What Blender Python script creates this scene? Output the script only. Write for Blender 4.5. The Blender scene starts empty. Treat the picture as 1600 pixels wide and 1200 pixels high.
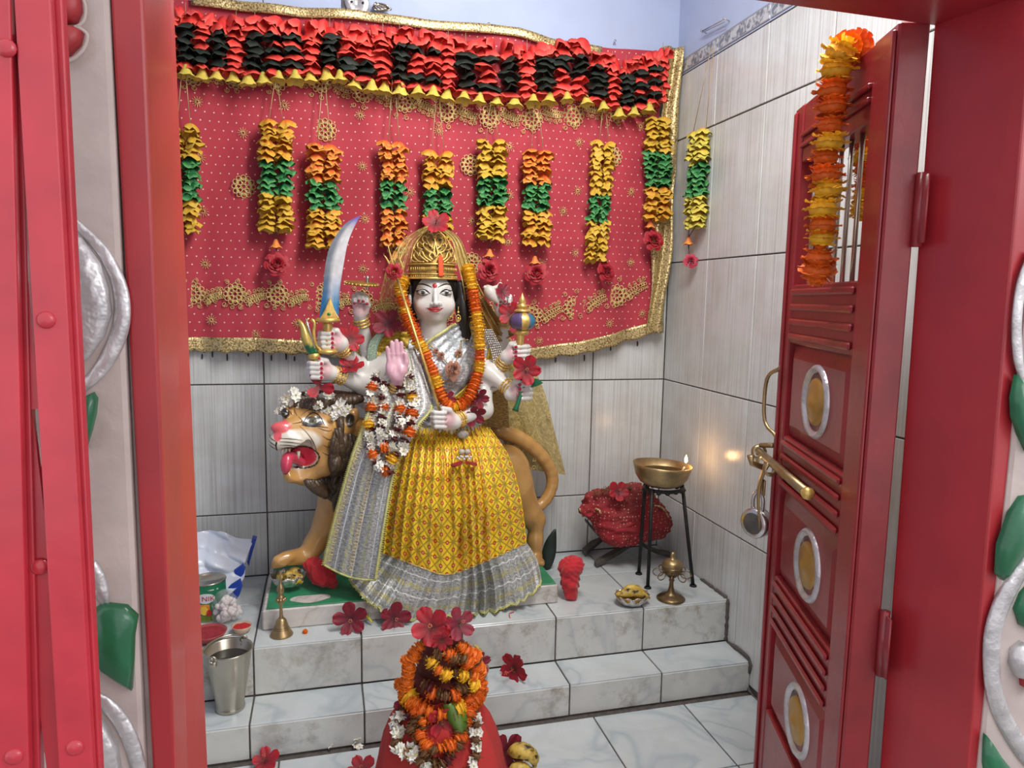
import bpy, math, random
import numpy as np
from mathutils import Vector, Matrix, Euler
from mathutils.bvhtree import BVHTree
random.seed(7); RNG = np.random.RandomState(7)
PI = math.pi
SC = bpy.context.scene
COL = SC.collection

# ------------------------------------------------------------------ camera
CAM = np.array([-1.28689, -2.54065, 1.22321]); YAW, PIT, ROL, FPX = .25819, -.120215, .018122, 1113.876
def _axes():
    cy, sy = math.cos(YAW), math.sin(YAW); cp, sp = math.cos(PIT), math.sin(PIT); cr, sr = math.cos(ROL), math.sin(ROL)
    F = np.array([sy*cp, cy*cp, sp]); R = np.array([cy, -sy, 0.]); U = np.cross(R, F)
    return R*cr+U*sr, -R*sr+U*cr, F
RX, UX, FX = _axes()
cam_d = bpy.data.cameras.new('camera'); cam = bpy.data.objects.new('camera', cam_d); COL.objects.link(cam)
cam_d.sensor_width = 36; cam_d.lens = 36*FPX/1600; cam_d.clip_start = .02
M3 = Matrix(((RX[0], UX[0], -FX[0]), (RX[1], UX[1], -FX[1]), (RX[2], UX[2], -FX[2])))
cam.matrix_world = Matrix.Translation(Vector(CAM)) @ M3.to_4x4()
SC.camera = cam
# ------------------------------------------------------------------ world, lights, exposure
W = bpy.data.worlds.new('sky'); SC.world = W; W.use_nodes = True
W.node_tree.nodes['Background'].inputs[0].default_value = (.96, .96, 1, 1)
W.node_tree.nodes['Background'].inputs[1].default_value = .92
def area(name, loc, target, sx, sy, power, color):
    l = bpy.data.lights.new(name, 'AREA'); l.shape = 'RECTANGLE'; l.size = sx; l.size_y = sy; l.energy = power; l.color = color
    o = bpy.data.objects.new(name, l); COL.objects.link(o); o.location = loc
    o.rotation_euler = (Vector(target)-Vector(loc)).to_track_quat('-Z', 'Y').to_euler(); return o
area('ceiling_tube_light', (-.60, -1.34, 2.36), (-1.35, -.1, .6), .25, 1.1, 29, (1, .985, .955))
area('added_daylight_area', (.75, -3.7, 2.2), (-.9, -1, .9), 1.8, 1.2, 23, (1, .97, .95))  # area lamp added outside, standing in for daylight through the doorway
SC.view_settings.view_transform = 'Standard'; SC.view_settings.look = 'None'
SC.view_settings.gamma = 1; SC.view_settings.use_curve_mapping = False
SC.view_settings.exposure = .42
try: SC.cycles.max_bounces = 6
except Exception: pass

# ------------------------------------------------------------------ rays: where a point of the photograph lies on a given plane
def ray(u, v): return FX+RX*((u-800)/FPX)-UX*((v-600)/FPX)
def onY(u, v, y): d = ray(u, v); return CAM+d*((y-CAM[1])/d[1])
def onX(u, v, x): d = ray(u, v); return CAM+d*((x-CAM[0])/d[0])
def onZ(u, v, z): d = ray(u, v); return CAM+d*((z-CAM[2])/d[2])
def mpp(p): return float(np.dot(np.array(p)-CAM, FX))/FPX
def V(p): return Vector((float(p[0]), float(p[1]), float(p[2])))

# ------------------------------------------------------------------ object helpers
def link(o, parent=None):
    COL.objects.link(o)
    if parent is not None: o.parent = parent
    return o
def mesh(name, verts, faces, mat=None, smooth=True, uv=None, col=None):
    me = bpy.data.meshes.new(name)
    me.from_pydata([tuple(map(float, v)) for v in verts], [], [tuple(map(int, f)) for f in faces])
    if smooth: me.polygons.foreach_set('use_smooth', [True]*len(me.polygons))
    if uv is not None:
        l = me.uv_layers.new(name='UVMap'); li = np.zeros(len(me.loops), int); me.loops.foreach_get('vertex_index', li)
        l.data.foreach_set('uv', np.asarray(uv, float)[li].ravel())
    if col is not None:
        a = me.color_attributes.new('Col', 'FLOAT_COLOR', 'POINT'); c = np.ones((len(verts), 4)); c[:, :3] = col
        a.data.foreach_set('color', c.ravel())
    if mat is not None: me.materials.append(mat)
    me.update(); return me
class G:
    """collects shapes into one mesh"""
    def __init__(s): s.v = []; s.f = []; s.c = []; s.u = []
    def add(s, v, f, c=None, uv=None):
        n = len(s.v); v = [tuple(map(float, p)) for p in v]; s.v += v; s.f += [tuple(int(i)+n for i in q) for q in f]
        s.c += [tuple(c) if (c is not None and not hasattr(c[0], '__len__')) else (1, 1, 1)]*len(v) if (c is None or not hasattr(c[0], '__len__')) else [tuple(x) for x in c]
        s.u += [tuple(x) for x in uv] if uv is not None else [(p[0], p[2]) for p in v]
        return s
    def box(s, lo, hi, c=None, b=0.0, mat=None):
        if b > 0: v, f = bev_box(lo, hi, b)
        else:
            x0, y0, z0 = lo; x1, y1, z1 = hi
            v = [(x0,y0,z0),(x1,y0,z0),(x1,y1,z0),(x0,y1,z0),(x0,y0,z1),(x1,y0,z1),(x1,y1,z1),(x0,y1,z1)]
            f = [(0,3,2,1),(4,5,6,7),(0,1,5,4),(1,2,6,5),(2,3,7,6),(3,0,4,7)]
        if mat is not None: v = [tuple(mat @ Vector(p)) for p in v]
        return s.add(v, f, c)
    def tube(s, pts, r, seg=8, c=None, cap=True): v, f = tube(pts, r, seg, cap); return s.add(v, f, c)
    def lathe(s, prof, cen=(0,0,0), seg=24, c=None, mat=None, sx=1, sy=1):
        v, f = lathe(prof, seg); v = [(p[0]*sx, p[1]*sy, p[2]) for p in v]
        if mat is not None: v = [tuple(mat @ Vector(p)) for p in v]
        return s.add([(p[0]+cen[0], p[1]+cen[1], p[2]+cen[2]) for p in v], f, c)
    def ell(s, cen, r, seg=12, c=None, mat=None):
        if not hasattr(r, '__len__'): r = (r, r, r)
        n = max(6, seg//2+1); prof = [(math.sin(PI*i/(n-1)), -math.cos(PI*i/(n-1))) for i in range(n)]
        v, f = lathe(prof, seg); v = [Vector((p[0]*r[0], p[1]*r[1], p[2]*r[2])) for p in v]
        if mat is not None: v = [mat @ p for p in v]
        return s.add([(p[0]+cen[0], p[1]+cen[1], p[2]+cen[2]) for p in v], f, c)
    def prism(s, out, fr, depth, c=None, bev=.0):
        """outline out (2D), frame fr(a,b,h)->xyz; h from 0 (back) to depth (front)"""
        n = len(out); cx = sum(p[0] for p in out)/n; cy = sum(p[1] for p in out)/n
        rings = [(1, 0), (1, depth-bev), (1-.0, depth-bev)] if bev == 0 else [(1, 0), (1, depth-bev), (.82, depth)]
        v = []
        for k, h in rings: v += [fr(cx+(p[0]-cx)*k, cy+(p[1]-cy)*k, h) for p in out]
        f = []
        for r_ in range(len(rings)-1):
            for i in range(n): j = (i+1) % n; f.append((r_*n+i, r_*n+j, (r_+1)*n+j, (r_+1)*n+i))
        v.append(fr(cx, cy, rings[-1][1]*(1.04 if bev else 1))); top = (len(rings)-1)*n
        for i in range(n): f.append((top+i, top+(i+1) % n, len(v)-1))
        return s.add(v, f, c)
    def obj(s, name, mat, parent=None, smooth=True, col=False, loc=None):
        me = mesh(name, s.v, s.f, mat, smooth, s.u, s.c if col else None)
        o = bpy.data.objects.new(name, me); link(o, parent)
        if loc is not None: o.location = loc
        return o
def bev_box(lo, hi, b):
    x0, y0, z0 = lo; x1, y1, z1 = hi; v = []; idx = {}
    for sx in (0, 1):
        for sy in (0, 1):
            for sz in (0, 1):
                X = (x0, x1)[sx]; Y = (y0, y1)[sy]; Z = (z0, z1)[sz]; dx = (b, -b)[sx]; dy = (b, -b)[sy]; dz = (b, -b)[sz]
                for k, p in enumerate(((X, Y+dy, Z+dz), (X+dx, Y, Z+dz), (X+dx, Y+dy, Z))):
                    idx[(sx, sy, sz, k)] = len(v); v.append(p)
    I = lambda a, b_, c, k: idx[(a, b_, c, k)]
    f = []
    for s in (0, 1):
        f.append((I(s,0,0,0), I(s,1,0,0), I(s,1,1,0), I(s,0,1,0))); f.append((I(0,s,0,1), I(1,s,0,1), I(1,s,1,1), I(0,s,1,1))); f.append((I(0,0,s,2), I(1,0,s,2), I(1,1,s,2), I(0,1,s,2)))
        for t in (0, 1):
            f.append((I(s,t,0,0), I(s,t,1,0), I(s,t,1,1), I(s,t,0,1))); f.append((I(s,0,t,0), I(s,1,t,0), I(s,1,t,2), I(s,0,t,2))); f.append((I(0,s,t,1), I(1,s,t,1), I(1,s,t,2), I(0,s,t,2)))
            for w in (0, 1): f.append((I(s,t,w,0), I(s,t,w,1), I(s,t,w,2)))
    cx = ((x0+x1)/2, (y0+y1)/2, (z0+z1)/2); out = []
    for q in f:
        P = [Vector(v[i]) for i in q]; n = (P[1]-P[0]).cross(P[2]-P[0]); m = sum(P, Vector())/len(P)-Vector(cx)
        out.append(q if n.dot(m) > 0 else tuple(reversed(q)))
    return v, out
def tube(pts, r, seg=8, cap=True):
    P = [Vector(p) for p in pts]; n = len(P)
    if not hasattr(r, '__len__'): r = [r]*n
    v = []; f = []; up = None
    for i in range(n):
        t = (P[min(i+1, n-1)]-P[max(i-1, 0)])
        t = t.normalized() if t.length > 1e-9 else Vector((0, 0, 1))
        if up is None: up = t.orthogonal().normalized()
        else:
            up = up-t*up.dot(t); up = up.normalized() if up.length > 1e-6 else t.orthogonal().normalized()
        w = t.cross(up)
        for k in range(seg):
            a = 2*PI*k/seg; q = P[i]+(up*math.cos(a)+w*math.sin(a))*r[i]; v.append(tuple(q))
    for i in range(n-1):
        for k in range(seg):
            j = (k+1) % seg; f.append((i*seg+k, i*seg+j, (i+1)*seg+j, (i+1)*seg+k))
    if cap: f.append(tuple(reversed(range(seg)))); f.append(tuple((n-1)*seg+k for k in range(seg)))
    return v, f
def lathe(prof, seg=24):
    v = []; f = []; n = len(prof)
    for (r, z) in prof:
        for k in range(seg): a = 2*PI*k/seg; v.append((r*math.cos(a), r*math.sin(a), z))
    for i in range(n-1):
        for k in range(seg):
            j = (k+1) % seg; f.append((i*seg+k, i*seg+j, (i+1)*seg+j, (i+1)*seg+k))
    return v, f
def spline(pts, n):
    """Catmull-Rom through pts, n samples"""
    P = np.array(pts, float); m = len(P); out = []
    if m == 2: return [P[0]+(P[1]-P[0])*k/(n-1) for k in range(n)]
    for k in range(n):
        t = k*(m-1)/(n-1); i = min(int(t), m-2); a = t-i
        p0 = P[max(i-1, 0)]; p1 = P[i]; p2 = P[i+1]; p3 = P[min(i+2, m-1)]
        out.append(.5*((2*p1)+(-p0+p2)*a+(2*p0-5*p1+4*p2-p3)*a*a+(-p0+3*p1-3*p2+p3)*a**3))
    return out
def even(pts, n):
    S = np.array(spline(pts, 200)); d = np.concatenate([[0], np.cumsum(np.linalg.norm(np.diff(S, axis=0), axis=1))]); t = np.linspace(0, d[-1], n)
    return [np.array([np.interp(x, d, S[:, k]) for k in range(S.shape[1])]) for x in t]
def grid(fn, nu, nv, uvs=(1, 1)):
    v = []; uv = []
    for j in range(nv):
        for i in range(nu):
            v.append(fn(i/(nu-1), j/(nv-1))); uv.append((i/(nu-1)*uvs[0], j/(nv-1)*uvs[1]))
    f = [(j*nu+i, j*nu+i+1, (j+1)*nu+i+1, (j+1)*nu+i) for j in range(nv-1) for i in range(nu-1)]
    return v, f, uv
def thing(name, label, cat, loc=(0, 0, 0), group=None, rot=None):
    o = bpy.data.objects.new(name, None); link(o); o.location = V(loc); o.empty_display_size = .05
    if rot is not None: o.rotation_euler = rot
    return tag(o, label, cat, group)
def tag(o, label, cat, group=None):
    o['label'] = label; o['category'] = cat
    if group: o['group'] = group
    return o
def struct(o): o['kind'] = 'structure'; return o
def put(name, me, parent, loc=(0, 0, 0), rot=(0, 0, 0), sc=1):
    o = bpy.data.objects.new(name, me); link(o, parent); o.location = V(loc); o.rotation_euler = rot
    o.scale = sc if hasattr(sc, '__len__') else (sc, sc, sc); return o
def thing_at(o_parts, root):
    """parts built in world space: keep them there under a root that stands at its base"""
    for p in o_parts: p.parent = root; p.matrix_parent_inverse = Matrix.Translation(-root.location)
def adopt(root):
    for p in root.children: p.matrix_parent_inverse = Matrix.Translation(-root.location)

# ------------------------------------------------------------------ materials
class N:
    def __init__(s, name):
        s.m = bpy.data.materials.new(name); s.m.use_nodes = True; s.t = s.m.node_tree; s.b = s.t.nodes['Principled BSDF']
    def n(s, typ, **kw):
        q = s.t.nodes.new(typ)
        for k, v in kw.items():
            if k.startswith('_'): setattr(q, k[1:], v)
        return q
    def l(s, a, b): s.t.links.new(a, b)
    def set(s, k, v):
        if hasattr(v, 'is_linked') or hasattr(v, 'links'): s.l(v, s.b.inputs[k])
        else: s.b.inputs[k].default_value = (*v, 1) if (hasattr(v, '__len__') and len(v) == 3) else v
    def math(s, op, a, b=None, c=None):
        q = s.n('ShaderNodeMath', _operation=op)
        for i, x in enumerate((a, b, c)):
            if x is None: continue
            if hasattr(x, 'links'): s.l(x, q.inputs[i])
            else: q.inputs[i].default_value = x
        return q.outputs[0]
    def mix(s, f, a, b, typ='MIX'):
        q = s.n('ShaderNodeMix', _data_type='RGBA', _blend_type=typ)
        for i, x in ((0, f), (6, a), (7, b)):
            if hasattr(x, 'links'): s.l(x, q.inputs[i])
            elif i == 0: q.inputs[0].default_value = x
            else: q.inputs[i].default_value = (*x, 1)
        return q.outputs[2]
    def coord(s, which='Object'): return s.n('ShaderNodeTexCoord').outputs[which]
    def mapping(s, co, sc=(1, 1, 1), loc=None):
        q = s.n('ShaderNodeMapping'); s.l(co, q.inputs[0]); q.inputs['Scale'].default_value = sc
        if loc is not None: s.l(loc, q.inputs['Location'])
        return q.outputs[0]
    def noise(s, co, scale=5, detail=4, rough=.5, dist=0, out='Fac'):
        q = s.n('ShaderNodeTexNoise'); s.l(co, q.inputs['Vector']); q.inputs['Scale'].default_value = scale; q.inputs['Detail'].default_value = detail
        q.inputs['Roughness'].default_value = rough; q.inputs['Distortion'].default_value = dist; return q.outputs[out]
    def ramp(s, fac, stops):
        q = s.n('ShaderNodeValToRGB'); s.l(fac, q.inputs[0]); e = q.color_ramp.elements
        while len(e) < len(stops): e.new(.5)
        for i, (p, c) in enumerate(stops): e[i].position = p; e[i].color = (*c, 1) if hasattr(c, '__len__') else (c, c, c, 1)
        return q.outputs[0]
    def bump(s, h, strength=.3, dist=.001):
        q = s.n('ShaderNodeBump'); s.l(h, q.inputs['Height']); q.inputs['Strength'].default_value = strength; q.inputs['Distance'].default_value = dist
        s.l(q.outputs[0], s.b.inputs['Normal'])
def mat(name, c, rough=.5, metal=0., var=.12, vs=30, bump=0., bs=200, coat=0., sheen=0., spec=None, bd=.001):
    m = N(name); co = m.coord()
    if var > 0:
        nz = m.noise(co, vs, 3); k = m.ramp(nz, [(.3, 1-var), (.7, 1+var*.6)]); m.set('Base Color', m.mix(1., c, k, 'MULTIPLY'))
    else: m.set('Base Color', c)
    m.set('Roughness', rough); m.set('Metallic', metal)
    if coat: m.set('Coat Weight', coat); m.set('Coat Roughness', .12)
    if sheen: m.set('Sheen Weight', sheen)
    if spec is not None: m.set('Specular IOR Level', spec)
    if bump: m.bump(m.noise(co, bs, 3), bump, bd)
    return m.m
def vmat(name, rough=.5, metal=0., coat=0., bump=0., bs=200, var=.1, vs=40, emit=False):
    m = N(name); a = m.n('ShaderNodeAttribute', _attribute_name='Col'); co = m.coord()
    k = m.ramp(m.noise(co, vs, 3), [(.3, 1-var), (.7, 1+var*.5)]); m.set('Base Color', m.mix(1., a.outputs['Color'], k, 'MULTIPLY'))
    m.set('Roughness', rough); m.set('Metallic', metal)
    if coat: m.set('Coat Weight', coat); m.set('Coat Roughness', .1)
    if bump: m.bump(m.noise(co, bs, 3), bump)
    return m.m
def objrandom(m): return m.n('ShaderNodeObjectInfo').outputs['Random']
def wall_tile_mat():
    m = N('grooved_wall_tile'); co = m.coord(); r = objrandom(m); off = m.n('ShaderNodeCombineXYZ'); m.l(m.math('MULTIPLY', r, 9.7), off.inputs[0]); m.l(m.math('MULTIPLY', r, 31.), off.inputs[2])
    a = m.mapping(co, (150, 1, 1.6), off.outputs[0]); s1 = m.noise(a, 1, 2, .6)
    b = m.mapping(co, (420, 1, 2.5), off.outputs[0]); s2 = m.noise(b, 1, 1, .5)
    st = m.math('ADD', m.math('MULTIPLY', s1, .6), m.math('MULTIPLY', s2, .4))
    c = m.ramp(st, [(.36, (.47, .475, .47)), (.50, (.61, .625, .615)), (.66, (.67, .69, .685))])
    dirt = m.ramp(m.noise(m.mapping(co, (3, 3, 3), off.outputs[0]), 2.2, 5, .6), [(.3, (.86, .83, .80)), (.6, (1, 1, 1))])
    m.set('Base Color', m.mix(1., c, dirt, 'MULTIPLY')); m.set('Roughness', .22); m.set('Specular IOR Level', .45)
    m.bump(st, .22, .0012); return m.m
def marble_mat(name, base, vein, dirty=.0, scale=1.0):
    m = N(name); co = m.coord(); r = objrandom(m); off = m.n('ShaderNodeCombineXYZ')
    for i, k in enumerate((7.3, 13.1, 3.7)): m.l(m.math('MULTIPLY', r, k), off.inputs[i])
    p = m.mapping(co, (scale,)*3, off.outputs[0]); n1 = m.noise(p, 4.0, 3, .5, .9); n2 = m.noise(p, 9, 4, .6, .8)
    v = m.ramp(n1, [(.43, base), (.49, tuple(base[i]*.75+vein[i]*.25 for i in range(3))), (.52, vein), (.55, tuple(base[i]*.8+vein[i]*.2 for i in range(3))), (.62, base)])
    c = m.mix(1., v, m.ramp(n2, [(.3, .9), (.65, 1.04)]), 'MULTIPLY')
    if dirty:
        d = m.noise(p, 16, 8, .75); z = m.ramp(m.noise(p, 3.2, 3, .5), [(.42, 0.), (.62, 1.)]); g = m.math('MULTIPLY', m.ramp(d, [(.5, 0.), (.66, 1.)]), m.math('MULTIPLY', z, dirty))
        c = m.mix(g, c, (.30, .26, .20))
    m.set('Base Color', c); m.set('Roughness', .2); m.set('Specular IOR Level', .5); return m.m
def fabric_mat(name, c, rough=.8, weave=900, var=.15, sheen=.3, metal=0.):
    m = N(name); co = m.coord(); nz = m.noise(co, 14, 4); k = m.ramp(nz, [(.3, 1-var), (.7, 1+var*.5)])
    m.set('Base Color', m.mix(1., c, k, 'MULTIPLY')); m.set('Roughness', rough); m.set('Sheen Weight', sheen); m.set('Metallic', metal)
    m.bump(m.noise(co, weave, 2), .35, .0006); return m.m
MT = {}
MT['tile'] = wall_tile_mat()
MT['grout'] = mat('dark_grout', (.10, .085, .075), .9, var=.3, vs=60, bump=.4)
MT['floor'] = marble_mat('veined_floor_tile', (.55, .59, .59), (.42, .475, .50), scale=.75)
MT['riser'] = marble_mat('stained_riser_tile', (.62, .625, .59), (.50, .52, .515), .9, .75)
MT['paint'] = mat('pale_blue_paint', (.42, .49, .67), .75, var=.05, vs=8, bump=.15, bs=60)
MT['ceil'] = mat('white_ceiling_paint', (.72, .74, .80), .8, var=.04, vs=5)
MT['red'] = mat('glossy_red_enamel', (.34, .017, .024), .4, var=.14, vs=9, bump=.2, bs=55, coat=.15, bd=.002)
MT['redd'] = mat('dark_red_door_enamel', (.24, .015, .020), .36, var=.22, vs=12, bump=.3, bs=45, coat=.25, bd=.002)
MT['redo'] = mat('faded_red_enamel', (.40, .042, .038), .38, var=.16, vs=6, bump=.2, bs=40, coat=.15, bd=.002)
MT['gate'] = mat('gate_red_enamel', (.52, .03, .05), .34, var=.18, vs=14, bump=.2, bs=60, coat=.4, bd=.002)
MT['stone'] = mat('pinkish_plaster', (.47, .39, .365), .6, var=.16, vs=12, bump=.5, bs=50, bd=.003)
MT['silver'] = mat('silver_paint', (.58, .56, .57), .36, .55, var=.25, vs=25, bump=.9, bs=38, bd=.006)
MT['leaf_paint'] = mat('green_leaf_paint', (.012, .13, .055), .35, var=.25, vs=20, bump=.35, bs=60, coat=.3, bd=.002)
MT['brass'] = mat('dull_brass', (.42, .30, .15), .38, .9, var=.25, vs=30, bump=.1, bs=120)
MT['brass_d'] = mat('dark_oiled_brass', (.22, .15, .075), .36, .85, var=.3, vs=40)
MT['steel'] = mat('worn_stainless_steel', (.50, .46, .38), .28, .95, var=.12, vs=18, bump=.06, bs=90)
MT['steel2'] = mat('bright_steel', (.6, .58, .56), .25, .95, var=.1)
MT['iron'] = mat('black_iron', (.018, .018, .018), .5, .4, var=.4, vs=60, bump=.5, bs=180)
MT['gold'] = mat('gold_leaf', (.74, .50, .15), .38, .65, var=.3, vs=60, bump=.2, bs=160)
MT['boss'] = mat('old_gold_paint', (.42, .24, .06), .4, .45, var=.15)
MT['goldd'] = mat('dark_gold_relief', (.40, .25, .06), .45, .6, var=.35, vs=90, bump=.5, bs=150)
MT['gold_thread'] = mat('gold_thread_embroidery', (.74, .56, .22), .42, .35, var=.35, vs=220, bump=.5, bs=400)
MT['marble'] = vmat('painted_white_marble', .22, coat=.3, var=.05)
MT['lion'] = vmat('painted_lion_enamel', .3, coat=.45, var=.10, vs=22)
MT['vflower'] = vmat('artificial_petal', .62, var=.16, vs=120)
MT['vfresh'] = vmat('fresh_petal', .6, var=.22, vs=160)
MT['vpaint'] = vmat('painted_metal', .3, metal=.25, coat=.3, var=.2)
MT['black'] = mat('black_paint', (.008, .007, .006), .3, var=0)
MT['hair'] = mat('black_hair_paint', (.010, .008, .007), .35, var=.3, vs=60, bump=.5, bs=90)
MT['lips'] = mat('lip_paint', (.62, .09, .09), .25, var=.05)
MT['bindi'] = mat('red_dot_paint', (.40, .01, .02), .4, var=.0)
MT['nail'] = mat('crimson_nail_paint', (.35, .008, .03), .2, var=0)
MT['eyewhite'] = mat('eye_white_paint', (.62, .62, .60), .15, var=0)
MT['iris'] = mat('grey_brown_iris_paint', (.12, .10, .085), .15, var=.3, vs=300)
MT['tilak'] = mat('orange_vermilion_paste', (.75, .09, .025), .8, var=.15, bump=.5)
MT['string'] = mat('gold_string', (.45, .34, .16), .5, .3, var=.2)
MT['wire'] = mat('dark_wire', (.05, .05, .04), .5, var=.2)
MT['white_plastic'] = mat('white_plastic', (.62, .64, .66), .35, var=.05)
MT['bagwhite'] = mat('white_polythene', (.68, .74, .84), .32, var=.08, vs=20, coat=.3)
MT['bagblue'] = mat('blue_polythene', (.02, .06, .38), .35, var=.1)
MT['redcloth'] = fabric_mat('crimson_cloth', (.52, .012, .022))
MT['wood'] = mat('dark_grey_wood', (.085, .075, .062), .6, var=.35, vs=35, bump=.5, bs=80)
MT['green'] = mat('pedestal_green_paint', (.03, .24, .11), .42, var=.18, vs=25, bump=.3)
MT['oil'] = mat('dark_oil', (.03, .02, .008), .04, var=0)

# ================================================================== THE ROOM
Z1, Z2 = .2418, .0986; D1, D2 = -.5378, -.6804; ZJ = .9168
YF, YB = -1.756, -1.619                    # outer and inner face of the front wall round the doorway
XL, ZC = -2.45, 2.8
def solid(name, lo, hi, m, parent=None, b=0, structure=True):
    o = G().box(lo, hi, b=b).obj(name, m, parent, smooth=False)
    if structure and parent is None: struct(o)
    return o
_tc = {}
def tile(parent, kind, x0, z0, w, h, face, m, off=0, gap=.0045):
    """one tile on a face: 'back' (plane Y=off), 'right' (plane X=off), 'top' (plane Z=off)"""
    w -= gap; h -= gap; key = (kind, round(w, 3), round(h, 3))
    if key not in _tc:
        g = G()
        if kind == 'riser_tile' or kind == 'wall_tile' or kind == 'border_tile': g.box((0, 0, 0), (w, .009, h), b=.0015)
        else: g.box((0, 0, -.009), (w, h, 0), b=.0015)
        _tc[key] = mesh(kind, g.v, g.f, m, False, g.u)
    j = random.uniform(-.0007, .0007)
    if face == 'back': return put(kind, _tc[key], parent, (x0+gap/2, off+j, z0+gap/2))
    if face == 'right': return put(kind, _tc[key], parent, (off+j, x0-gap/2, z0+gap/2), (0, 0, -PI/2))
    return put(kind, _tc[key], parent, (x0+gap/2, z0+gap/2, off+j))
wall_back = solid('wall_back', (XL-.1, .004, -.1), (.1, .12, 2.062), MT['grout'])
up = solid('wall_back', (XL-.1, -.001, 2.062), (.1, .12, ZC), MT['paint']); up.name = 'wall_back_upper'
wall_right = solid('wall_right', (.004, YF, -.1), (.12, .1, 2.05), MT['grout'])
up = solid('wall_right_upper', (.0005, YF, 2.05), (.12, .1, ZC), MT['paint'])
solid('wall_left', (XL-.12, YF, -.1), (XL, .1, ZC), MT['paint'])
solid('ceiling', (XL-.1, YF, ZC), (.1, .1, ZC+.08), MT['ceil'])
zs = [ZJ-2*.45, ZJ-.45, ZJ, ZJ+.45, ZJ+.9, 2.048]
for k in range(-0, 9):
    x1 = -k*.2976; x0 = x1-.2976
    if x1 <= XL: break
    for a, b in zip([.2418]+zs[1:-1], zs[1:]): tile(wall_back, 'wall_tile', x0, a, .2976, b-a, 'back', MT['tile'])
for k in range(6):
    y0 = -k*.2913
    for a, b in zip(zs[:-1], zs[1:]): tile(wall_right, 'wall_tile', y0, a, .2913, b-a, 'right', MT['tile'])
# printed border strip above the tiles
def border_mat():
    m = N('printed_border_tile'); co = m.coord(); n1 = m.noise(co, 45, 4, .6, 1.2)
    z = m.n('ShaderNodeSeparateXYZ'); m.l(co, z.inputs[0]); e = m.math('ABSOLUTE', m.math('SUBTRACT', z.outputs[2], .024)); ed = m.math('GREATER_THAN', e, .019)
    c = m.ramp(n1, [(.44, (.16, .17, .20)), (.52, (.42, .43, .45)), (.56, (.50, .50, .52))]); m.set('Base Color', m.mix(ed, c, (.24, .25, .28))); m.set('Roughness', .3); return m.m
MT['border'] = border_mat()
for k in range(6): tile(wall_right, 'border_tile', -k*.2913, 2.052, .2913, .054, 'right', MT['border'], -.002)
for k in range(8): tile(wall_back, 'border_tile', -(k+1)*.2976, 2.052, .2976, .054, 'back', MT['border'], -.003)
# platform, step and floor
plat = solid('platform', (XL, D1+.004, -.05), (0, 0, Z1-.004), MT['grout'])
step = solid('platform_step', (XL, D2+.004, -.05), (0, D1+.004, Z2-.004), MT['grout'])
floor = solid('floor', (XL, YF-.1, -.12), (0, D2+.01, -.004), MT['grout'])
ground = solid('ground_outside', (-4, -5, -.12), (3, YF-.1, -.006), mat('grey_stone_paving', (.30, .28, .27), .7, var=.2, vs=4, bump=.3, bs=30))
FXJ, S = .306, .2963
xs = [0, -FXJ]+[-FXJ-S*k for k in range(1, 8)]
for a, b in zip(xs[:-1], xs[1:]):
    if b < XL: b = XL
    if a-b < .02: continue
    tile(plat, 'floor_tile', b, D1, a-b, .2963, 'top', MT['floor'], Z1); tile(plat, 'floor_tile', b, D1+.2963, a-b, -(D1+.2963), 'top', MT['floor'], Z1)
    tile(plat, 'riser_tile', b, Z2, a-b, Z1-Z2-.003, 'back', MT['riser'], D1)
    tile(step, 'step_tile', b, D2, a-b, D1-D2, 'top', MT['floor'], Z2)
    tile(step, 'riser_tile', b, 0, a-b, Z2-.003, 'back', MT['riser'], D2)
fx1 = onZ(927, 1119, 0)[0]; fx2 = onZ(1068, 1099, 0)[0]; fy = onZ(1148, 1196, 0)[1]; fs = fx2-fx1
for j in range(-1, 4):
    y1 = min(D2, fy+S-j*S) if j > -1 else D2; y0 = fy-j*S
    if j == -1: y0 = fy+S; 
    if y1-y0 < .02: continue
    x = fx2+fs
    xb = [0.]+[fx2-k*fs for k in range(0, 9) if fx2-k*fs < -.03]
    for a, b in zip(xb[:-1], xb[1:]): tile(floor, 'floor_tile', b, y0, a-b, y1-y0, 'top', MT['floor'], 0)
print('floor', fx1, fx2, fy)
# dark damp stains and cracks of the joints at the right wall are cement smears
def smear(name, pts, parent):
    g = G(); g.tube([V(p) for p in even(pts, 22)], [.004+.0035*abs(math.sin(i*2.3)+.4*math.sin(i*5.1)) for i in range(22)], 6); return g.obj(name, MT['grout'], parent)
smear('mortar_joint', [(-.004, D1-.0, Z1+.002), (-.003, D1, Z2+.002)], plat)
smear('mortar_joint', [(-.004, -.36, Z1), (-.003, D1+.01, Z1+.002)], plat)
smear('mortar_joint', [(-.004, D1-.01, Z2+.001), (-.003, D2, Z2+.002), (-.003, D2, .004), (-.003, -.95, .002)], step)

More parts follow.
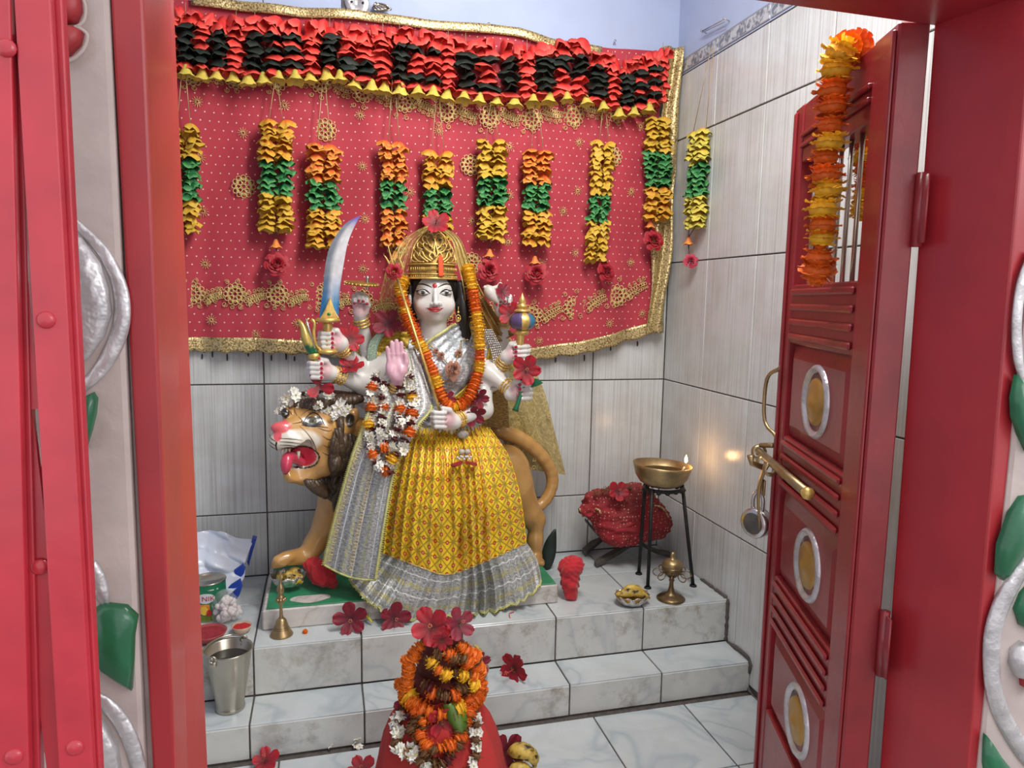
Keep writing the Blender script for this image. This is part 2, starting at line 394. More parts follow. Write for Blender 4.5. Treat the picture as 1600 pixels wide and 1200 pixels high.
# ------------------------------------------------------------------ doorway: front wall, jambs, lintel
XJR, XJL = CAM[0]+.9, CAM[0]-.155
zl = onY(1440, 38, YB)[2]; zl0 = zl-.004
solid('wall_front_right', (XJR+.03, YF+.012, -.1), (.12, YB, ZC), MT['stone'])
solid('wall_front_left', (XL, YF+.012, -.1), (XJL-.03, YB, ZC), MT['stone'])
solid('wall_front_top', (XJL-.03, YF+.012, zl+.12), (XJR+.03, YB, ZC), MT['stone'])
def slab(name, pts8, m, b=0):
    f = [(0,3,2,1),(4,5,6,7),(0,1,5,4),(1,2,6,5),(2,3,7,6),(3,0,4,7)]; me = mesh(name, pts8, f, m, False); o = bpy.data.objects.new(name, me); link(o)
    mo = o.modifiers.new('bevel', 'BEVEL'); mo.width = .003; mo.segments = 2; return o
def xat(u, v, y): return onY(u, v, y)[0]
def jamb(name, inner_f, inner_b, outer, m):
    """inner_f: (u_top, u_bottom) of the front arris, inner_b of the rear arris, at v=0 and v=1200"""
    P = []
    for z in (-.05, zl+.06):
        def X(us, y):
            a = onY(us[0], 0, y); b = onY(us[1], 1200, y); t = (z-b[2])/(a[2]-b[2]); return b[0]+(a[0]-b[0])*t
        xf, xb, xo = X(inner_f, YF), X(inner_b, YB), X(outer, YF)
        P += [(xo, YF, z), (xf, YF, z), (xb, YB, z), (xo-(.02 if xf > xo else -.02)*0, YB, z)]
    if P[0][0] > P[1][0]: P = [P[1], P[0], P[3], P[2], P[5], P[4], P[7], P[6]]
    return struct(slab(name, P, m))
jl = jamb('trim_1', (224, 274), (272, 325), (172, 238), MT['redo']); jl.data.materials.append(MT['red'])
for p_ in jl.data.polygons:
    if p_.normal.y < -.9: p_.material_index = 1
jr = jamb('trim_2', (1616, 1512), (1462, 1374), (1640, 1538), MT['red'])
lint = struct(slab('trim_3', [(XJL-.06, YF, zl), (XJR+.06, YF, zl), (XJR+.06, YB, zl), (XJL-.06, YB, zl), (XJL-.06, YF, zl+.13), (XJR+.06, YF, zl+.13), (XJR+.06, YB, zl+.13), (XJL-.06, YB, zl+.13)], MT['red']))

# ================================================================== THE OPEN DOOR LEAF
HD = CAM+np.array([.831, .934, 0]); DD = np.array([.340, .940, 0]); DD /= np.linalg.norm(DD); DN = np.array([-DD[1], DD[0], 0]); DL, DT = .52, .045
def onDoor(u, v, off=0.):
    """photo pixel -> (a along the leaf, z) on the leaf's face"""
    d = ray(u, v); p0 = HD+DN*off; t = np.dot(p0-CAM, DN)/np.dot(d, DN); p = CAM+d*t; return float(np.dot(p-p0, DD)), float(p[2])
DL = onDoor(1217, 600)[0]
ztop = .5*(onDoor(1245, 170)[1]+onDoor(1369, 66)[1])
print('door', DL, onDoor(1245, 170), onDoor(1369, 66), zl)
door = bpy.data.objects.new('door_1', None); link(door); struct(door); door.location = V((HD[0], HD[1], 0)); door.rotation_euler = (0, 0, math.atan2(DD[1], DD[0]))
# local frame: x along the leaf from the hinge, y = towards the viewer's side (DN), z up
def dbox(name, a0, a1, z0, z1, y0, y1, m, b=.003, parent=door):
    return G().box((a0, y0, z0), (a1, y1, z1), b=b).obj(name, m, parent, smooth=False)
aw0, zw1 = onDoor(1357, 190); aw1 = onDoor(1262, 430)[0]; zw0 = onDoor(1300, 441)[1]
zw1 = min(ztop-.11, zw1); print('window', aw0, aw1, zw0, zw1)
aw0 = max(.03, min(aw0, .09)); aw1 = DL-.055
R_ = MT['redd']
dbox('stile', 0, aw0-.001, .02, ztop, -DT, 0, R_); dbox('stile', aw1+.001, DL, .02, ztop, -DT, 0, R_)
dbox('stile_moulding', .004, .012, .03, ztop-.01, 0, .006, R_, .002); dbox('stile_moulding', DL-.022, DL-.014, .03, ztop-.01, 0, .006, R_, .002)
dbox('stile_moulding', DL-.012, DL-.004, .03, ztop-.01, 0, .005, R_, .002)
dbox('rail', aw0, aw1, zw1, ztop, -DT, -.003, R_)
for q in (.030, .052): dbox('rail_moulding', aw0, aw1, zw1+q, zw1+q+.009, -.003, .005, R_, .002)
pan = []
for v0, v1 in ((540, 690), (812, 960), (1052, 1230)):     # the three medallion panels, read on the free side
    pan.append((onDoor(1240, v0)[1], onDoor(1232, v1)[1]))
print('panels', pan)
zc_ = [onDoor(1272, 628)[1], onDoor(1259, 883)[1], onDoor(1243, 1125)[1]]; ac_ = [onDoor(1272, 628)[0], onDoor(1259, 883)[0], onDoor(1243, 1125)[0]]
print('medallions', zc_, ac_)
prevz = zw0
ph = .205
for i, zc in enumerate(zc_):
    p1, p0 = zc+ph/2, zc-ph/2
    dbox('rail', aw0, aw1, p1, prevz, -DT, -.002, R_)
    n = 4 if i == 0 else 4
    for k in range(n):
        q = p1+(prevz-p1)*(k+.5)/n; hh = (prevz-p1)/n*.22
        G().box((aw0+.004, -.002, q-hh), (aw1-.004, .006, q+hh), b=.0035).obj('rail_moulding', R_, door, False)
    g = G(); w0, w1 = aw0, aw1; cm = .03     # raised panel with a broad chamfer
    vs = [(w0, -.016, p0), (w1, -.016, p0), (w1, -.016, p1), (w0, -.016, p1), (w0+cm, -.004, p0+cm), (w1-cm, -.004, p0+cm), (w1-cm, -.004, p1-cm), (w0+cm, -.004, p1-cm)]
    vs += [(w0, -DT+.006, p0), (w1, -DT+.006, p0), (w1, -DT+.006, p1), (w0, -DT+.006, p1)]
    fs_ = [(0,4,5,1), (1,5,6,2), (2,6,7,3), (3,7,4,0), (4,7,6,5), (8,9,10,11), (0,1,9,8), (1,2,10,9), (2,3,11,10), (3,0,8,11)]
    pn = g.add(vs, [tuple(reversed(f)) for f in fs_]).obj('raised_panel', R_, door, False)
    mm = Matrix.Translation((ac_[i], -.005, zc)) @ Matrix.Rotation(-PI/2, 4, 'X')
    rad = .072
    me = G().lathe([(0, .001), (rad*.80, .001), (rad*.86, .006), (rad*.93, .009), (rad, .004), (rad*1.02, 0)], seg=36, mat=mm, ).obj('medallion_ring', MT['silver'], pn)
    G().lathe([(0, .016), (rad*.10, .015), (rad*.2, .010), (rad*.45, .008), (rad*.62, .006), (rad*.66, .001)], seg=30, mat=mm).obj('medallion_boss', MT['boss'], pn)
    prevz = p0
dbox('rail', aw0, aw1, .02, prevz, -DT, -.002, R_)
nb = 7
for k in range(nb):
    a = aw0+(aw1-aw0)*(k+.7)/(nb+.4)
    G().tube([(a, -DT/2, zw0-.01), (a, -DT/2, zw1+.01)], .0045, 8).obj('window_bar', MT['steel'], door)
for z in (ztop-.33, .62, .10):
    h_ = G(); h_.tube([(-.006, -DT-.003, z), (-.006, -DT-.003, z+.11)], .008, 10); h_.box((-.03, -DT-.004, z+.005), (.03, -DT-.001, z+.105)); h_.obj('hinge', R_, door)
# brass handle on the free stile, bolt, hasp
def dl(u, v, off=.0):
    a, z = onDoor(u, v, off); return Vector((a, off, z))
a0, z0 = onDoor(1222, 577)[0], onDoor(1222, 577)[1]
hx = DL-.006
hpts = [(hx-.01, .000, z0+.012), (hx-.008, .006, z0), (hx+.02, .018, z0-.015), (hx+.034, .022, z0-.045), (hx+.034, .022, z0-.105), (hx+.02, .018, z0-.135), (hx-.008, .006, z0-.15), (hx-.01, .000, z0-.165)]
G().tube(even(hpts, 22), [.0045]*22, 8).obj('pull_handle', MT['brass'], door)
zb = onDoor(1232, 745)[1]
AB = onDoor(1262, 771, .034); BE = Vector((AB[0], .034, AB[1])); print('bolt', AB, DL)
bolt = G().tube([(DL+.055, .022, zb+.018), tuple(BE)], .0095, 12).obj('sliding_bolt', MT['brass'], door)
g = G(); g.lathe([(.013, -.006), (.018, -.005), (.018, .005), (.013, .006)], seg=14, mat=Matrix.Translation((DL+.052, .022, zb+.017)) @ Matrix.Rotation(PI/2, 4, 'Y')); g.tube([(DL+.045, .02, zb+.035), (DL+.0, .004, zb+.045)], .006, 8); g.obj('bolt_end_ring', MT['brass'], door)
for a in (DL-.01, DL-.075): G().lathe([(.010, -.008), (.016, -.007), (.016, .007), (.010, .008)], seg=14, mat=Matrix.Translation((a, .028, zb+.006)) @ Matrix.Rotation(PI/2, 4, 'Y')).obj('bolt_bracket', MT['brass'], door)
G().tube([(DL-.045, .028, zb+.0), (DL-.050, .062, zb+.012), (DL-.050, .066, zb+.03)], [.007, .0065, .009], 8).obj('bolt_knob', MT['brass'], door)
G().ell(tuple(BE), .0125, 10).obj('bolt_cap', MT['gold'], door)
g = G(); hp = even([(DL-.004, .018, zb+.01), (DL+.004, .03, zb-.05), (DL-.012, .034, zb-.095), (DL-.045, .036, zb-.14)], 12)
v, f, uv = grid(lambda s, t: tuple(np.array(hp[int(round(t*11))])+np.array([0, 0, 0])+np.array([(s-.5)*(.026-.016*t), 0, (s-.5)*.004])), 3, 12); g.add(v, f); g.box((DL-.004, .016, zb-.075), (DL+.030, .021, zb-.038), b=.001)
hs = g.obj('hasp', MT['brass'], door); hs.modifiers.new('thick', 'SOLIDIFY').thickness = .003
# padlock hanging from the hasp: a thing of its own
dm = door.matrix_basis.copy()
bpy.context.view_layer.update()
LM = door.matrix_world
pc = LM @ Vector((DL+.032, .022, zb-.150))
lock = thing('padlock', 'round steel padlock hanging from the brass hasp of the red door', 'padlock', pc-Vector((0, 0, .04)))
rm = Matrix.Translation(pc) @ Matrix.Rotation(math.radians(-68), 4, 'Z') @ Matrix.Rotation(PI/2, 4, 'X')
G().lathe([(0, -.017), (.031, -.017), (.036, -.013), (.036, .013), (.031, .017), (0, .017)], seg=30, mat=rm).obj('lock_body', MT['steel2'], lock)
rz = Matrix.Translation(pc) @ Matrix.Rotation(math.radians(-68), 4, 'Z')
G().tube([rz @ Vector(p) for p in even([(-.013, 0, .03), (-.013, 0, .06), (0, 0, .078), (.013, 0, .06), (.013, 0, .03)], 14)], .0048, 8).obj('shackle', MT['steel2'], lock)
G().lathe([(0, .0185), (.024, .0185), (.026, .0172)], seg=24, mat=rm).obj('lock_face', mat('dark_lock_face', (.13, .12, .11), .45, .6, var=.3), lock)
adopt(lock)

# ================================================================== FOLDING GATE AND PAINTED PILASTERS
def gp(u, v, y): return onY(u, v, y)
YG = -1.86
gate = thing('folding_gate', 'red steel folding gate collapsed against the left side of the doorway', 'gate', (onY(60, 1200, YG)[0], YG, 0))
def strip(name, ut, ub, wt, wb, y, m=MT['gate'], th=.010, lip=True):
    """channel upright between the pixel columns ut (v=0) and ub (v=1200), width w"""
    a0, a1, b0, b1 = gp(ut, -40, y), gp(ut+wt, -40, y), gp(ub, 1260, y), gp(ub+wb, 1260, y)
    g = G(); P = [b0, b1, b1+np.array([0, th, 0]), b0+np.array([0, th, 0]), a0, a1, a1+np.array([0, th, 0]), a0+np.array([0, th, 0])]
    g.add(P, [(0,3,2,1),(4,5,6,7),(0,1,5,4),(1,2,6,5),(2,3,7,6),(3,0,4,7)])
    o = g.obj(name, m, gate, False); bv = o.modifiers.new('b', 'BEVEL'); bv.width = .0015; bv.segments = 2
    return o
strip('channel_upright', 19, 95, 58, 54, YG); strip('channel_flange', 80, 148, 15, 12, YG+.012, th=.012)
strip('channel_upright', -45, -8, 60, 55, YG+.0); strip('channel_flange', 18, 50, 12, 14, YG+.012, th=.012)
def brace(p, q, w, y):
    a, b = gp(*p, y), gp(*q, y); d = (b-a)/np.linalg.norm(b-a); n_ = np.array([d[2], 0, -d[0]])*w/2
    g = G(); t = np.array([0, .005, 0]); g.add([a-n_, a+n_, a+n_+t, a-n_+t, b-n_, b+n_, b+n_+t, b-n_+t], [(0,3,2,1),(4,5,6,7),(0,1,5,4),(1,2,6,5),(2,3,7,6),(3,0,4,7)])
    return g.obj('cross_brace', MT['gate'], gate, False)
brace((-20, -20), (36, 640), .024, YG+.014); brace((18, 560), (100, 1250), .022, YG+.016); brace((60, 60), (-30, 600), .02, YG+.024); brace((100, 620), (20, 1260), .022, YG+.026)
for (u, v) in ((10, 75), (72, 500), (62, 886), (117, 1168), (22, 1182)):
    c = gp(u, v, YG+(.0 if u != 62 else .014)); G().lathe([(.0075, 0), (.0068, .002), (.004, .0034), (0, .0038)], seg=14, mat=Matrix.Translation(V(c)) @ Matrix.Rotation(PI/2, 4, 'X')).obj('rivet', MT['gate'], gate)
adopt(gate)
# pilasters with raised painted vines
YP = YF-.006
def relief(name, pts, depth, m, parent, y=YP, bev=.008):
    g = G(); out = [tuple(gp(u, v, y)[[0, 2]]) for u, v in pts]
    g.prism(out, lambda a, b, h: (a, y-h, b), depth, bev=bev); o = g.obj(name, m, parent); return o
def vine(name, pts, r, m, parent, y=YP):
    P = even([tuple(gp(u, v, y-.002)) for u, v in pts], 40); rr = [x*mpp(P[0]) for x in np.interp(np.linspace(0, 1, 40), np.linspace(0, 1, len(r)), r)]
    v, f = tube([(0, 0, 0)]+[tuple(p) for p in P[1:]], rr, 12) if 0 else tube(P, rr, 12)
    v = [(p[0], y+(p[1]-y)*.55, p[2]) for p in v]
    return G().add(v, f).obj(name, m, parent)
pl = struct(G().box((gp(60, 600, YP)[0], YP, -.1), (gp(200, 600, YP)[0]-.002, YF+.02, ZC), b=.004).obj('trim_4', MT['stone'], None, False))
vine('relief_vine', [(100, 335), (130, 360), (165, 400), (187, 450), (190, 500), (176, 545), (150, 585), (110, 620)], [6, 8, 10, 12, 13, 13, 10, 8], MT['silver'], pl)
relief('relief_disc', [(100, 365), (130, 372), (158, 410), (172, 450), (176, 490), (165, 525), (140, 560), (100, 575)], .012, MT['silver'], pl, bev=.004)
vine('relief_vine', [(140, 560+320), (150, 905), (158, 925), (165, 945)], [10, 14, 12, 6], MT['silver'], pl)
vine('relief_vine', [(140, 1085), (165, 1100), (190, 1130), (208, 1170), (222, 1230)], [8, 12, 12, 12, 10], MT['silver'], pl)
relief('relief_disc', [(140, 1110), (165, 1125), (185, 1160), (195, 1230), (140, 1230)], .012, MT['silver'], pl, bev=.004)
relief('relief_leaf', [(148, 612), (154, 622), (152, 645), (146, 670), (136, 702), (124, 690), (124, 640), (136, 618)], .014, MT['leaf_paint'], pl)
relief('relief_leaf', [(150, 948), (165, 940), (200, 944), (217, 960), (212, 990), (211, 1030), (208, 1075), (185, 1062), (160, 1045), (146, 1020), (142, 980)], .014, MT['leaf_paint'], pl)
relief('relief_leaf', [(20, 340), (30, 350), (42, 370), (44, 400), (34, 420), (20, 425)], .014, MT['leaf_paint'], pl)
relief('relief_leaf', [(75, 1080), (88, 1120), (95, 1150), (92, 1175), (70, 1165)], .014, MT['leaf_paint'], pl)
vine('relief_vine', [(30, 430), (45, 470), (50, 540), (40, 600), (52, 700)], [8, 10, 10, 9, 9], MT['silver'], pl)
relief('relief_petal', [(88, -20), (128, -20), (130, 20), (122, 38), (98, 40), (84, 20)], .014, mat('dull_red_relief_paint', (.33, .02, .025), .45, var=.2, bump=.3), pl)
relief('relief_petal', [(84, 42), (118, 44), (133, 52), (128, 72), (112, 88), (94, 92), (84, 85)], .014, bpy.data.materials['dull_red_relief_paint'], pl)
for pts in ([(126, -10), (133, 10), (131, 30), (122, 40), (116, 40), (128, 46), (136, 56), (130, 76), (113, 92), (96, 96)],): vine('relief_rim', pts, [2.5, 3], MT['stone'], pl, YP-.006)
pr = struct(G().box((gp(1594, 600, YP)[0], YP, -.1), (gp(1720, 600, YP)[0], YF+.02, ZC), b=.004).obj('trim_5', MT['stone'], None, False))
vine('relief_vine', [(1640, 850), (1600, 885), (1570, 935), (1553, 985), (1550, 1035), (1556, 1090), (1578, 1140), (1610, 1185), (1650, 1215)], [12, 15, 16, 15, 15, 15, 15, 16, 14], MT['silver'], pr)
vine('relief_vine', [(1615, 395), (1598, 440), (1590, 500), (1592, 560), (1602, 600)], [8, 9, 9, 9, 6], MT['silver'], pr)
for pts in ([(1584, 585), (1594, 600), (1605, 640), (1612, 700), (1600, 705), (1588, 680), (1578, 650), (1577, 620)],
            [(1573, 800), (1590, 775), (1615, 770), (1615, 840), (1590, 865), (1562, 905), (1553, 895), (1556, 850)],
            [(1592, 925), (1610, 905), (1640, 915), (1640, 990), (1610, 985), (1590, 975), (1582, 950)],
            [(1536, 1145), (1552, 1170), (1572, 1195), (1590, 1230), (1540, 1240), (1534, 1190)]): relief('relief_leaf', pts, .014, MT['leaf_paint'], pr)
relief('relief_disc', [(1578, 1010), (1592, 1000), (1606, 1010), (1610, 1040), (1600, 1060), (1584, 1055), (1574, 1035)], .016, MT['silver'], pr)
relief('relief_petal', [(1590, 1042), (1602, 1040), (1612, 1055), (1606, 1075), (1593, 1070)], .020, bpy.data.materials['dull_red_relief_paint'], pr)

# ================================================================== RED CLOTH BEHIND THE SHRINE
YC = -.035
def cloth_mat():
    m = N('red_dotted_chiffon'); u = m.n('ShaderNodeUVMap').outputs[0]; s = m.n('ShaderNodeSeparateXYZ'); m.l(u, s.inputs[0])
    X = m.math('DIVIDE', s.outputs[0], .0265); Y = m.math('DIVIDE', s.outputs[1], .0265)
    row = m.math('MULTIPLY', m.math('MODULO', m.math('FLOOR', Y), 2.), .5)
    fx = m.math('SUBTRACT', m.math('FRACT', m.math('ADD', X, row)), .5); fy = m.math('SUBTRACT', m.math('FRACT', Y), .5)
    d = m.math('SQRT', m.math('ADD', m.math('MULTIPLY', fx, fx), m.math('MULTIPLY', fy, fy)))
    dot = m.math('LESS_THAN', d, .085)
    base = m.mix(m.ramp(m.noise(u, 6, 4), [(.3, 0.), (.7, 1.)]), (.36, .022, .040), (.46, .035, .055))
    m.set('Base Color', m.mix(dot, base, (.70, .50, .42))); m.set('Roughness', .75); m.set('Sheen Weight', .2)
    m.bump(m.noise(u, 700, 2), .3, .0006); return m.m
MT['cloth'] = cloth_mat()
def lace_mat():
    m = N('gold_sequin_lace'); co = m.coord(); v = m.n('ShaderNodeTexVoronoi'); m.l(co, v.inputs['Vector']); v.inputs['Scale'].default_value = 190
    c = m.ramp(v.outputs['Distance'], [(.1, (.80, .66, .36)), (.5, (.56, .42, .18)), (.8, (.20, .14, .06))]); m.set('Base Color', c); m.set('Metallic', .55); m.set('Roughness', .36); m.bump(v.outputs['Distance'], .6, .0015); return m.m
MT['lace'] = lace_mat()
# edges of the cloth read off the photo: top, bottom, on the plane just before the wall
TOP = [(150, 0), (285, 0), (377, 8), (450, 16), (560, 22), (640, 26), (720, 40), (800, 44), (860, 62), (960, 76), (1060, 82)]
BOT = [(150, 558), (300, 548), (400, 548), (470, 552), (560, 558), (640, 566), (740, 572), (830, 562), (900, 552), (960, 538), (1000, 526), (1038, 515)]
def curve_at(C, u): return float(np.interp(u, [p[0] for p in C], [p[1] for p in C]))
XCL, XCR = 160, 1036
def cloth_pt(s, t, off=0.):
    ut = XCL+(1034-XCL)*s; ub = XCL+(1018-XCL)*s
    pt = onY(ut, curve_at(TOP, ut), YC); pb = onY(ub, curve_at(BOT, ub), YC); p = pt+(pb-pt)*t
    f = .008*math.sin(s*31+t*2.2)*(.4+.8*t)+.006*math.sin(s*57+1.3+3*t)*(.25+t)+.004*math.sin(s*113)*(t**2)
    sag = -.006*math.sin(PI*min(1, max(0, (s-.55)/.45)))*t
    return np.array([p[0], YC+f+sag-off, p[2]])
v, f, uv = grid(lambda s, t: tuple(cloth_pt(s, t)), 150, 60); uv = [(p[0], p[2]) for p in v]
cb = cloth_pt(.5, 1)
cloth = thing('backdrop_cloth', 'long red chiffon cloth with white dots and gold embroidery hung across the tiled back wall', 'cloth', (cb[0], cb[1], cb[2]))
o = G().add(v, f, uv=uv).obj('cloth_panel', MT['cloth'], cloth)
def strip_grid(fn, nu, nv, name, m, parent, thick=.0):
    v, f, uv = grid(fn, nu, nv); o = G().add(v, f, uv=uv).obj(name, m, parent)
    if thick: md = o.modifiers.new('t', 'SOLIDIFY'); md.thickness = thick
    return o
def lace_b(s, t):
    p = cloth_pt(s, 1); z = p[2]+.044-t*.048+.004*math.sin(s*160)*t; return (p[0], p[1]-.004-.004*math.sin(s*90), z)
strip_grid(lace_b, 220, 6, 'lace_border', MT['lace'], cloth, .001)
def lace_r(s, t):      # gold lace down the right edge, gathered and hanging slightly towards the side wall
    a = onY(1034+s*30-6*t, 75, YC); b = onY(1012+s*28, 520, YC); p = a+(b-a)*t
    wv = .006*math.sin(t*17+s*2)+.010*math.sin(t*5)
    return (min(-.006, p[0]+wv), YC-.012-.012*math.sin(s*PI*2.5+t*9), p[2])
strip_grid(lace_r, 14, 90, 'lace_border', MT['lace'], cloth, .001)
strip_grid(lambda s, t: (onY(300+s*640, 0, YC)[0], YC-.016-.004*math.sin(s*40), onY(300+s*640, curve_at([(285, -6), (377, 4), (470, 14), (560, 18), (640, 30), (720, 38), (770, 40), (810, 46), (860, 62), (940, 76)], 300+s*640), YC)[2]-t*.030), 90, 4, 'lace_border', MT['lace'], cloth, .001)
# gold embroidery: rings, spirals and stems of thread lying on the cloth
def on_cloth(u, v, off=.004):
    p = onY(u, v, YC); P = cloth_uv(p[0], p[2]); return np.array([p[0], P-off, p[2]])
_cp = np.array([[cloth_pt(i/60, j/30) for i in range(61)] for j in range(31)])
def cloth_uv(x, z):
    d = (_cp[:, :, 0]-x)**2+(_cp[:, :, 2]-z)**2; k = np.unravel_index(np.argmin(d), d.shape)
    s, t = k[1]/60, k[0]/30; return cloth_pt(s, t)[1]
def ring(g, x, z, r, w=.0013, n=12, y=None, a0=0, a1=2*PI):
    y = cloth_uv(x, z) if y is None else y
    g.tube([(x+r*math.cos(a0+(a1-a0)*k/n), y-.0045, z+r*math.sin(a0+(a1-a0)*k/n)) for k in range(n+1)], w, 4, cap=False)
def spiral(g, x, z, r, a, sgn=1, turns=1.4, n=16):
    y = cloth_uv(x, z); g.tube([(x+r*(1-.75*k/n)*math.cos(a+sgn*turns*2*PI*k/n), y-.005, z+r*(1-.75*k/n)*math.sin(a+sgn*turns*2*PI*k/n)) for k in range(n+1)], .0012, 4, cap=False)
def rosette(g, x, z, R):
    y = cloth_uv(x, z)
    for k in range(12): a = 2*PI*k/12; ring(g, x+R*.82*math.cos(a), z+R*.82*math.sin(a), R*.2, y=y, n=8, w=.0016)
    for k in range(8): a = 2*PI*k/8; ring(g, x+R*.45*math.cos(a), z+R*.45*math.sin(a), R*.2, y=y, n=8, w=.0016)
    for k in range(14): a = 2*PI*(k+.5)/14; ring(g, x+R*.65*math.cos(a), z+R*.65*math.sin(a), R*.12, y=y, n=6, w=.0013)
    ring(g, x, z, R*.2, y=y, n=8); ring(g, x, z, R*.64, y=y, n=20, w=.0009)
def starlet(g, x, z, R):
    y = cloth_uv(x, z)
    for k in range(12):
        a = 2*PI*k/12; g.tube([(x+R*.25*math.cos(a), y-.0045, z+R*.25*math.sin(a)), (x+R*math.cos(a), y-.0045, z+R*math.sin(a))], .0008, 4, cap=False)
    ring(g, x, z, R*.28, y=y, n=8)
for (u, v) in ((381, 292), (508, 203), (735, 258), (736, 411), (955, 246), (620, 385), (1040, 250)):
    p = onY(u, v, YC); g = G(); rosette(g, p[0], p[2], .036); g.obj('embroidered_rosette', MT['gold_thread'], cloth)
for (u, v) in ((309, 160), (445, 165), (563, 180), (380, 208), (313, 246), (566, 260), (317, 330), (445, 340), (320, 412), (570, 342), (567, 420), (400, 522), (465, 505), (685, 205), (905, 222), (903, 298), (795, 230), (793, 378), (846, 412), (880, 330), (795, 305), (985, 300), (985, 410), (842, 533), (950, 505), (1000, 198), (640, 300), (900, 395), (560, 505), (330, 500), (1003, 490), (738, 345), (600, 505)):
    p = onY(u, v, YC); g = G(); starlet(g, p[0], p[2], .017); g.obj('embroidered_star', MT['gold_thread'], cloth)
def paisley_band(C, name, flip=1, u0=285, u1=1000, step=66, H=1.):
    u = u0; k = 0
    while u < u1:
        g = G(); vv = curve_at(C, u); m_ = mpp(onY(u, vv, YC))
        p = onY(u+17, vv, YC); rosette(g, p[0], p[2], 17*m_*H)
        for j in range(9):
            uu = u+34+j*3.6; dv = flip*(9-j*2.3+.28*j*j*.5); q = onY(uu, curve_at(C, uu)+dv, YC); ring(g, q[0], q[2], (3.9-.18*j)*m_, n=7, w=.0016)
            q = onY(uu+3, curve_at(C, uu)+dv+flip*5.5, YC); ring(g, q[0], q[2], (3.2-.2*j)*m_, n=7, w=.0014)
            if j % 2 == 0: q = onY(uu-2, curve_at(C, uu)+dv-flip*8, YC); spiral(g, q[0], q[2], 3.6*m_, j, flip)
        for (du, dv, rr) in ((0, 16, 4.5), (12, 20, 4), (26, 19, 4.5), (40, 14, 5), (52, 10, 5), (58, -2, 4.5), (4, -19, 4), (20, -20, 4.5)):
            q = onY(u+du, curve_at(C, u+du)+dv*flip, YC); spiral(g, q[0], q[2], rr*m_, du*.7, -flip)
        g.obj('paisley_embroidery', MT['gold_thread'], cloth); u += step; k += 1
paisley_band([(285, 458), (380, 460), (470, 462), (600, 475), (740, 494), (830, 492), (880, 480), (930, 466), (980, 452), (1020, 440)], 'low', 1)
paisley_band([(285, 118), (480, 128), (560, 146), (650, 168), (720, 182), (800, 188), (870, 182), (930, 176), (1000, 172)], 'top', -1)
adopt(cloth)

# ================================================================== ARTIFICIAL FLOWERS
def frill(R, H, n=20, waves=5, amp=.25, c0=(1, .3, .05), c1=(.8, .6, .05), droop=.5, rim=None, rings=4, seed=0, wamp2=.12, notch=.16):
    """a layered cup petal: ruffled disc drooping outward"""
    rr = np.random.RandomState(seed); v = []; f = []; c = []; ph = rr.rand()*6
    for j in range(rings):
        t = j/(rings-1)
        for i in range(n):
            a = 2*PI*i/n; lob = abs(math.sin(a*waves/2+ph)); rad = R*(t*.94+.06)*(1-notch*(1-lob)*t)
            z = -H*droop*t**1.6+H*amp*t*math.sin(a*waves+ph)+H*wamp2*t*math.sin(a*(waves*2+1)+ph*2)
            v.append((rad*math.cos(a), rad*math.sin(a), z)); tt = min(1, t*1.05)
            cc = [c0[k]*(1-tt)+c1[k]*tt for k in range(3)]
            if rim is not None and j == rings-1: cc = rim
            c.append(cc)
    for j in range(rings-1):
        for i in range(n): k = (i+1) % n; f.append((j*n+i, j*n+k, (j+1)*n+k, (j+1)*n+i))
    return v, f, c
def frill_mesh(name, *a, **k):
    v, f, c = frill(*a, **k); return mesh(name, v, f, MT['vflower'], True, None, c)
YEL = [frill_mesh('yellow_petals', .026, .026, droop=.85, amp=.20, c0=(.75, .10, .012), c1=(.68, .40, .03), rim=(.66, .42, .05), seed=i, notch=.22) for i in range(3)]
YLE = [frill_mesh('yellow_petals', .026, .026, droop=.85, amp=.20, c0=(.72, .30, .02), c1=(.66, .44, .04), rim=(.62, .42, .05), seed=i+3, notch=.22) for i in range(3)]
ORA = [frill_mesh('orange_petals', .026, .026, droop=.85, amp=.20, c0=(.82, .07, .012), c1=(.76, .22, .03), rim=(.72, .36, .06), seed=i+5, notch=.22) for i in range(3)]
LIM = [frill_mesh('lime_petals', .026, .026, droop=.85, amp=.20, c0=(.80, .30, .03), c1=(.62, .60, .08), rim=(.62, .58, .10), seed=i+7, notch=.2) for i in range(2)]
GRN = [frill_mesh('green_leaves', .026, .026, droop=.85, amp=.20, waves=4, c0=(.005, .07, .02), c1=(.008, .15, .035), rim=(.10, .36, .10), seed=i+9, notch=.5, n=24) for i in range(3)]
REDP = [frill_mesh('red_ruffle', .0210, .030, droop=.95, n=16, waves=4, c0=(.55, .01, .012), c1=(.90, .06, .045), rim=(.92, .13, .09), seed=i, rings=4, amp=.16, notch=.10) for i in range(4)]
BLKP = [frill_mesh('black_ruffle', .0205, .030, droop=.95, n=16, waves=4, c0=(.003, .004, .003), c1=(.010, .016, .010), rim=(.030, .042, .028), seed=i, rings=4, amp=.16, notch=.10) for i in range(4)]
def bell_mesh(name, c0, c1, R=.018, H=.026):
    v = []; f = []; c = []; n = 18; P = [(.12, 0), (.30, -.12), (.42, -.4), (.62, -.72), (1., -1)]
    for j, (r, z) in enumerate(P):
        for i in range(n):
            a = 2*PI*i/n; k = 1+(.12*math.sin(a*5) if j == 4 else 0); v.append((R*r*k*math.cos(a), R*r*k*math.sin(a), H*z-(H*.08*math.sin(a*5) if j == 4 else 0))); t = j/4; c.append([c0[q]*(1-t)+c1[q]*t for q in range(3)])
    f = [(j*n+i, j*n+(i+1) % n, (j+1)*n+(i+1) % n, (j+1)*n+i) for j in range(4) for i in range(n)]
    return mesh(name, v, f, MT['vflower'], True, None, c)
YBELL = bell_mesh('yellow_bell', (.50, .40, .06), (.70, .55, .09), .031, .040)
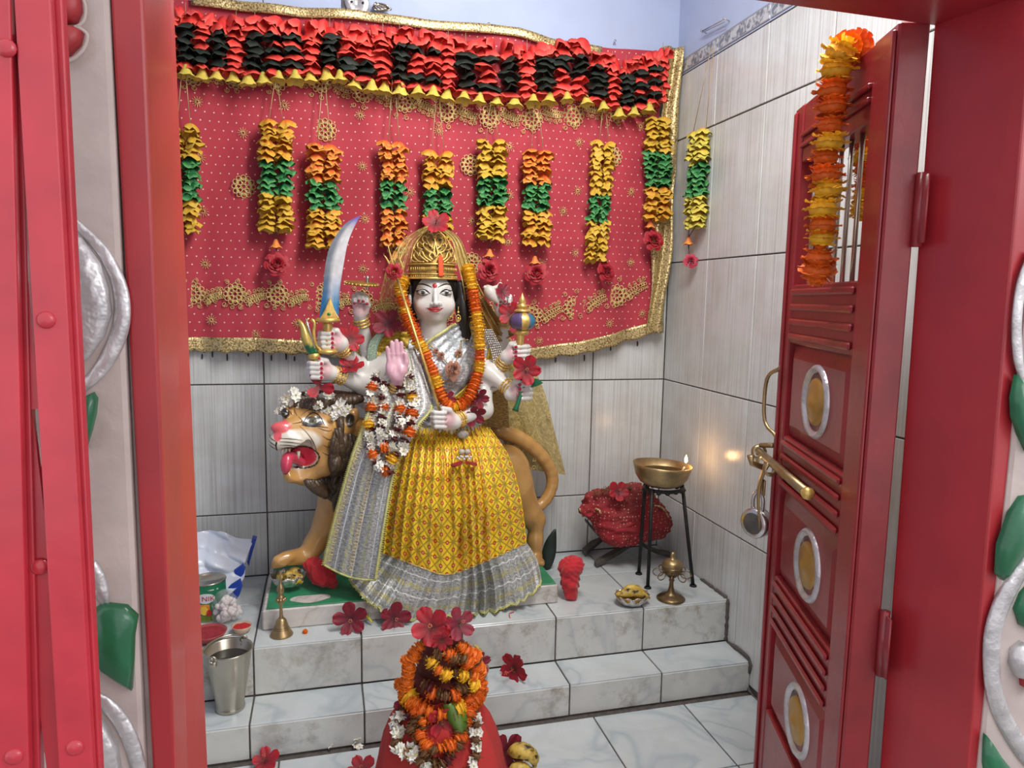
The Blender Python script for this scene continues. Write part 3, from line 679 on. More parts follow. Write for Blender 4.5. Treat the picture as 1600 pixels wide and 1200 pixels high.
OBELL = bell_mesh('orange_bell', (.72, .16, .03), (.85, .30, .06), .019, .026)
def rose_mesh(name, R, c0, c1, seed=0, layers=5, mt='vflower'):
    rr = np.random.RandomState(seed); g = G()
    for L in range(layers):
        k = (L+1)/layers; npet = 3+L
        for p in range(npet):
            a0 = 2*PI*p/npet+L*.7+rr.rand()*.3; w = 2*PI/npet*.75; nu, nv = 5, 5; v = []; c = []
            for j in range(nv):
                t = j/(nv-1)
                for i in range(nu):
                    s = i/(nu-1)-.5; a = a0+s*w*(.5+.7*t); rad = R*(k*.3+k*.72*t**1.3)*(1-.12*(2*s)**2*t); z = R*(.75-.55*k)*(t)+R*.1*rr.rand()*t-R*.25*k*t**3
                    v.append((rad*math.cos(a), rad*math.sin(a), z)); c.append([c0[q]*(1-t)+c1[q]*t for q in range(3)])
            g.add(v, [(j*nu+i, j*nu+i+1, (j+1)*nu+i+1, (j+1)*nu+i) for j in range(nv-1) for i in range(nu-1)], c)
    return mesh(name, g.v, g.f, MT[mt], True, None, g.c)
ROSE = rose_mesh('red_rose', .042, (.14, .002, .006), (.42, .010, .022))
ROSEP = rose_mesh('dusky_rose', .032, (.22, .01, .03), (.50, .03, .07), 3)

# ---- the welcome toran across the top
TT = [(262, 2), (285, 2), (330, 14), (377, 18), (450, 22), (500, 24), (562, 30), (618, 34), (660, 38), (700, 48), (760, 55), (827, 62), (870, 56), (907, 52), (926, 72), (950, 78), (977, 86), (1005, 78), (1034, 66)]
TB = [(262, 102), (285, 104), (340, 112), (400, 117), (450, 114), (500, 112), (520, 108), (560, 124), (620, 132), (700, 141), (760, 150), (830, 152), (870, 146), (900, 148), (940, 160), (975, 172), (1005, 166), (1034, 156)]
YT = -.075
p0 = onY(650, 140, YT)
toran = thing('welcome_toran', 'frilly red ribbon door-hanging spelling WELCOME in black above the deity', 'hanging', p0)
W_ = [('W', 277, 355, ['X.X', 'X.X', 'X.X', 'XXX', 'XXX']), ('', 355, 383, ['.']*5), ('E', 383, 474, ['XXX', 'X.X', 'XX.', 'X.X', 'XXX']), ('', 474, 501, ['.']*5), ('L', 501, 585, ['X..', 'X..', 'X..', 'XXX', 'XXX']), ('', 585, 611, ['.']*5),
      ('C', 611, 690, ['XXX', 'X..', 'X..', 'X..', 'XXX']), ('', 690, 711, ['.']*5), ('O', 711, 811, ['XXX', 'X.X', 'X.X', 'X.X', 'XXX']), ('', 811, 836, ['.']*5),
      ('M', 836, 946, ['XXXX', 'XXXX', 'X.XX', 'X..X', 'X..X']), ('', 946, 968, ['.']*5), ('E', 968, 1030, ['XXX', 'X..', 'XXX', 'X..', 'XXX']), ('', 1030, 1042, ['.']*5)]
W_[2] = ('E', 383, 474, ['XXX', 'X..', 'XXX', 'X..', 'XXX'])
W_.insert(0, ('', 250, 277, ['.']*5))
for L, a, b, bm in W_:
    n = len(bm[0])
    for k in range(n):
        u = a+(b-a)*(k+.5)/n; vt, vb = curve_at(TT, u), curve_at(TB, u); m_ = mpp(onY(u, vt, YT)); sx = (b-a)/n*m_/2/.0210*1.55
        for r in range(8):
            # rows: two tall red ruffles, five letter rows, one red
            tt = [.13, .27, .405, .52, .635, .75, .865, .975][r]; ch = '.' if r < 2 or r == 7 else bm[r-2][k]
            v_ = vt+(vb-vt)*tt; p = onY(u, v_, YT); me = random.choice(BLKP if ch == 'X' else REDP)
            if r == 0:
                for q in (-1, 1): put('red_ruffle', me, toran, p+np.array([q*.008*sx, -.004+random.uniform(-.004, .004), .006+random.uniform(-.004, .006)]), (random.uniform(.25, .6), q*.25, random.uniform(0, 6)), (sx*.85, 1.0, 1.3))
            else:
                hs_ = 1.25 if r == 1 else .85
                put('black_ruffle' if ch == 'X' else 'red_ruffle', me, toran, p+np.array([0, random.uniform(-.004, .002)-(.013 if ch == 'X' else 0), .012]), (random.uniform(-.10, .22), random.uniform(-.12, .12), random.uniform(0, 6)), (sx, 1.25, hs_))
        if k == 0:  # the strings the ruffles are threaded on
            pt, pb = onY(u, vt, YT-.0), onY(u, vb, YT); G().tube([pt, pb], .0009, 4).obj('thread', MT['string'], toran)
u = 268
while u < 1034:
    p = onY(u, curve_at(TB, u)+1, YT-.012); put('yellow_bell', YBELL, toran, p+np.array([0, random.uniform(-.008, .006), .010]), (random.uniform(-.2, .1), random.uniform(-.15, .15), random.uniform(0, 6)), random.uniform(.8, 1.02)); u += random.uniform(22, 29)
adopt(toran)

# ---- hanging strands
YS = -.085
def strand(u, v0, segs, label, y=YS, tilt=0, bell=None, rose=None, width=25, two=True, strings=(100,), right=False, rname='red_rose'):
    """segs: list of (v_from, v_to, kind)"""
    at = (lambda a, b: onX(a, b, y)) if right else (lambda a, b: onY(a, b, y))
    base = at(u+tilt, segs[-1][1]); root = thing('flower_strand', label, 'garland', base, 'artificial flower strands hanging before the red cloth' if not right else None)
    m_ = mpp(base); hw = width/2*m_; v1 = segs[-1][1]
    ax = np.array([0, -1., 0]) if right else np.array([1., 0, 0])
    for (a, b, kind) in segs:
        n = max(4, int(round((b-a)*m_/.0165)))
        for side in ((-1, 1) if two else (0,)):
            for k in range(n):
                v_ = a+(b-a)*(k+.5)/n; uu = u+tilt*(v_-v0)/(v1-v0); ms = {'Y': YEL, 'y': YLE, 'O': ORA, 'G': GRN, 'L': LIM}[kind]
                p = at(uu, v_)+ax*side*hw*.93+np.array([random.uniform(-.003, .003), random.uniform(-.006, .003), random.uniform(-.003, .003)]); me = random.choice(ms); sc = hw/.026*random.uniform(1.12, 1.36) if two else hw/.026*1.05
                put(me.name.split('.')[0], me, root, p, (random.uniform(-.30, .25)*(0 if right else 1), random.uniform(-.25, .25)-side*.10, random.uniform(0, 6)), (sc, sc*.85, .95))
    for side in (-1, 1):
        t0 = at(u+side*2+(strings[1] if len(strings) > 1 else 0), strings[0]); t1 = at(u+side*width*.4, v0+6); G().tube([t0, t1], .0013, 5).obj('string', MT['string'], root)
    if bell:
        b_ = at(*bell)
        for side in (-1, 1): G().tube([at(u+tilt+side*8, v1-6), b_+np.array([0, 0, .004])], .0013, 5).obj('wire', MT['wire'], root)
        put('orange_bell', OBELL, root, b_+np.array([0, 0, .005]), (0, 0, random.uniform(0, 6)), 1.05)
        if rose: G().tube([b_-np.array([0, 0, .01]), at(*rose)], .0022, 6).obj('wire', MT['wire'], root)
    if rose:
        put('red_rose', ROSE if not right else ROSEP, root, at(*rose)+np.array([0, -.01, 0]), (Euler((PI/2-.25, 0, random.uniform(-.4, .4))).to_quaternion() @ Euler((0, 0, random.uniform(0, 6))).to_quaternion()).to_euler(), random.uniform(.9, 1.05) if not right else .85)
    adopt(root); return root
strand(287, 190, [(190, 240, 'y'), (240, 305, 'G'), (305, 358, 'y')], 'yellow and green flower strand half hidden by the left door post', width=26)
strand(431, 183, [(183, 245, 'Y'), (245, 297, 'G'), (297, 355, 'y')], 'flower strand with orange bell and red rose left of the raised sword', bell=(431, 376), rose=(433, 413), width=27, strings=(128,))
strand(506, 220, [(220, 277, 'O'), (277, 320, 'G'), (320, 380, 'Y')], 'flower strand hanging directly behind the tip of the sword', width=27, strings=(128,))
strand(615, 216, [(216, 278, 'O'), (278, 322, 'G'), (322, 378, 'O')], 'narrow flower strand ending above the trident', bell=(617, 394), width=21, strings=(125,))
strand(684, 232, [(232, 287, 'Y'), (287, 330, 'G'), (330, 368, 'y')], 'flower strand hanging right behind the top of the gold crown', width=24, strings=(150,))
strand(769, 214, [(214, 272, 'y'), (272, 317, 'G'), (317, 368, 'y')], 'first flower strand to the right of the crown', bell=(765, 391), rose=(763, 422), width=25, strings=(158,))
strand(839, 230, [(230, 282, 'O'), (282, 324, 'G'), (324, 378, 'Y')], 'flower strand with red rose above the gold mace head', bell=(836, 402), rose=(837, 427), width=24, strings=(160,))
strand(944, 216, [(216, 268, 'y'), (268, 300, 'y'), (300, 340, 'G'), (340, 402, 'y')], 'thin tilted flower strand left of the cloth corner', tilt=-14, bell=None, rose=(945, 425), width=19, strings=(168,))
strand(1029, 178, [(178, 232, 'y'), (232, 286, 'G'), (286, 338, 'Y')], 'flower strand over the gold lace edge of the cloth', tilt=-2, bell=(1016, 346), rose=(1019, 376), width=23, strings=(90,))
strand(1093, 200, [(200, 252, 'L'), (252, 300, 'G'), (300, 350, 'L')], 'lime and green flower strand hanging on the tiled side wall', y=-.028, tilt=-8, bell=(1076, 372), rose=(1077, 408), width=24, strings=(75, 20), right=True)

# ================================================================== SCULPTED BODIES: distance fields turned into one continuous surface
class SDF:
    def __init__(s, lo, hi, h):
        s.h = h; s.lo = np.array(lo, float); s.n = (np.ceil((np.array(hi)-s.lo)/h)).astype(int)+1; s.f = np.full(s.n, .08, np.float32)
        s.ax = [s.lo[i]+h*np.arange(s.n[i]) for i in range(3)]
    def _reg(s, lo, hi, m):
        a = np.clip(np.floor((np.array(lo)-m-s.lo)/s.h).astype(int), 0, s.n); b = np.clip(np.ceil((np.array(hi)+m-s.lo)/s.h).astype(int)+1, 0, s.n)
        return a, b, np.meshgrid(*[s.ax[i][a[i]:b[i]].astype(np.float32) for i in range(3)], indexing='ij', sparse=True)
    def _put(s, a, b, d, k, sub=False):
        q = s.f[a[0]:b[0], a[1]:b[1], a[2]:b[2]]
        if sub: hh = np.maximum(k-np.abs(q+d), 0)/k if k > 0 else 0; q[...] = np.maximum(q, -d)+hh*hh*k*.25
        else: hh = np.maximum(k-np.abs(q-d), 0)/k if k > 0 else 0; q[...] = np.minimum(q, d)-hh*hh*k*.25
    def rc(s, p, q, r1, r2, k=.01):
        p = np.array(p, float); q = np.array(q, float); R = max(r1, r2); a, b, (X, Y, Z) = s._reg(np.minimum(p, q)-R, np.maximum(p, q)+R, k+3*s.h)
        d = q-p; L = float(d@d)+1e-12; t = np.clip(((X-p[0])*d[0]+(Y-p[1])*d[1]+(Z-p[2])*d[2])/L, 0, 1)
        dd = np.sqrt((X-p[0]-t*d[0])**2+(Y-p[1]-t*d[1])**2+(Z-p[2]-t*d[2])**2)-(r1+(r2-r1)*t); s._put(a, b, dd, k); return s
    def chain(s, P, R, k=.01, k2=None):
        for i in range(len(P)-1): s.rc(P[i], P[i+1], R[i], R[i+1], k if i == 0 or k2 is None else k2)
        return s
    def ell(s, c, r, k=.01, rot=None, sub=False):
        c = np.array(c, float); r = np.array(r, float)*np.ones(3); R = r.max(); a, b, (X, Y, Z) = s._reg(c-R, c+R, k+3*s.h)
        X = X-c[0]; Y = Y-c[1]; Z = Z-c[2]
        if rot is not None:
            M = np.array(Euler(rot).to_matrix()).T; X, Y, Z = M[0, 0]*X+M[0, 1]*Y+M[0, 2]*Z, M[1, 0]*X+M[1, 1]*Y+M[1, 2]*Z, M[2, 0]*X+M[2, 1]*Y+M[2, 2]*Z
        k0 = np.sqrt((X/r[0])**2+(Y/r[1])**2+(Z/r[2])**2); k1 = np.sqrt((X/r[0]**2)**2+(Y/r[1]**2)**2+(Z/r[2]**2)**2)+1e-9
        s._put(a, b, k0*(k0-1)/k1, k, sub); return s
    def cut(s, fn, lo, hi):
        a, b, (X, Y, Z) = s._reg(lo, hi, 0); q = s.f[a[0]:b[0], a[1]:b[1], a[2]:b[2]]; q[...] = fn(X, Y, Z, q)
    def mesh(s):
        f = s.f; ins = f < 0; nx, ny, nz = f.shape
        cell = np.zeros((nx-1, ny-1, nz-1), np.uint8)
        for i in (0, 1):
            for j in (0, 1):
                for k in (0, 1): cell += ins[i:nx-1+i, j:ny-1+j, k:nz-1+k]
        act = np.argwhere((cell > 0) & (cell < 8)); n = len(act); acc = np.zeros((n, 3)); cnt = np.zeros(n)
        C = [(i, j, k) for i in (0, 1) for j in (0, 1) for k in (0, 1)]
        val = {c: f[act[:, 0]+c[0], act[:, 1]+c[1], act[:, 2]+c[2]].astype(float) for c in C}
        for a in C:
            for ax in range(3):
                if a[ax] == 0:
                    b = list(a); b[ax] = 1; b = tuple(b); va, vb = val[a], val[b]; m = (va < 0) != (vb < 0); t = np.where(m, va/(va-vb+1e-20), 0)
                    for q in range(3): acc[:, q] += np.where(m, a[q]+(t if q == ax else 0), 0)
                    cnt += m
        v = (act+acc/np.maximum(cnt, 1)[:, None])*s.h+s.lo
        idx = np.full((nx, ny, nz), -1, np.int32); idx[act[:, 0], act[:, 1], act[:, 2]] = np.arange(n); F = []
        for ax in range(3):
            A = np.moveaxis(ins, ax, 0); m = A[:-1] != A[1:]; e = np.argwhere(m); sgn = A[:-1][m]
            o1, o2 = [(1, 2), (2, 0), (0, 1)][ax]; P = np.zeros((len(e), 3), int); P[:, ax] = e[:, 0]; rest = [q for q in range(3) if q != ax]; P[:, rest[0]] = e[:, 1]; P[:, rest[1]] = e[:, 2]
            ok = (P[:, o1] > 0) & (P[:, o2] > 0); P = P[ok]; sgn = sgn[ok]; d1 = np.zeros(3, int); d1[o1] = 1; d2 = np.zeros(3, int); d2[o2] = 1
            q = np.stack([idx[tuple(x.T)] for x in (P-d1-d2, P-d2, P, P-d1)], 1); q = np.where(sgn[:, None], q, q[:, ::-1]); F.append(q[(q >= 0).all(1)])
        return v, np.concatenate(F)
def fast_mesh(name, v, f, mat_, col=None, smooth=3):
    v = np.asarray(v); f = np.asarray(f)
    for _ in range(smooth):       # light Laplacian smoothing
        s_ = np.zeros_like(v); c_ = np.zeros(len(v))
        for a in range(4):
            b = (a+1) % 4
            for k in range(3): s_[:, k] += np.bincount(f[:, a], v[f[:, b], k], len(v))+np.bincount(f[:, b], v[f[:, a], k], len(v))
            c_ += np.bincount(f[:, a], minlength=len(v))+np.bincount(f[:, b], minlength=len(v))
        v = v*.5+.5*s_/np.maximum(c_, 1)[:, None]
    me = bpy.data.meshes.new(name); me.vertices.add(len(v)); me.vertices.foreach_set('co', v.ravel()); me.loops.add(len(f)*4); me.loops.foreach_set('vertex_index', f.ravel().astype(np.int32))
    me.polygons.add(len(f)); me.polygons.foreach_set('loop_start', np.arange(0, len(f)*4, 4, dtype=np.int32)); me.polygons.foreach_set('use_smooth', np.ones(len(f), bool))
    me.update(calc_edges=True)
    if col is not None:
        a = me.color_attributes.new('Col', 'FLOAT_COLOR', 'POINT'); c = np.ones((len(v), 4)); c[:, :3] = col(v); a.data.foreach_set('color', c.ravel())
    me.materials.append(mat_); return me, v, f
def bvh_of(v, f): return BVHTree.FromPolygons([tuple(p) for p in v], [tuple(map(int, q)) for q in f])
def front(bvh, x, z, default=None, y0=-1.2):
    h = bvh.ray_cast(Vector((x, y0, z)), Vector((0, 1, 0)))
    return (h[0].y, h[1]) if h[0] is not None else (default, Vector((0, -1, 0)))

# ---------------------------------------------------------------- pedestal
PT = Z1+.066
ped_m = G(); PX0, PX1, PY0, PY1 = -1.474, -.565, -.440, -.055
ped_m.box((PX0, PY0, Z1), (PX1, PY1, PT-.004), b=.004); MT['ped'] = marble_mat('stained_white_marble', (.62, .585, .55), (.50, .45, .42), 1.0, 2.2)
ped = ped_m.obj('pedestal_slab', MT['ped'], None, False); tag(ped, 'white marble slab with green painted top under the lion and goddess', 'pedestal')
o = G().box((PX0+.012, PY0+.004, PT-.004), (PX1-.006, PY1-.01, PT), b=.0015).obj('painted_top', MT['green'], ped, False); ped.name = 'pedestal'
g = G(); c = onZ(485, 935, PT); g.add([(c[0]+.05*k*math.cos(a)*1.2, c[1]+.028*k*math.sin(a*1.0)*(1+.2*math.sin(3*a)), PT+.0006) for k in (0.01, 1) for a in [2*PI*i/20 for i in range(20)]], [(i, (i+1) % 20, 20+(i+1) % 20, 20+i) for i in range(20)]); g.obj('bare_patch', MT['ped'], ped)

# ---------------------------------------------------------------- lion
YLN = -.26
def s_(u, v, y): return onY(u, v, y)
def R_px(r, y=-.3): return r*.00196*(1+(y+.3)*.45)
L = SDF((-1.52, -.56, PT-.005), (-.46, -.06, .96), .0030)
def lc(P, R, k=.02): L.chain([s_(*p) for p in P], [R_px(r, p[2]) for r, p in zip(R, P)], k)
def le(p, r, k=.02, rot=None, sub=False): L.ell(s_(*p), [x*.00196 for x in r], k, rot, sub)
# trunk, haunch, legs
lc([(560, 745, -.22), (650, 730, -.2), (760, 735, -.2)], [52, 46, 44], .03)
le((790, 745, -.20), (46, 40, 58), .03); lc([(800, 770, -.2), (822, 800, -.2)], [40, 26], .03)
lc([(822, 800, -.21), (838, 812, -.21), (836, 845, -.215), (836, 868, -.22)], [20, 14, 12.5, 12], .02); lc([(836, 872, -.225), (838, 880, -.27)], [12, 8], .012)
for k in range(3): lc([(828+9*k, 878, -.25), (829+9*k, 881, -.275)], [6, 4.5], .006)
lc([(770, 790, -.12), (800, 830, -.12), (806, 858, -.12)], [30, 18, 12], .02)
# tail
tp = [(778, 672, -.17), (812, 685, -.16), (840, 706, -.15), (859, 732, -.145), (863, 755, -.145), (855, 778, -.15), (838, 795, -.16), (828, 800, -.17)]
tp = [tuple(p) for p in spline(tp, 16)]; lc(tp, list(np.interp(range(16), [0, 8, 15], [13, 10, 8])), .008)
# near front leg
lc([(535, 760, -.25), (515, 812, -.26), (492, 850, -.27), (482, 868, -.28)], [38, 23, 16, 14], .02)
lc([(478, 868, -.28), (450, 872, -.31)], [14, 12], .015)
for k in range(4): lc([(466-7*k, 866+1.5*k, -.300-.008*k), (452-6*k, 870+2*k, -.325-.004*k), (444-5*k, 880+k, -.335)], [8, 7.5, 5.5], .007)
lc([(575, 770, -.16), (560, 830, -.16), (555, 870, -.17), (540, 880, -.2)], [34, 20, 15, 12], .02)
# neck and head
lc([(570, 700, -.24), (520, 690, -.28)], [48, 44], .03)
le((500, 676, -.32), (43, 46, 43), .02)            # skull
le((475, 650, -.345), (32, 22, 22), .02)             # brow
lc([(490, 662, -.35), (452, 668, -.40)], [22, 15], .02)    # bridge of the nose
lc([(478, 686, -.37), (446, 686, -.415)], [25, 18], .015)   # muzzle
le((460, 689, -.402), (27, 23, 19), .012); le((434, 690, -.42), (13, 16, 13), .01)
le((438, 668, -.418), (14, 9, 8.5), .010)           # nose
lc([(498, 712, -.34), (478, 742, -.36), (455, 742, -.39)], [30, 15, 13], .02)   # jaw
le((505, 715, -.33), (26, 32, 30), .02)
le((489, 655, -.378), (12, 9, 10), .006); le((447, 645, -.385), (8, 8, 8), .006)       # eyelids
lc([(462, 640, -.37), (494, 638, -.365), (505, 648, -.35)], [6, 7, 5], .012)          # eyebrow ridge
lc([(470, 668, -.40), (492, 690, -.39), (500, 712, -.375)], [4, 5, 4], .014)
lc([(538, 668, -.33), (550, 650, -.345), (556, 641, -.345)], [16, 11, 4], .01); le((547, 656, -.372), (7, 12, 8), .008, (0, .5, 0), True)   # near ear
# mouth
le((470, 716, -.415), (22, 16, 42), .006, (0, -.15, 0), True); le((452, 712, -.42), (14, 13, 30), .006, None, True)
le((425, 674, -.452), (3.5, 4, 6), .003, None, True); le((443, 676, -.452), (4, 4, 6), .003, None, True)
def XZ(u, v, y): p = s_(u, v, y); return p[0], p[2]
def dist_px(v, u0, v0, y, ru, rv):
    x, z = XZ(u0, v0, y); return np.sqrt(((v[:, 0]-x)/(ru*.00196))**2+((v[:, 2]-z)/(rv*.00196))**2)
def lion_col(v):
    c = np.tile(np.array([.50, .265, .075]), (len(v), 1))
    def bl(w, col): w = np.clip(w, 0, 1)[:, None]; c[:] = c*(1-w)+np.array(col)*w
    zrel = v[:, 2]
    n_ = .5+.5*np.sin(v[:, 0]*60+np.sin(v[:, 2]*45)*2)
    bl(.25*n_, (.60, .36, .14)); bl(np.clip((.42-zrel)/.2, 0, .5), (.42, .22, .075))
    dm = dist_px(v, 458, 689, -.40, 40, 19.5); hd = v[:, 1] < -.33
    bl(np.clip((1.1-dm)*5, 0, 1)*(v[:, 1] < -.345), (.66, .60, .50))
    dj = dist_px(v, 462, 708, -.40, 34, 22); bl(np.clip((1.06-dist_px(v, 470, 716, -.4, 26, 20))*8, 0, 1)*(v[:, 1] < -.33), (.50, .38, .25))
    cav = dist_px(v, 470, 716, -.415, 22.5, 16.5); x, z = XZ(470, 716, -.415)
    bl(((cav < 1.0) & (v[:, 1] < -.30) & (v[:, 1] > -.405)), (.58, .025, .05))
    bl((((dist_px(v, 474, 716, -.4, 24, 18.) < 1) & (dist_px(v, 474, 716, -.4, 21.5, 15.5) > 1)) & (v[:, 1] < -.33)), (.012, .008, .006))
    bl(np.clip((1.05-dist_px(v, 436, 667, -.433, 17, 9.5))*8, 0, 1)*(v[:, 1] < -.395), (.72, .12, .13))
    bl(np.clip((1.05-dist_px(v, 434, 680, -.433, 6, 8))*8, 0, 1)*(v[:, 1] < -.42), (.68, .10, .12))
    bl((dist_px(v, 489, 657, -.378, 16, 8) < 1)*(v[:, 1] < -.35), (.02, .015, .01)); bl((dist_px(v, 444, 645, -.385, 8, 8) < 1)*(v[:, 1] < -.36), (.02, .015, .01))
    bl(np.clip((1.1-dist_px(v, 547, 657, -.36, 7, 12))*4, 0, 1)*(v[:, 1] < -.32), (.06, .045, .03))
    return c
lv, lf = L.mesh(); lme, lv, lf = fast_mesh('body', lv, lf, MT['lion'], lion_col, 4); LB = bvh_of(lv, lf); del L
lion = thing('lion_statue', 'painted tan lion with brown mane and open red mouth standing behind the goddess', 'statue', s_(640, 870, -.2)*np.array([1, 1, 0])+np.array([0, 0, PT]))
link(bpy.data.objects.new('body', lme), lion)
def stroke(bvh, pts, r, name, m, parent, y=-.4, n=24, flat=True, seg=6, off=0.):
    """a painted or carved line lying on the surface"""
    P = even([np.array(XZ(u, v, y)) for u, v in pts], n); rr = np.interp(np.linspace(0, 1, n), np.linspace(0, 1, len(r)), r)*.00196; Q = []; yl = None
    for p in P:
        h, _ = front(bvh, p[0], p[1]); h = yl if h is None else h; yl = h
        Q.append(h if h is not None else y)
    return G().tube([(p[0], q-off, p[1]) for p, q in zip(P, Q)], list(rr), seg).obj(name, m, parent)
def decal(bvh, u, v, ru, rv, name, m, parent, y=-.4, off=.0012, shape=None, n=20, rings=4, bulge=0.):
    x0, z0 = XZ(u, v, y); verts = []; fs = []
    for j in range(rings+1):
        t = j/rings
        for i in range(n):
            a = 2*PI*i/n; k = 1 if shape is None else shape(a); x = x0+ru*.00196*t*math.cos(a)*k; z = z0+rv*.00196*t*math.sin(a)*(k if shape is None else shape(a)); h, _ = front(bvh, x, z); h = y if h is None else h
            verts.append([x, h-off-bulge*(1-t*t), z])
    fs = [(j*n+i, j*n+(i+1) % n, (j+1)*n+(i+1) % n, (j+1)*n+i) for j in range(rings) for i in range(n)]
    return G().add(verts, fs).obj(name, m, parent)
almond = lambda a: 1/max(.2, (abs(math.cos(a))**1.2*1.0+abs(math.sin(a))**1.2*1.15))
for (u, v, k) in ((489, 656, 1.), (443, 645, .6)):
    decal(LB, u, v, 11*k, 6.*k, 'eye_white', MT['eyewhite'], lion, -.38, .0012, almond); decal(LB, u, v, 5.6*k, 5.4*k, 'iris', mat('pale_green_iris', (.12, .13, .08), .1, var=.3, vs=300) if k == 1 else bpy.data.materials['pale_green_iris'], lion, -.38, .0022); decal(LB, u, v, 2.2*k, 2.2*k, 'pupil', MT['black'], lion, -.38, .0032)
BR = mat('brown_paint_line', (.16, .075, .02), .35, var=0)
stroke(LB, [(473, 662), (480, 651), (490, 646), (500, 652), (507, 664)], [.4, 1., .9, .4], 'eyelid_line', MT['black'], lion); stroke(LB, [(471, 663), (485, 665), (497, 666), (512, 668)], [.4, 1., .5], 'eyelid_line', MT['black'], lion)
stroke(LB, [(470, 650), (480, 643), (492, 641), (502, 647)], [.3, .7, .3], 'eyebrow_line', BR, lion)
for k in range(5): stroke(LB, [(437+k, 680+5*k), (455, 681+5*k), (473-k, 684+5*k)], [.3, .8, .3], 'muzzle_line', MT['black'], lion, n=14)
for k in range(4): stroke(LB, [(420+k, 679+6*k), (427, 682+6*k), (433, 685+6*k)], [.3, .7, .3], 'muzzle_line', MT['black'], lion, n=8)
stroke(LB, [(434, 685), (433, 692), (434, 699)], [1.3, 1], 'lip_line', MT['black'], lion, n=8)
for P in ([(468, 664), (481, 676), (490, 690), (495, 706)], [(497, 668), (512, 673), (519, 672)], [(504, 680), (514, 686), (522, 683)], [(505, 694), (514, 699), (523, 696)], [(503, 706), (514, 712), (522, 707)], [(452, 634), (452, 642), (457, 650)], [(463, 634), (460, 642), (464, 650)], [(466, 651), (472, 658), (458, 660)]): stroke(LB, P, [.4, 1., .4], 'wrinkle_line', BR, lion, n=16)
# tongue, teeth
TM = mat('pink_tongue_enamel', (.60, .05, .10), .28, var=.12, coat=.5)
g = G(); P = even([s_(474, 724, -.37), s_(460, 716, -.40), s_(450, 715, -.425), s_(447, 728, -.44), s_(446, 740, -.435)], 12); v, f = tube(P, [R_px(r) for r in (6, 7, 7, 7.5, 8, 8.3, 8.6, 9, 9, 8, 6.5, 3)], 12); g.add(v, f).obj('tongue', TM, lion)
IV = mat('ivory_tooth_paint', (.66, .60, .47), .25, var=.05)
for (u, v, y, w, h) in ((466, 705, -.405, 3.2, 12), (441, 702, -.42, 3, 9), (470, 735, -.375, 3.6, -17), (452, 701, -.42, 2, 5), (447, 701, -.424, 1.8, 5)):
    a = s_(u, v, y); b = s_(u+(.5 if h > 0 else -4), v+h, y-.006); G().tube([a, a+(b-a)*.5, b], [R_px(w), R_px(w*.75), R_px(.6)], 8).obj('fang', IV, lion)
for k in range(6):
    p = s_(474+k*3.3, 730-k*k*.45, -.385+k*.003); G().ell(p, (R_px(1.9), .004, R_px(2.6)), 8).obj('tooth', IV, lion)
# mane: overlapping locks of carved hair swept down from the head
MN = mat('carved_brown_mane', (.085, .052, .030), .45, var=.45, vs=45, bump=.8, bs=110, coat=.2, bd=.004)
g = G()
def lock_(p, q, w, g, bend=8, out=6, ydef=-.30):
    P = even([np.array([p[0], p[1], 0.]), np.array([(p[0]+q[0])/2+bend, (p[1]+q[1])/2, 0.]), np.array([q[0], q[1], 0.])], 9); Q = []; last = ydef
    for i, c in enumerate(P):
        x, z = XZ(c[0], c[1], -.33); h, _ = front(LB, x, z)
        if h is None or h > last+.05: h = last+.006
        last = h; Q.append(np.array([x, h-out*.00196*math.sin(PI*min(1, .25+i/9)), z]))
    v, f = tube(Q, [R_px(w)*k for k in (.5, .85, 1, 1, .95, .8, .6, .38, .08)], 8); g.add(v, f)
mseed = random.Random(3)
for k in range(260):
    t = k/259; u0 = 522-8*math.sin(t*3)+mseed.uniform(0, 60); v0 = 636+t*118+mseed.uniform(-8, 8); ln = 40+mseed.uniform(-10, 14)
    u0 += 7
    if u0 > 530 and v0 < 672: continue
    lock_((u0, v0), (u0+9-16*t+mseed.uniform(-6, 6), v0+ln), mseed.uniform(3.4, 6.), g, mseed.uniform(-5, 5), mseed.uniform(3, 12))
for k in range(14): lock_((478+k*4.5, 741+k*1.2), (512+k*3+mseed.uniform(-4, 4), 790-abs(k-4)*3), 7, g, mseed.uniform(-5, 5), 5)
for k in range(16): lock_((458+k*6, 634-abs(k-5)*.9), (474+k*6, 616+abs(k-6)*.9), 8, g, mseed.uniform(-4, 4), 6, -.345)
for k in range(16): lock_((466+k*6, 624), (480+k*6, 612+abs(k-6)*1.2), 9, g, 0, 2, -.33)
g.obj('mane', MN, lion)
adopt(lion)

# ---------------------------------------------------------------- goddess
WH, PK = np.array([.66, .64, .60]), np.array([.66, .42, .43])
B = SDF((-1.46, -.53, .56), (-.56, -.12, 1.36), .0025)
def bc(P, R, k=.02, k2=None): B.chain([s_(*p) for p in P], [r*.00198 for r in R], k, k2)
def be(p, r, k=.02, rot=None, sub=False): B.ell(s_(*p), [x*.00198 for x in r], k, rot, sub)
NAILS = []; PALMS = []
# torso
bc([(620, 550, -.25), (748, 550, -.25)], [21, 21], .05); be((684, 575, -.265), (54, 36, 42), .04); be((661, 582, -.31), (23, 18, 22), .03); be((707, 582, -.31), (23, 18, 22), .03)
be((692, 630, -.26), (44, 32, 40), .05); be((697, 668, -.28), (60, 46, 32), .05)
bc([(677, 498, -.275), (677, 532, -.262)], [21, 25], .03)
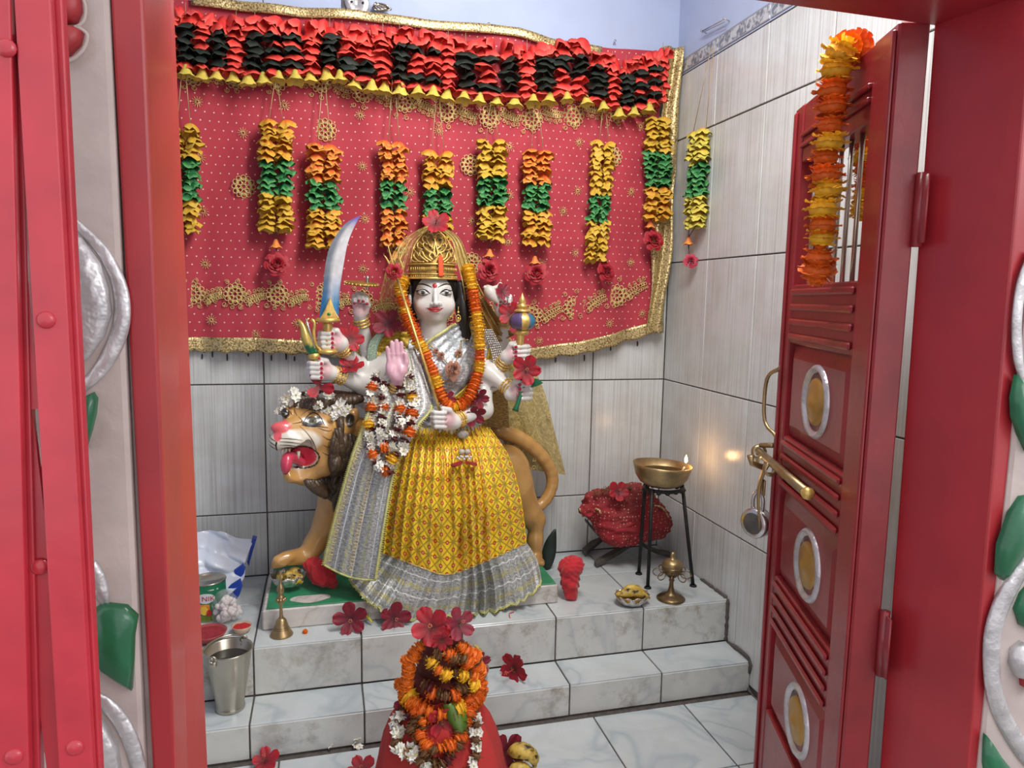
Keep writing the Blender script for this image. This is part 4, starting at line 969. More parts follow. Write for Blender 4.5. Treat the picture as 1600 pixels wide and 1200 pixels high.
# head
be((677, 462, -.285), (32.5, 36, 43), .02); be((679, 479, -.298), (30, 29, 21), .02); be((680, 496, -.322), (9, 9, 6.5), .014)
be((661, 477, -.325), (11, 10, 11), .016); be((699, 477, -.325), (11, 10, 11), .016)
be((661.5, 457, -.376), (11, 8, 5), .010, None, True); be((698.5, 457, -.376), (11, 8, 5), .010, None, True)
be((661.5, 457, -.341), (8.5, 5.5, 5), .006); be((698.5, 457, -.341), (8.5, 5.5, 5), .006)
bc([(680, 451, -.354), (680.5, 464, -.362), (681, 474, -.371)], [2.6, 2.9, 4.2], .008); be((675.5, 475.5, -.362), (3.4, 4, 3), .004); be((686.5, 475.5, -.362), (3.4, 4, 3), .004)
be((680, 482.5, -.357), (8.5, 4.5, 2.3), .004); be((680, 487, -.355), (7, 4.5, 2.7), .005)
for u, s in ((640, -1), (714, 1)): be((u, 468, -.285), (3.5, 8, 13), .006)
_tv, _tf = B.mesh(); TB_ = bvh_of(_tv, _tf)      # torso alone: what the cloth is draped over
# arms: shoulder, elbow, wrist
ARMS = dict(a1=[(614, 556, -.235), (586, 596, -.20), (563, 497, -.27)], a2=[(606, 562, -.25), (563, 577, -.26), (533, 541, -.34)], a3=[(604, 575, -.26), (572, 604, -.30), (520, 583, -.36)],
            a4=[(608, 572, -.27), (596, 652, -.34), (620, 597, -.425)], b1=[(752, 556, -.235), (781, 596, -.20), (788, 497, -.25)], b2=[(752, 565, -.25), (768, 596, -.28), (790, 561, -.34)],
            b3=[(752, 572, -.26), (762, 582, -.31), (797, 608, -.36)], b4=[(752, 575, -.26), (755, 640, -.34), (712, 657, -.425)])
for k, P in ARMS.items(): bc(P, [19, 15, 9], .018)
def fist(u, v, y, s=1, nails=True, w=(22, 4), sp=7.2, fl=1.):
    """closed hand round an upright shaft at (u, v); the wrist lies towards s on the right"""
    bc([(u+s*8, v-5, y+.014), (u+s*20, v+5, y+.014)], [11, 10], .010); bc([(u+s*8, v+8, y+.014), (u+s*20, v+5, y+.014)], [10, 10], .010)
    PALMS.append((s_(u+s*8, v, y), .034))
    for i in range(4):
        vv = v-11+sp*i; k = (1.0, 1.06, 1., .88)[i]*fl
        bc([(u+s*6, vv, y+.014), (u-s*10*k, vv, y+.010), (u-s*13*k, vv+.5, y-.006), (u-s*9*k, vv+1, y-.019), (u+s*3, vv+1.5, y-.022), (u+s*7, vv+1.5, y-.018)], [4.2, 4.3, 4.0, 3.8, 3.5, 3.0], .004, .0015)
        if nails: NAILS.append((s_(u+s*6.0, vv+1.2, y-.0245), .0062))
    bc([(u+s*19, v-2, y+.008), (u+s*13, v-14, y-.004), (u+s*3, v-17, y-.012)], [5.5, 4.8, 3.8], .006, .003)
    if nails: NAILS.append((s_(u+s*3, v-18, y-.018), .006))
fist(513, 531, -.36); fist(496, 578, -.38); fist(812, 552, -.36, -1); fist(818, 611, -.38, -1, fl=.9); fist(689, 655, -.44, 1, False)
bc([(533, 541, -.34), (526, 537, -.35)], [9, 10], .01); bc([(520, 583, -.36), (510, 580, -.37)], [9, 10], .01); bc([(790, 561, -.34), (800, 556, -.355)], [9, 10], .01); bc([(797, 608, -.36), (806, 610, -.37)], [9, 10], .01); bc([(712, 657, -.425), (700, 656, -.43)], [9, 10], .01)
def upcurl(u, v, y, s):
    be((u, v+2, y), (11.5, 6.5, 14), .008); PALMS.append((s_(u, v-2, y), .036))
    for i in range(4):
        x = u-s*(9.6-6.4*i); hh = (15, 19, 18, 14)[i]
        bc([(x, v-6, y), (x-s*1, v-hh, y-.004), (x-s*.5, v-hh-4, y-.013), (x+s*.5, v-hh+1, y-.025), (x+s*1, v-hh+9, y-.027)], [3.9, 3.7, 3.6, 3.4, 2.9], .005, .0015); NAILS.append((s_(x+s*1, v-hh+8, y-.0325), .0062))
    bc([(u+s*8, v+6, y-.005), (u+s*12, v-4, y-.015), (u+s*9, v-12, y-.022)], [5.5, 4.6, 3.6], .006, .003)
upcurl(563, 481, -.285, 1); upcurl(787, 482, -.27, -1)
bc([(563, 497, -.27), (563, 490, -.28)], [9, 9.5], .01); bc([(788, 497, -.25), (787, 490, -.265)], [9, 9.5], .01)
# raised open palm
u, v, y = 619, 573, -.445
be((u-.5, v-1, y), (15, 6, 15.5), .010); be((u-8, v+6, y-.004), (7, 7, 10), .008); be((u+8, v+6, y-.006), (6.5, 7, 9), .008); bc([(620, 597, -.425), (620, 588, -.44)], [9.5, 11], .01); PALMS.append((s_(u, v-10, y), .072))
for i, (bx, tx, ty, r) in enumerate(((608, 605, 539, 3.3), (614.5, 612, 531, 3.7), (621.5, 619.5, 528.5, 3.8), (628.5, 627, 532, 3.7))):
    bc([(bx, 566, y), (bx*.5+tx*.5, 553, y-.002), (tx, ty+4, y-.006)], [r*1.1, r*1.03, r*.85], .003, .002)
bc([(631, 580, y), (634.5, 566, y-.006), (633.5, 553, y-.010)], [5.4, 4.3, 3.4], .005, .003)
def body_col(v):
    c = np.tile(WH, (len(v), 1))
    for p, r in PALMS:
        d = np.linalg.norm(v-p, axis=1); w = np.clip((r-d)/.012, 0, 1)[:, None]; c = c*(1-w)+PK*w
    for u_, v_ in ((661, 478), (699, 478)):
        d = dist_px(v, u_, v_, -.35, 11, 9); w = (np.clip(1-d, 0, 1)*.18*(v[:, 1] < -.30))[:, None]; c = c*(1-w)+np.array([.70, .42, .40])*w
    p = s_(619, 573, -.46); d = np.linalg.norm(v-p, axis=1); w = np.clip((.085-d)/.01, 0, 1)[:, None]*(v[:, 1] < -.44)[:, None]; c = c*(1-w)+np.array([.70, .40, .47])*w
    for p, r in NAILS:
        d = np.linalg.norm((v-p)*np.array([1, .8, 1.1]), axis=1); w = np.clip((r-d)/.0012, 0, 1)[:, None]; c = c*(1-w)+np.array([.34, .006, .03])*w
    return c
bv, bf = B.mesh(); bme, bv, bf = fast_mesh('body', bv, bf, MT['marble'], body_col, 2); BB = bvh_of(bv, bf); del B
god = thing('goddess_statue', 'white marble eight-armed goddess statue in yellow and silver sari with tall gold crown', 'statue', s_(690, 900, -.35)*np.array([1, 1, 0])+np.array([0, 0, PT]))
body = link(bpy.data.objects.new('body', bme), god)
# face paint
FY = -.36
for (u, s) in ((661.5, -1), (698.5, 1)):
    al = lambda a: 1/max(.25, (abs(math.cos(a))**1.15+abs(math.sin(a))**1.3*1.1))
    decal(BB, u, 457, 10, 4.0, 'eye_outline', MT['black'], god, FY, .0006, al); decal(BB, u, 457.5, 8.8, 3.0, 'eye_white', MT['eyewhite'], god, FY, .0014, al); decal(BB, u, 457.2, 3.5, 3.0, 'iris', MT['iris'], god, FY, .0022); decal(BB, u, 457.3, 1.7, 1.7, 'pupil', MT['black'], god, FY, .003)
    stroke(BB, [(u-11*s*1, 460 if 0 else 459), (u-6*s, 454), (u, 452.2), (u+7*s, 454.3), (u+14*s, 453.2)], [.5, 1.15, 1.2, 1., .35], 'upper_lid_line', MT['black'], god, FY, off=.0005)
    stroke(BB, [(u-9*s, 459.5), (u, 461.6), (u+8*s, 459)], [.3, .7, .4], 'lower_lid_line', MT['black'], god, FY, off=.0005)
    stroke(BB, [(u-14*s, 449.2), (u-8*s, 446), (u-1*s, 443.8), (u+6*s, 444.4), (u+12*s, 448.5)], [.5, 1.0, 1.1, .8, .25], 'eyebrow', MT['black'], god, FY, off=.0002)
    stroke(BB, [(u-8*s, 451.5), (u, 449.3), (u+9*s, 451.3)], [.2, .45, .2], 'eyelid_crease', mat('soft_grey_shade', (.35, .30, .28), .5, var=0) if s < 0 else bpy.data.materials['soft_grey_shade'], god, FY)
decal(BB, 680, 446, 3.6, 3.6, 'forehead_dot', MT['bindi'], god, FY, .0022, bulge=.001)
def lip(name, top, bot, m, bulge, y=FY, nu=24, nv=6):
    T_, B_ = even(np.array(top, float), nu), even(np.array(bot, float), nu); v = []
    for j in range(nv):
        for i in range(nu):
            t = j/(nv-1); q = T_[i]*(1-t)+B_[i]*t; x, z = XZ(q[0], q[1], y); h, _n = front(BB, x, z); v.append((x, h-.0007-bulge*math.sin(PI*t)*math.sin(PI*i/(nu-1)), z))
    return G().add(v, [(j*nu+i, j*nu+i+1, (j+1)*nu+i+1, (j+1)*nu+i) for j in range(nv-1) for i in range(nu-1)]).obj(name, m, god)
lip('upper_lip', [(667, 481), (673, 480.6), (677.5, 479.2), (680, 480), (682.5, 479.2), (687, 480.6), (693, 481)], [(667, 481.6), (674, 483.4), (680, 483.6), (686, 483.4), (693, 481.6)], MT['lips'], .0012)
lip('lower_lip', [(668, 482.0), (674, 483.6), (680, 483.8), (686, 483.6), (692, 482.0)], [(668, 482.4), (673, 486), (680, 488), (687, 486), (692, 482.4)], MT['lips'], .0022)
stroke(BB, [(666, 481), (674, 483.5), (680, 483.8), (686, 483.5), (694, 481)], [.2, .4, .45, .4, .2], 'mouth_line', mat('dark_red_line', (.16, .01, .01), .4, var=0), god, FY, 30, off=.0012)
c = s_(687.5, 478, -.372); G().tube([c+np.array([.006*math.cos(a), -.001, .009*math.sin(a)]) for a in np.linspace(-.3, 5., 18)], .0009, 6).obj('nose_ring', MT['steel2'], god)
# hair
g = G(); g.ell(s_(677, 452, -.262), (.0805, .078, .092), 24)
g.tube(even([s_(718, 440, -.285), s_(722, 470, -.295), s_(726, 500, -.29), s_(728, 530, -.27)], 12), [.020]*4+[.026]*4+[.02]*4, 10); g.tube(even([s_(640, 440, -.285), s_(642, 475, -.28), s_(645, 505, -.265), s_(640, 530, -.24)], 12), [.014]*12, 10)
g.obj('hair', MT['hair'], god)
# ear rings
for u, v in ((716, 494), (638, 492)):
    g = G(); p = s_(u, v, -.325); g.ell(p+np.array([0, 0, .012]), .0042, 8); g.tube([p+np.array([.007*math.cos(a), 0, -.006+.010*math.sin(a)]) for a in np.linspace(0, 2*PI, 16)], .0016, 6); g.ell(p+np.array([0, 0, -.008]), (.004, .003, .006), 8); g.tube([p+np.array([0, 0, .012]), p+np.array([0, 0, .03])], .0012, 5); g.obj('earring', MT['gold'], god)
# crown
cw = thing('crown', 'tall pierced gold crown with orange vermilion stripe on the goddess\' head', 'crown', s_(675, 436, -.285))
def crx(v): return float(np.interp(v, [357, 362, 370, 380, 392, 405, 420, 436], [3, 12, 20, 27, 32.5, 36, 38.5, 39.5]))
prof = [(crx(v)*.00198*.94, s_(675, v, -.285)[2]) for v in (437, 430, 420, 410, 400, 390, 380, 370, 362, 357)]
c0 = s_(675, 436, -.285); G().lathe(prof, (c0[0], c0[1]+.004, 0), 40).obj('crown_cap', MT['goldd'], cw)
def oncr(u, v, out=0.):
    """point on the front of the crown"""
    R = crx(v)*.00198+out; x = (u-675)*.00198; x = max(-R*.985, min(R*.985, x)); a = s_(675, v, -.285); return np.array([a[0]+x, c0[1]+.004-math.sqrt(max(0, R*R-x*x)), a[2]])
for v_, r in ((435.5, 1.7), (429, 1.1), (414, 1.5)): G().tube([np.array([c0[0]+(crx(v_)+.3)*.00198*math.cos(a), c0[1]+.004+(crx(v_)+.3)*.00198*math.sin(a), s_(675, v_, -.285)[2]]) for a in np.linspace(0, 2*PI, 49)], r*.00198, 8).obj('crown_rim', MT['gold'], cw)
g = G()
for k in range(27):
    u_ = 637+k*2.95; g.ell(oncr(u_, 432.5, .0005), (.0024, .002, .0026), 6)
    g.ell(oncr(u_, 421.5, .0008), (.0022, .002, .0052), 6)
g.obj('crown_beads', MT['gold'], cw)
g = G(); rnd = random.Random(5)
def cs(pts, r=1.0, n=20): g.tube([oncr(u_, v_, .003) for u_, v_ in even(np.array(pts, float), n)], [r*.00198*(1.25-.8*abs(i/(n-1)-.4)) for i in range(n)], 6)
for s in (-1, 1):
    X = lambda d, v_: (676+s*d, v_)
    cs([X(0, 404), X(3, 398), X(2, 390), X(0, 378), X(3, 371)], 1.2); cs([X(1, 392), X(8, 386), X(12, 376), X(8, 372)], 1.1); cs([X(2, 398), X(12, 394), X(18, 386), X(16, 380)], 1.2); cs([X(5, 408), X(10, 402), X(6, 396), X(3, 400)], 1.3); cs([X(7, 410), X(16, 404), X(20, 396), X(24, 393)], 1.3)
    cs([X(12, 411), X(18, 407), X(24, 400), X(22, 394), X(18, 398)], 1.2); cs([X(18, 411), X(26, 410), X(32, 402), X(29, 396), X(25, 402)], 1.3); cs([X(27, 411), X(33, 410), X(36, 404)], 1.); cs([X(20, 392), X(26, 388), X(24, 380), X(19, 384)], 1.1)
    cs([X(12, 384), X(18, 378), X(16, 370), X(11, 374)], 1.1); cs([X(0, 372), X(5, 366), X(11, 366)], 1.1); cs([X(0, 362), X(5, 360), X(9, 364)], 1.); cs([X(36, 412), X(34, 398), X(29, 384), X(20, 371), X(8, 360)], 1.3, 30); cs([X(26, 398), X(31, 392), X(29, 388)], .9)
g.obj('crown_filigree', MT['gold'], cw)
g = G()
for k in range(16):
    a = rnd.uniform(0, 1)*6.28; r_ = rnd.uniform(.2, .95); u_ = 676+32*r_*math.cos(a); v_ = 392+18*r_*math.sin(a); g.ell(oncr(u_, v_, .0007), (.0036, .0014, .0026), 8)
g.obj('crown_pierced_hole', MT['black'], cw)
v_, f_, uv_ = grid(lambda s, t: tuple(oncr(679+s*(7.5 if t > .12 else 4)+(0 if t > .12 else 2), 400+33*t, .0052)), 5, 14); o = G().add(v_, f_).obj('vermilion_stripe', MT['tilak'], cw); o.modifiers.new('t', 'SOLIDIFY').thickness = .003
adopt(cw)
# bangles
def bangles(k, n=3, r=10.3, at=.9, gap=5.2, col='gold'):
    e, w = s_(*ARMS[k][1]), s_(*ARMS[k][2]); d = (w-e)/np.linalg.norm(w-e); q = Vector(d).to_track_quat('Z', 'Y').to_matrix()
    for i in range(n):
        c = w-d*(.004+i*gap*.00198); rr = (r+i*.35)*.00198; g = G(); g.tube([c+np.array(q @ Vector((rr*math.cos(a), rr*math.sin(a), 0))) for a in np.linspace(0, 2*PI, 29)], .0036, 8)
        for a in np.linspace(0, 2*PI, 18)[:-1]: g.ell(c+np.array(q @ Vector(((rr+.003)*math.cos(a), (rr+.003)*math.sin(a), 0))), .0021, 6)
        g.obj('bangle', MT['gold'], god)
for k in ARMS: bangles(k, 4 if k in ('a3', 'b2') else 3)
# ---------------- sari
def yellow_mat():
    m = N('yellow_printed_satin'); u = m.n('ShaderNodeUVMap').outputs[0]; s = m.n('ShaderNodeSeparateXYZ'); m.l(u, s.inputs[0]); c_ = .050
    X = m.math('DIVIDE', s.outputs[0], c_); Y = m.math('DIVIDE', s.outputs[1], c_); A = m.math('ADD', X, Y); Bq = m.math('SUBTRACT', X, Y)
    fa = m.math('SUBTRACT', m.math('FRACT', A), .5); fb = m.math('SUBTRACT', m.math('FRACT', Bq), .5); fx = m.math('SUBTRACT', m.math('FRACT', X), .5); fy = m.math('SUBTRACT', m.math('FRACT', Y), .5)
    ab = lambda q: m.math('ABSOLUTE', q)
    l1 = m.math('LESS_THAN', m.math('MINIMUM', m.math('SUBTRACT', .5, ab(fa)), m.math('SUBTRACT', .5, ab(fb))), .065); l2 = m.math('LESS_THAN', m.math('MINIMUM', m.math('SUBTRACT', .5, ab(fx)), m.math('SUBTRACT', .5, ab(fy))), .04)
    d = m.math('SQRT', m.math('ADD', m.math('MULTIPLY', fa, fa), m.math('MULTIPLY', fb, fb))); dot = m.math('LESS_THAN', d, .21); pip = m.math('LESS_THAN', d, .085)
    d2 = m.math('ADD', m.math('MULTIPLY', fx, fx), m.math('MULTIPLY', fy, fy)); 
    base = m.mix(m.ramp(m.noise(u, 12, 3), [(.35, 0.), (.65, 1.)]), (.82, .50, .010), (.95, .70, .03))
    c = m.mix(m.math('MULTIPLY', m.math('MAXIMUM', l1, l2), .75), base, (.26, .17, .01)); c = m.mix(dot, c, (.50, .045, .02)); c = m.mix(pip, c, (.72, .50, .12))
    sp = m.n('ShaderNodeTexVoronoi'); m.l(u, sp.inputs['Vector']); sp.inputs['Scale'].default_value = 160; spk = m.ramp(sp.outputs['Color'], [(.80, 0.), (.9, 1.)])
    m.set('Base Color', c); m.set('Roughness', m.math('SUBTRACT', .42, m.math('MULTIPLY', spk, .25))); m.set('Metallic', .1); m.set('Specular IOR Level', .6); m.set('Sheen Weight', .1); return m.m
MT['yellow'] = yellow_mat()
def brocade(name, c1, c2, thread, stripes=(0, .05), metal=.5, sc=1.0):
    """woven silver cloth: fine ribs, small motifs and straight gold stripes across uv.x"""
    m = N(name); u = m.n('ShaderNodeUVMap').outputs[0]; s = m.n('ShaderNodeSeparateXYZ'); m.l(u, s.inputs[0])
    n1 = m.noise(m.mapping(u, (1, .35, 1)), 420*sc, 3, .7); n2 = m.noise(m.mapping(u, (.5, 1, 1)), 190*sc, 2, .6); v = m.n('ShaderNodeTexVoronoi'); m.l(u, v.inputs['Vector']); v.inputs['Scale'].default_value = 75*sc
    base = m.mix(m.ramp(m.math('MULTIPLY', n1, n2), [(.16, 0.), (.36, 1.)]), c1, c2)
    if stripes[1]:
        f = m.math('FRACT', m.math('DIVIDE', s.outputs[stripes[0]], stripes[1])); st = m.math('LESS_THAN', f, .24); mo = m.ramp(v.outputs['Distance'], [(.3, 1.), (.5, .25)])
        base = m.mix(m.math('MULTIPLY', st, mo), base, thread); ln = m.math('LESS_THAN', m.math('ABSOLUTE', m.math('SUBTRACT', f, .62)), .03); base = m.mix(ln, base, tuple(x*1.25 for x in c2))
    m.set('Base Color', base); m.set('Metallic', metal); m.set('Roughness', .40); m.bump(m.math('ADD', n1, m.math('MULTIPLY', n2, 2.)), .8, .0014); return m.m
MT['silver_cloth'] = brocade('silver_brocade', (.26, .27, .265), (.74, .75, .72), (.60, .54, .22), (1, .062), .4)
MT['pallu'] = brocade('silver_brocade_shawl', (.27, .275, .275), (.68, .68, .66), (.60, .57, .30), (0, .055), .4)
MT['chest'] = brocade('pale_silver_brocade', (.34, .37, .40), (.80, .84, .86), (.5, .5, .3), (0, 0), .5, .8)
MT['lime'] = mat('lime_lace_trim', (.58, .56, .20), .6, var=.25, vs=150, bump=.5, bs=400)
MT['greenlace'] = mat('pale_green_sequin_trim', (.36, .48, .36), .35, .35, var=.5, vs=350, bump=.6, bs=500)
MT['yblouse'] = brocade('yellow_gold_brocade', (.30, .18, .01), (.72, .52, .05), (.7, .5, .1), (0, 0), .25, .45)
def coons(T, Bt, Lf, Rt, s, t):
    def ev(C, k): x = k*(len(C)-1); i = min(int(x), len(C)-2); a = x-i; return C[i]*(1-a)+C[i+1]*a
    return (1-t)*ev(T, s)+t*ev(Bt, s)+(1-s)*ev(Lf, t)+s*ev(Rt, t)-((1-s)*(1-t)*T[0]+s*(1-t)*T[-1]+(1-s)*t*Bt[0]+s*t*Bt[-1])
def C_(pts, n=40): return even(np.array(pts, float), n)
skT = C_([(640, 664), (670, 660), (700, 659), (735, 661), (765, 668)]); skB = C_([(590, 862), (620, 872), (660, 887), (690, 897), (715, 894), (760, 876), (790, 863), (823, 848)])
skL = C_([(640, 664), (622, 700), (605, 765), (595, 820), (590, 862)]); skR = C_([(765, 668), (795, 712), (811, 765), (819, 810), (823, 848)])
hmB = C_([(545, 905), (560, 925), (580, 945), (610, 961), (640, 969), (680, 967), (720, 961), (760, 958), (800, 946), (830, 930), (847, 908)]); hmL = C_([(590, 862), (566, 885), (545, 905)]); hmR = C_([(823, 848), (840, 876), (847, 908)])
def sky(s, v):
    y = float(np.interp(v, [655, 675, 700, 740, 790, 850, 900, 970], [-.335, -.375, -.43, -.480, -.492, -.484, -.478, -.474])); e = abs(2*s-1)
    kL = float(np.interp(v, [655, 740, 850, 905, 925, 945, 970], [.06, .15, .14, .135, .07, .015, .01])); kR = float(np.interp(v, [655, 740, 850, 905, 930, 970], [.06, .15, .11, .05, .018, .01]))
    return y+(kL if s < .5 else kR)*e**2.6
def pleat(s, v, k=1.): 
    t = (v-655)/300; ph = s*23+.9*math.sin(s*9); a = math.sin(2*PI*ph*.62); b = math.sin(s*95+3)
    return (.0055+.013*t)*a*(.55+.45*math.sin(s*11+1))+.0035*b*k+(.006*math.sin(s*150)*math.exp(-((v-668)/26)**2))
def sk_pt(T, Bt, Lf, Rt):
    def fn(s, t):
        p = coons(T, Bt, Lf, Rt, s, t); v = p[1]; y = sky(s, v)+pleat(s, v)+sum(.016*math.exp(-((s-c-.02*math.sin(v*.03+c*40))/.010)**2)*math.exp(-((v-v0)/w_)**2) for c, v0, w_ in ((.30, 745, 60), (.42, 730, 75), (.49, 745, 80), (.545, 735, 90), (.60, 725, 60), (.35, 850, 45), (.55, 850, 50), (.62, 830, 40), (.67, 835, 45), (.72, 828, 40))); y -= .012*math.exp(-(((p[0]-735)/16)**2+((v-800)/60)**2))-.012*math.exp(-(((p[0]-705)/14)**2+((v-840)/50)**2)); return tuple(s_(p[0], p[1], y))
    return fn
v, f, _ = grid(sk_pt(skT, skB, skL, skR), 170, 70); uv = []
for j in range(70):
    for i in range(170): uv.append(((i/169-.5)*.62, -j/69*.50))
sk = G().add(v, f, uv=uv).obj('skirt', MT['yellow'], god)
v, f, _ = grid(sk_pt(skB, hmB, hmL, hmR), 220, 30); uv = []
for j in range(30):
    for i in range(220): uv.append((i/219*.72, .148-.02-j/29*.158))
def bpleat(p, s, t): return (p[0]+.002*math.sin(s*260)*t, p[1]-.0075*math.sin(s*(250 if s < .24 else 130))*(.6+.4*t)*(1 if s < .24 or s > .5 else .4)-.004*math.sin(s*61)*t, p[2]+.0025*math.sin(s*170)*t)
v = [bpleat(p, (k % 220)/219, (k//220)/29) for k, p in enumerate(v)]
hb = G().add(v, f, uv=uv).obj('skirt_border', MT['silver_cloth'], god)
nn = 110; g = G()
for k in range(nn):      # zigzag lime edging at the hem, one small point after another
    a = V(v[29*220+int(k*219/nn)]); b = V(v[29*220+int((k+1)*219/nn)]); a2 = V(v[28*220+int(k*219/nn)]); d = (a-a2).normalized()
    g.add([a-d*.007+Vector((0, -.002, 0)), b-d*.007+Vector((0, -.002, 0)), (a+b)/2+d*.006+Vector((0, -.002, 0))], [(0, 2, 1)])
g.obj('hem_edging', MT['lime'], hb)
g = G(); g.tube([V(v[29*220+k])+Vector((0, -.001, .002)) for k in range(0, 220, 2)], .0026, 5); g.obj('hem_edging', MT['lime'], hb)
g = G(); g.tube([V(v[k])+Vector((0, -.002, 0)) for k in range(0, 220, 2)], .0016, 5); g.obj('border_seam', MT['gold_thread'], hb)
# chest, blouse and shoulders draped over the body
def drape(name, Lp, Rp, nu, nv, off, m, fold=None, ydef=-.27, uvs=(.2, .3), vref=-.33, sm=3, back=.0, clampy=None, parent=None):
    Lp, Rp = C_(Lp, nv), C_(Rp, nv); H = np.zeros((nv, nu)); P = np.zeros((nv, nu, 2))
    for j in range(nv):
        for i in range(nu):
            q = Lp[j]+(Rp[j]-Lp[j])*i/(nu-1); x, z = XZ(q[0], q[1], vref); P[j, i] = (x, z); h, _n = front(TB_, x, z); H[j, i] = ydef if h is None else h
    for _ in range(sm): Hp = np.pad(H, 1, mode='edge'); H = np.minimum(H, (Hp[:-2, 1:-1]+Hp[2:, 1:-1]+Hp[1:-1, :-2]+Hp[1:-1, 2:])/4)
    v = []; uv = []
    for j in range(nv):
        for i in range(nu):
            s, t = i/(nu-1), j/(nv-1); y = H[j, i]-off-(fold(s, t) if fold else 0); v.append((P[j, i, 0], y, P[j, i, 1])); uv.append((s*uvs[0], t*uvs[1]))
    f = [(j*nu+i, j*nu+i+1, (j+1)*nu+i+1, (j+1)*nu+i) for j in range(nv-1) for i in range(nu-1)]
    o = G().add(v, f, uv=uv).obj(name, m, parent or god); md = o.modifiers.new('t', 'SOLIDIFY'); md.thickness = .002; md.offset = -1
    return o, np.array(v).reshape(nv, nu, 3)
drape('blouse', [(606, 520), (590, 545), (592, 590), (606, 640)], [(655, 520), (650, 560), (650, 600), (655, 650)], 30, 50, .006, MT['yblouse'], lambda s, t: .003*math.sin(t*60), uvs=(.12, .3))
drape('sari_bodice', [(642, 532), (636, 560), (638, 610), (650, 662)], [(762, 520), (772, 560), (766, 610), (752, 664)], 60, 70, .008, MT['chest'], lambda s, t: .0022*math.sin(s*40+t*26)+.0018*math.sin(s*21-t*33), uvs=(.26, .3))
_, cg = drape('sari_shoulder_band', [(716, 507), (690, 520), (668, 536), (655, 560), (652, 590)], [(748, 512), (740, 535), (722, 560), (700, 590), (676, 612)], 30, 50, .016, MT['chest'], lambda s, t: .0028*math.sin(s*26+t*4), uvs=(.16, .28))
g = G(); g.tube([cg[j, 0]+np.array([0, -.003, 0]) for j in range(0, 34)], .0048, 8); g.obj('neckline_lace', MT['lime'], god)
_, c2 = drape('sari_waist_band', [(768, 540), (760, 568), (742, 592), (718, 612), (690, 632)], [(776, 552), (770, 580), (752, 604), (728, 624), (700, 644)], 8, 40, .017, MT['yblouse'], uvs=(.04, .3))
drape('sleeve_trim', [(590, 522), (577, 540), (576, 570), (588, 602), (592, 620)], [(606, 520), (592, 545), (592, 575), (602, 602), (604, 622)], 10, 40, .012, MT['greenlace'], ydef=-.27, uvs=(.03, .2))
# shawl end falling from the raised arm to the pedestal
pL = C_([(614, 545), (596, 600), (574, 650), (552, 710), (535, 768), (518, 832), (506, 882)]); pR = C_([(648, 545), (664, 590), (674, 636), (650, 668), (618, 728), (602, 805), (586, 906)])
def pal_y(s, v):
    a = float(np.interp(v, [545, 600, 650, 720, 800, 905], [-.365, -.415, -.445, -.440, -.415, -.385])); b = float(np.interp(v, [545, 600, 650, 720, 800, 905], [-.365, -.405, -.44, -.487, -.497, -.492])); return a+(b-a)*s
def pal(s, t):
    a, b = pL[0], pR[0]; i = t*39; k = min(int(i), 38); w = i-k; A = pL[k]*(1-w)+pL[k+1]*w; Bq = pR[k]*(1-w)+pR[k+1]*w; p = A+(Bq-A)*s; y = pal_y(s, p[1])-.006*math.sin(s*PI)*1-.0045*math.sin(s*17+t*2)*(.4+t)-.002*math.sin(s*43)
    return tuple(s_(p[0], p[1]+(7*math.sin(s*PI)*t if 1 else 0), y))
v, f, uv = grid(pal, 50, 110, (.165, .75)); pm = G().add(v, f, uv=uv).obj('shawl_end', MT['pallu'], god); pm.modifiers.new('t', 'SOLIDIFY').thickness = .0015
for side, nm in ((0, 'shawl_edge_trim'), (49, 'shawl_edge_trim')):
    g = G(); E = [V(v[j*50+side])+Vector((0, -.003, 0)) for j in range(26 if side else 30, 110)]; g.tube(E, .0038, 6); sg = 1 if side else -1
    for j in range(len(E)-1):
        a, b = E[j], E[j+1]; g.add([a, b, (a+b)/2+Vector((sg*.0095, 0, -.003))], [(0, 1, 2) if side else (0, 2, 1)])
    g.obj(nm, MT['lime'], pm)
g = G(); E = [V(v[109*50+i])+Vector((0, -.002, 0)) for i in range(50)]; g.tube(E, .003, 6); g.obj('shawl_edge_trim', MT['lime'], pm)
g = G()
for j in range(0, 108, 3):
    for col_ in (4, 24):
        p = V(v[j*50+col_]); g.tube([p+Vector((.0065*math.cos(a), -.003, .0065*math.sin(a))) for a in np.linspace(0, 5.5, 9)], .0012, 4)
g.obj('shawl_scroll_embroidery', MT['gold_thread'], pm)
# gold net veil from the crown, down both sides, behind the arms
def net_mat():
    m = N('gold_net_veil'); u = m.n('ShaderNodeUVMap').outputs[0]; v = m.n('ShaderNodeTexVoronoi', _feature='DISTANCE_TO_EDGE'); m.l(m.mapping(u, (1, .6, 1)), v.inputs['Vector']); v.inputs['Scale'].default_value = 40
    e = m.ramp(v.outputs['Distance'], [(.03, 1.), (.08, 0.)]); m.set('Base Color', m.mix(e, (.34, .22, .055), (.52, .38, .11))); m.set('Metallic', .3); m.set('Roughness', .5); m.set('Alpha', m.math('ADD', .42, m.math('MULTIPLY', e, .35))); return m.m
MT['net'] = net_mat()
def net2():
    m = N('ochre_lace_net'); u = m.n('ShaderNodeUVMap').outputs[0]; n1 = m.noise(u, 150, 3, .7); n2 = m.noise(u, 14, 4, .6, 2.5); e = m.ramp(n2, [(.47, 0.), (.5, 1.), (.53, 0.)]); m.set('Base Color', m.mix(e, m.mix(m.ramp(n1, [(.35, 0.), (.65, 1.)]), (.30, .21, .05), (.52, .40, .11)), (.66, .52, .20))); m.set('Metallic', .2); m.set('Roughness', .5); m.set('Alpha', .86); return m.m
MT['net2'] = net2()
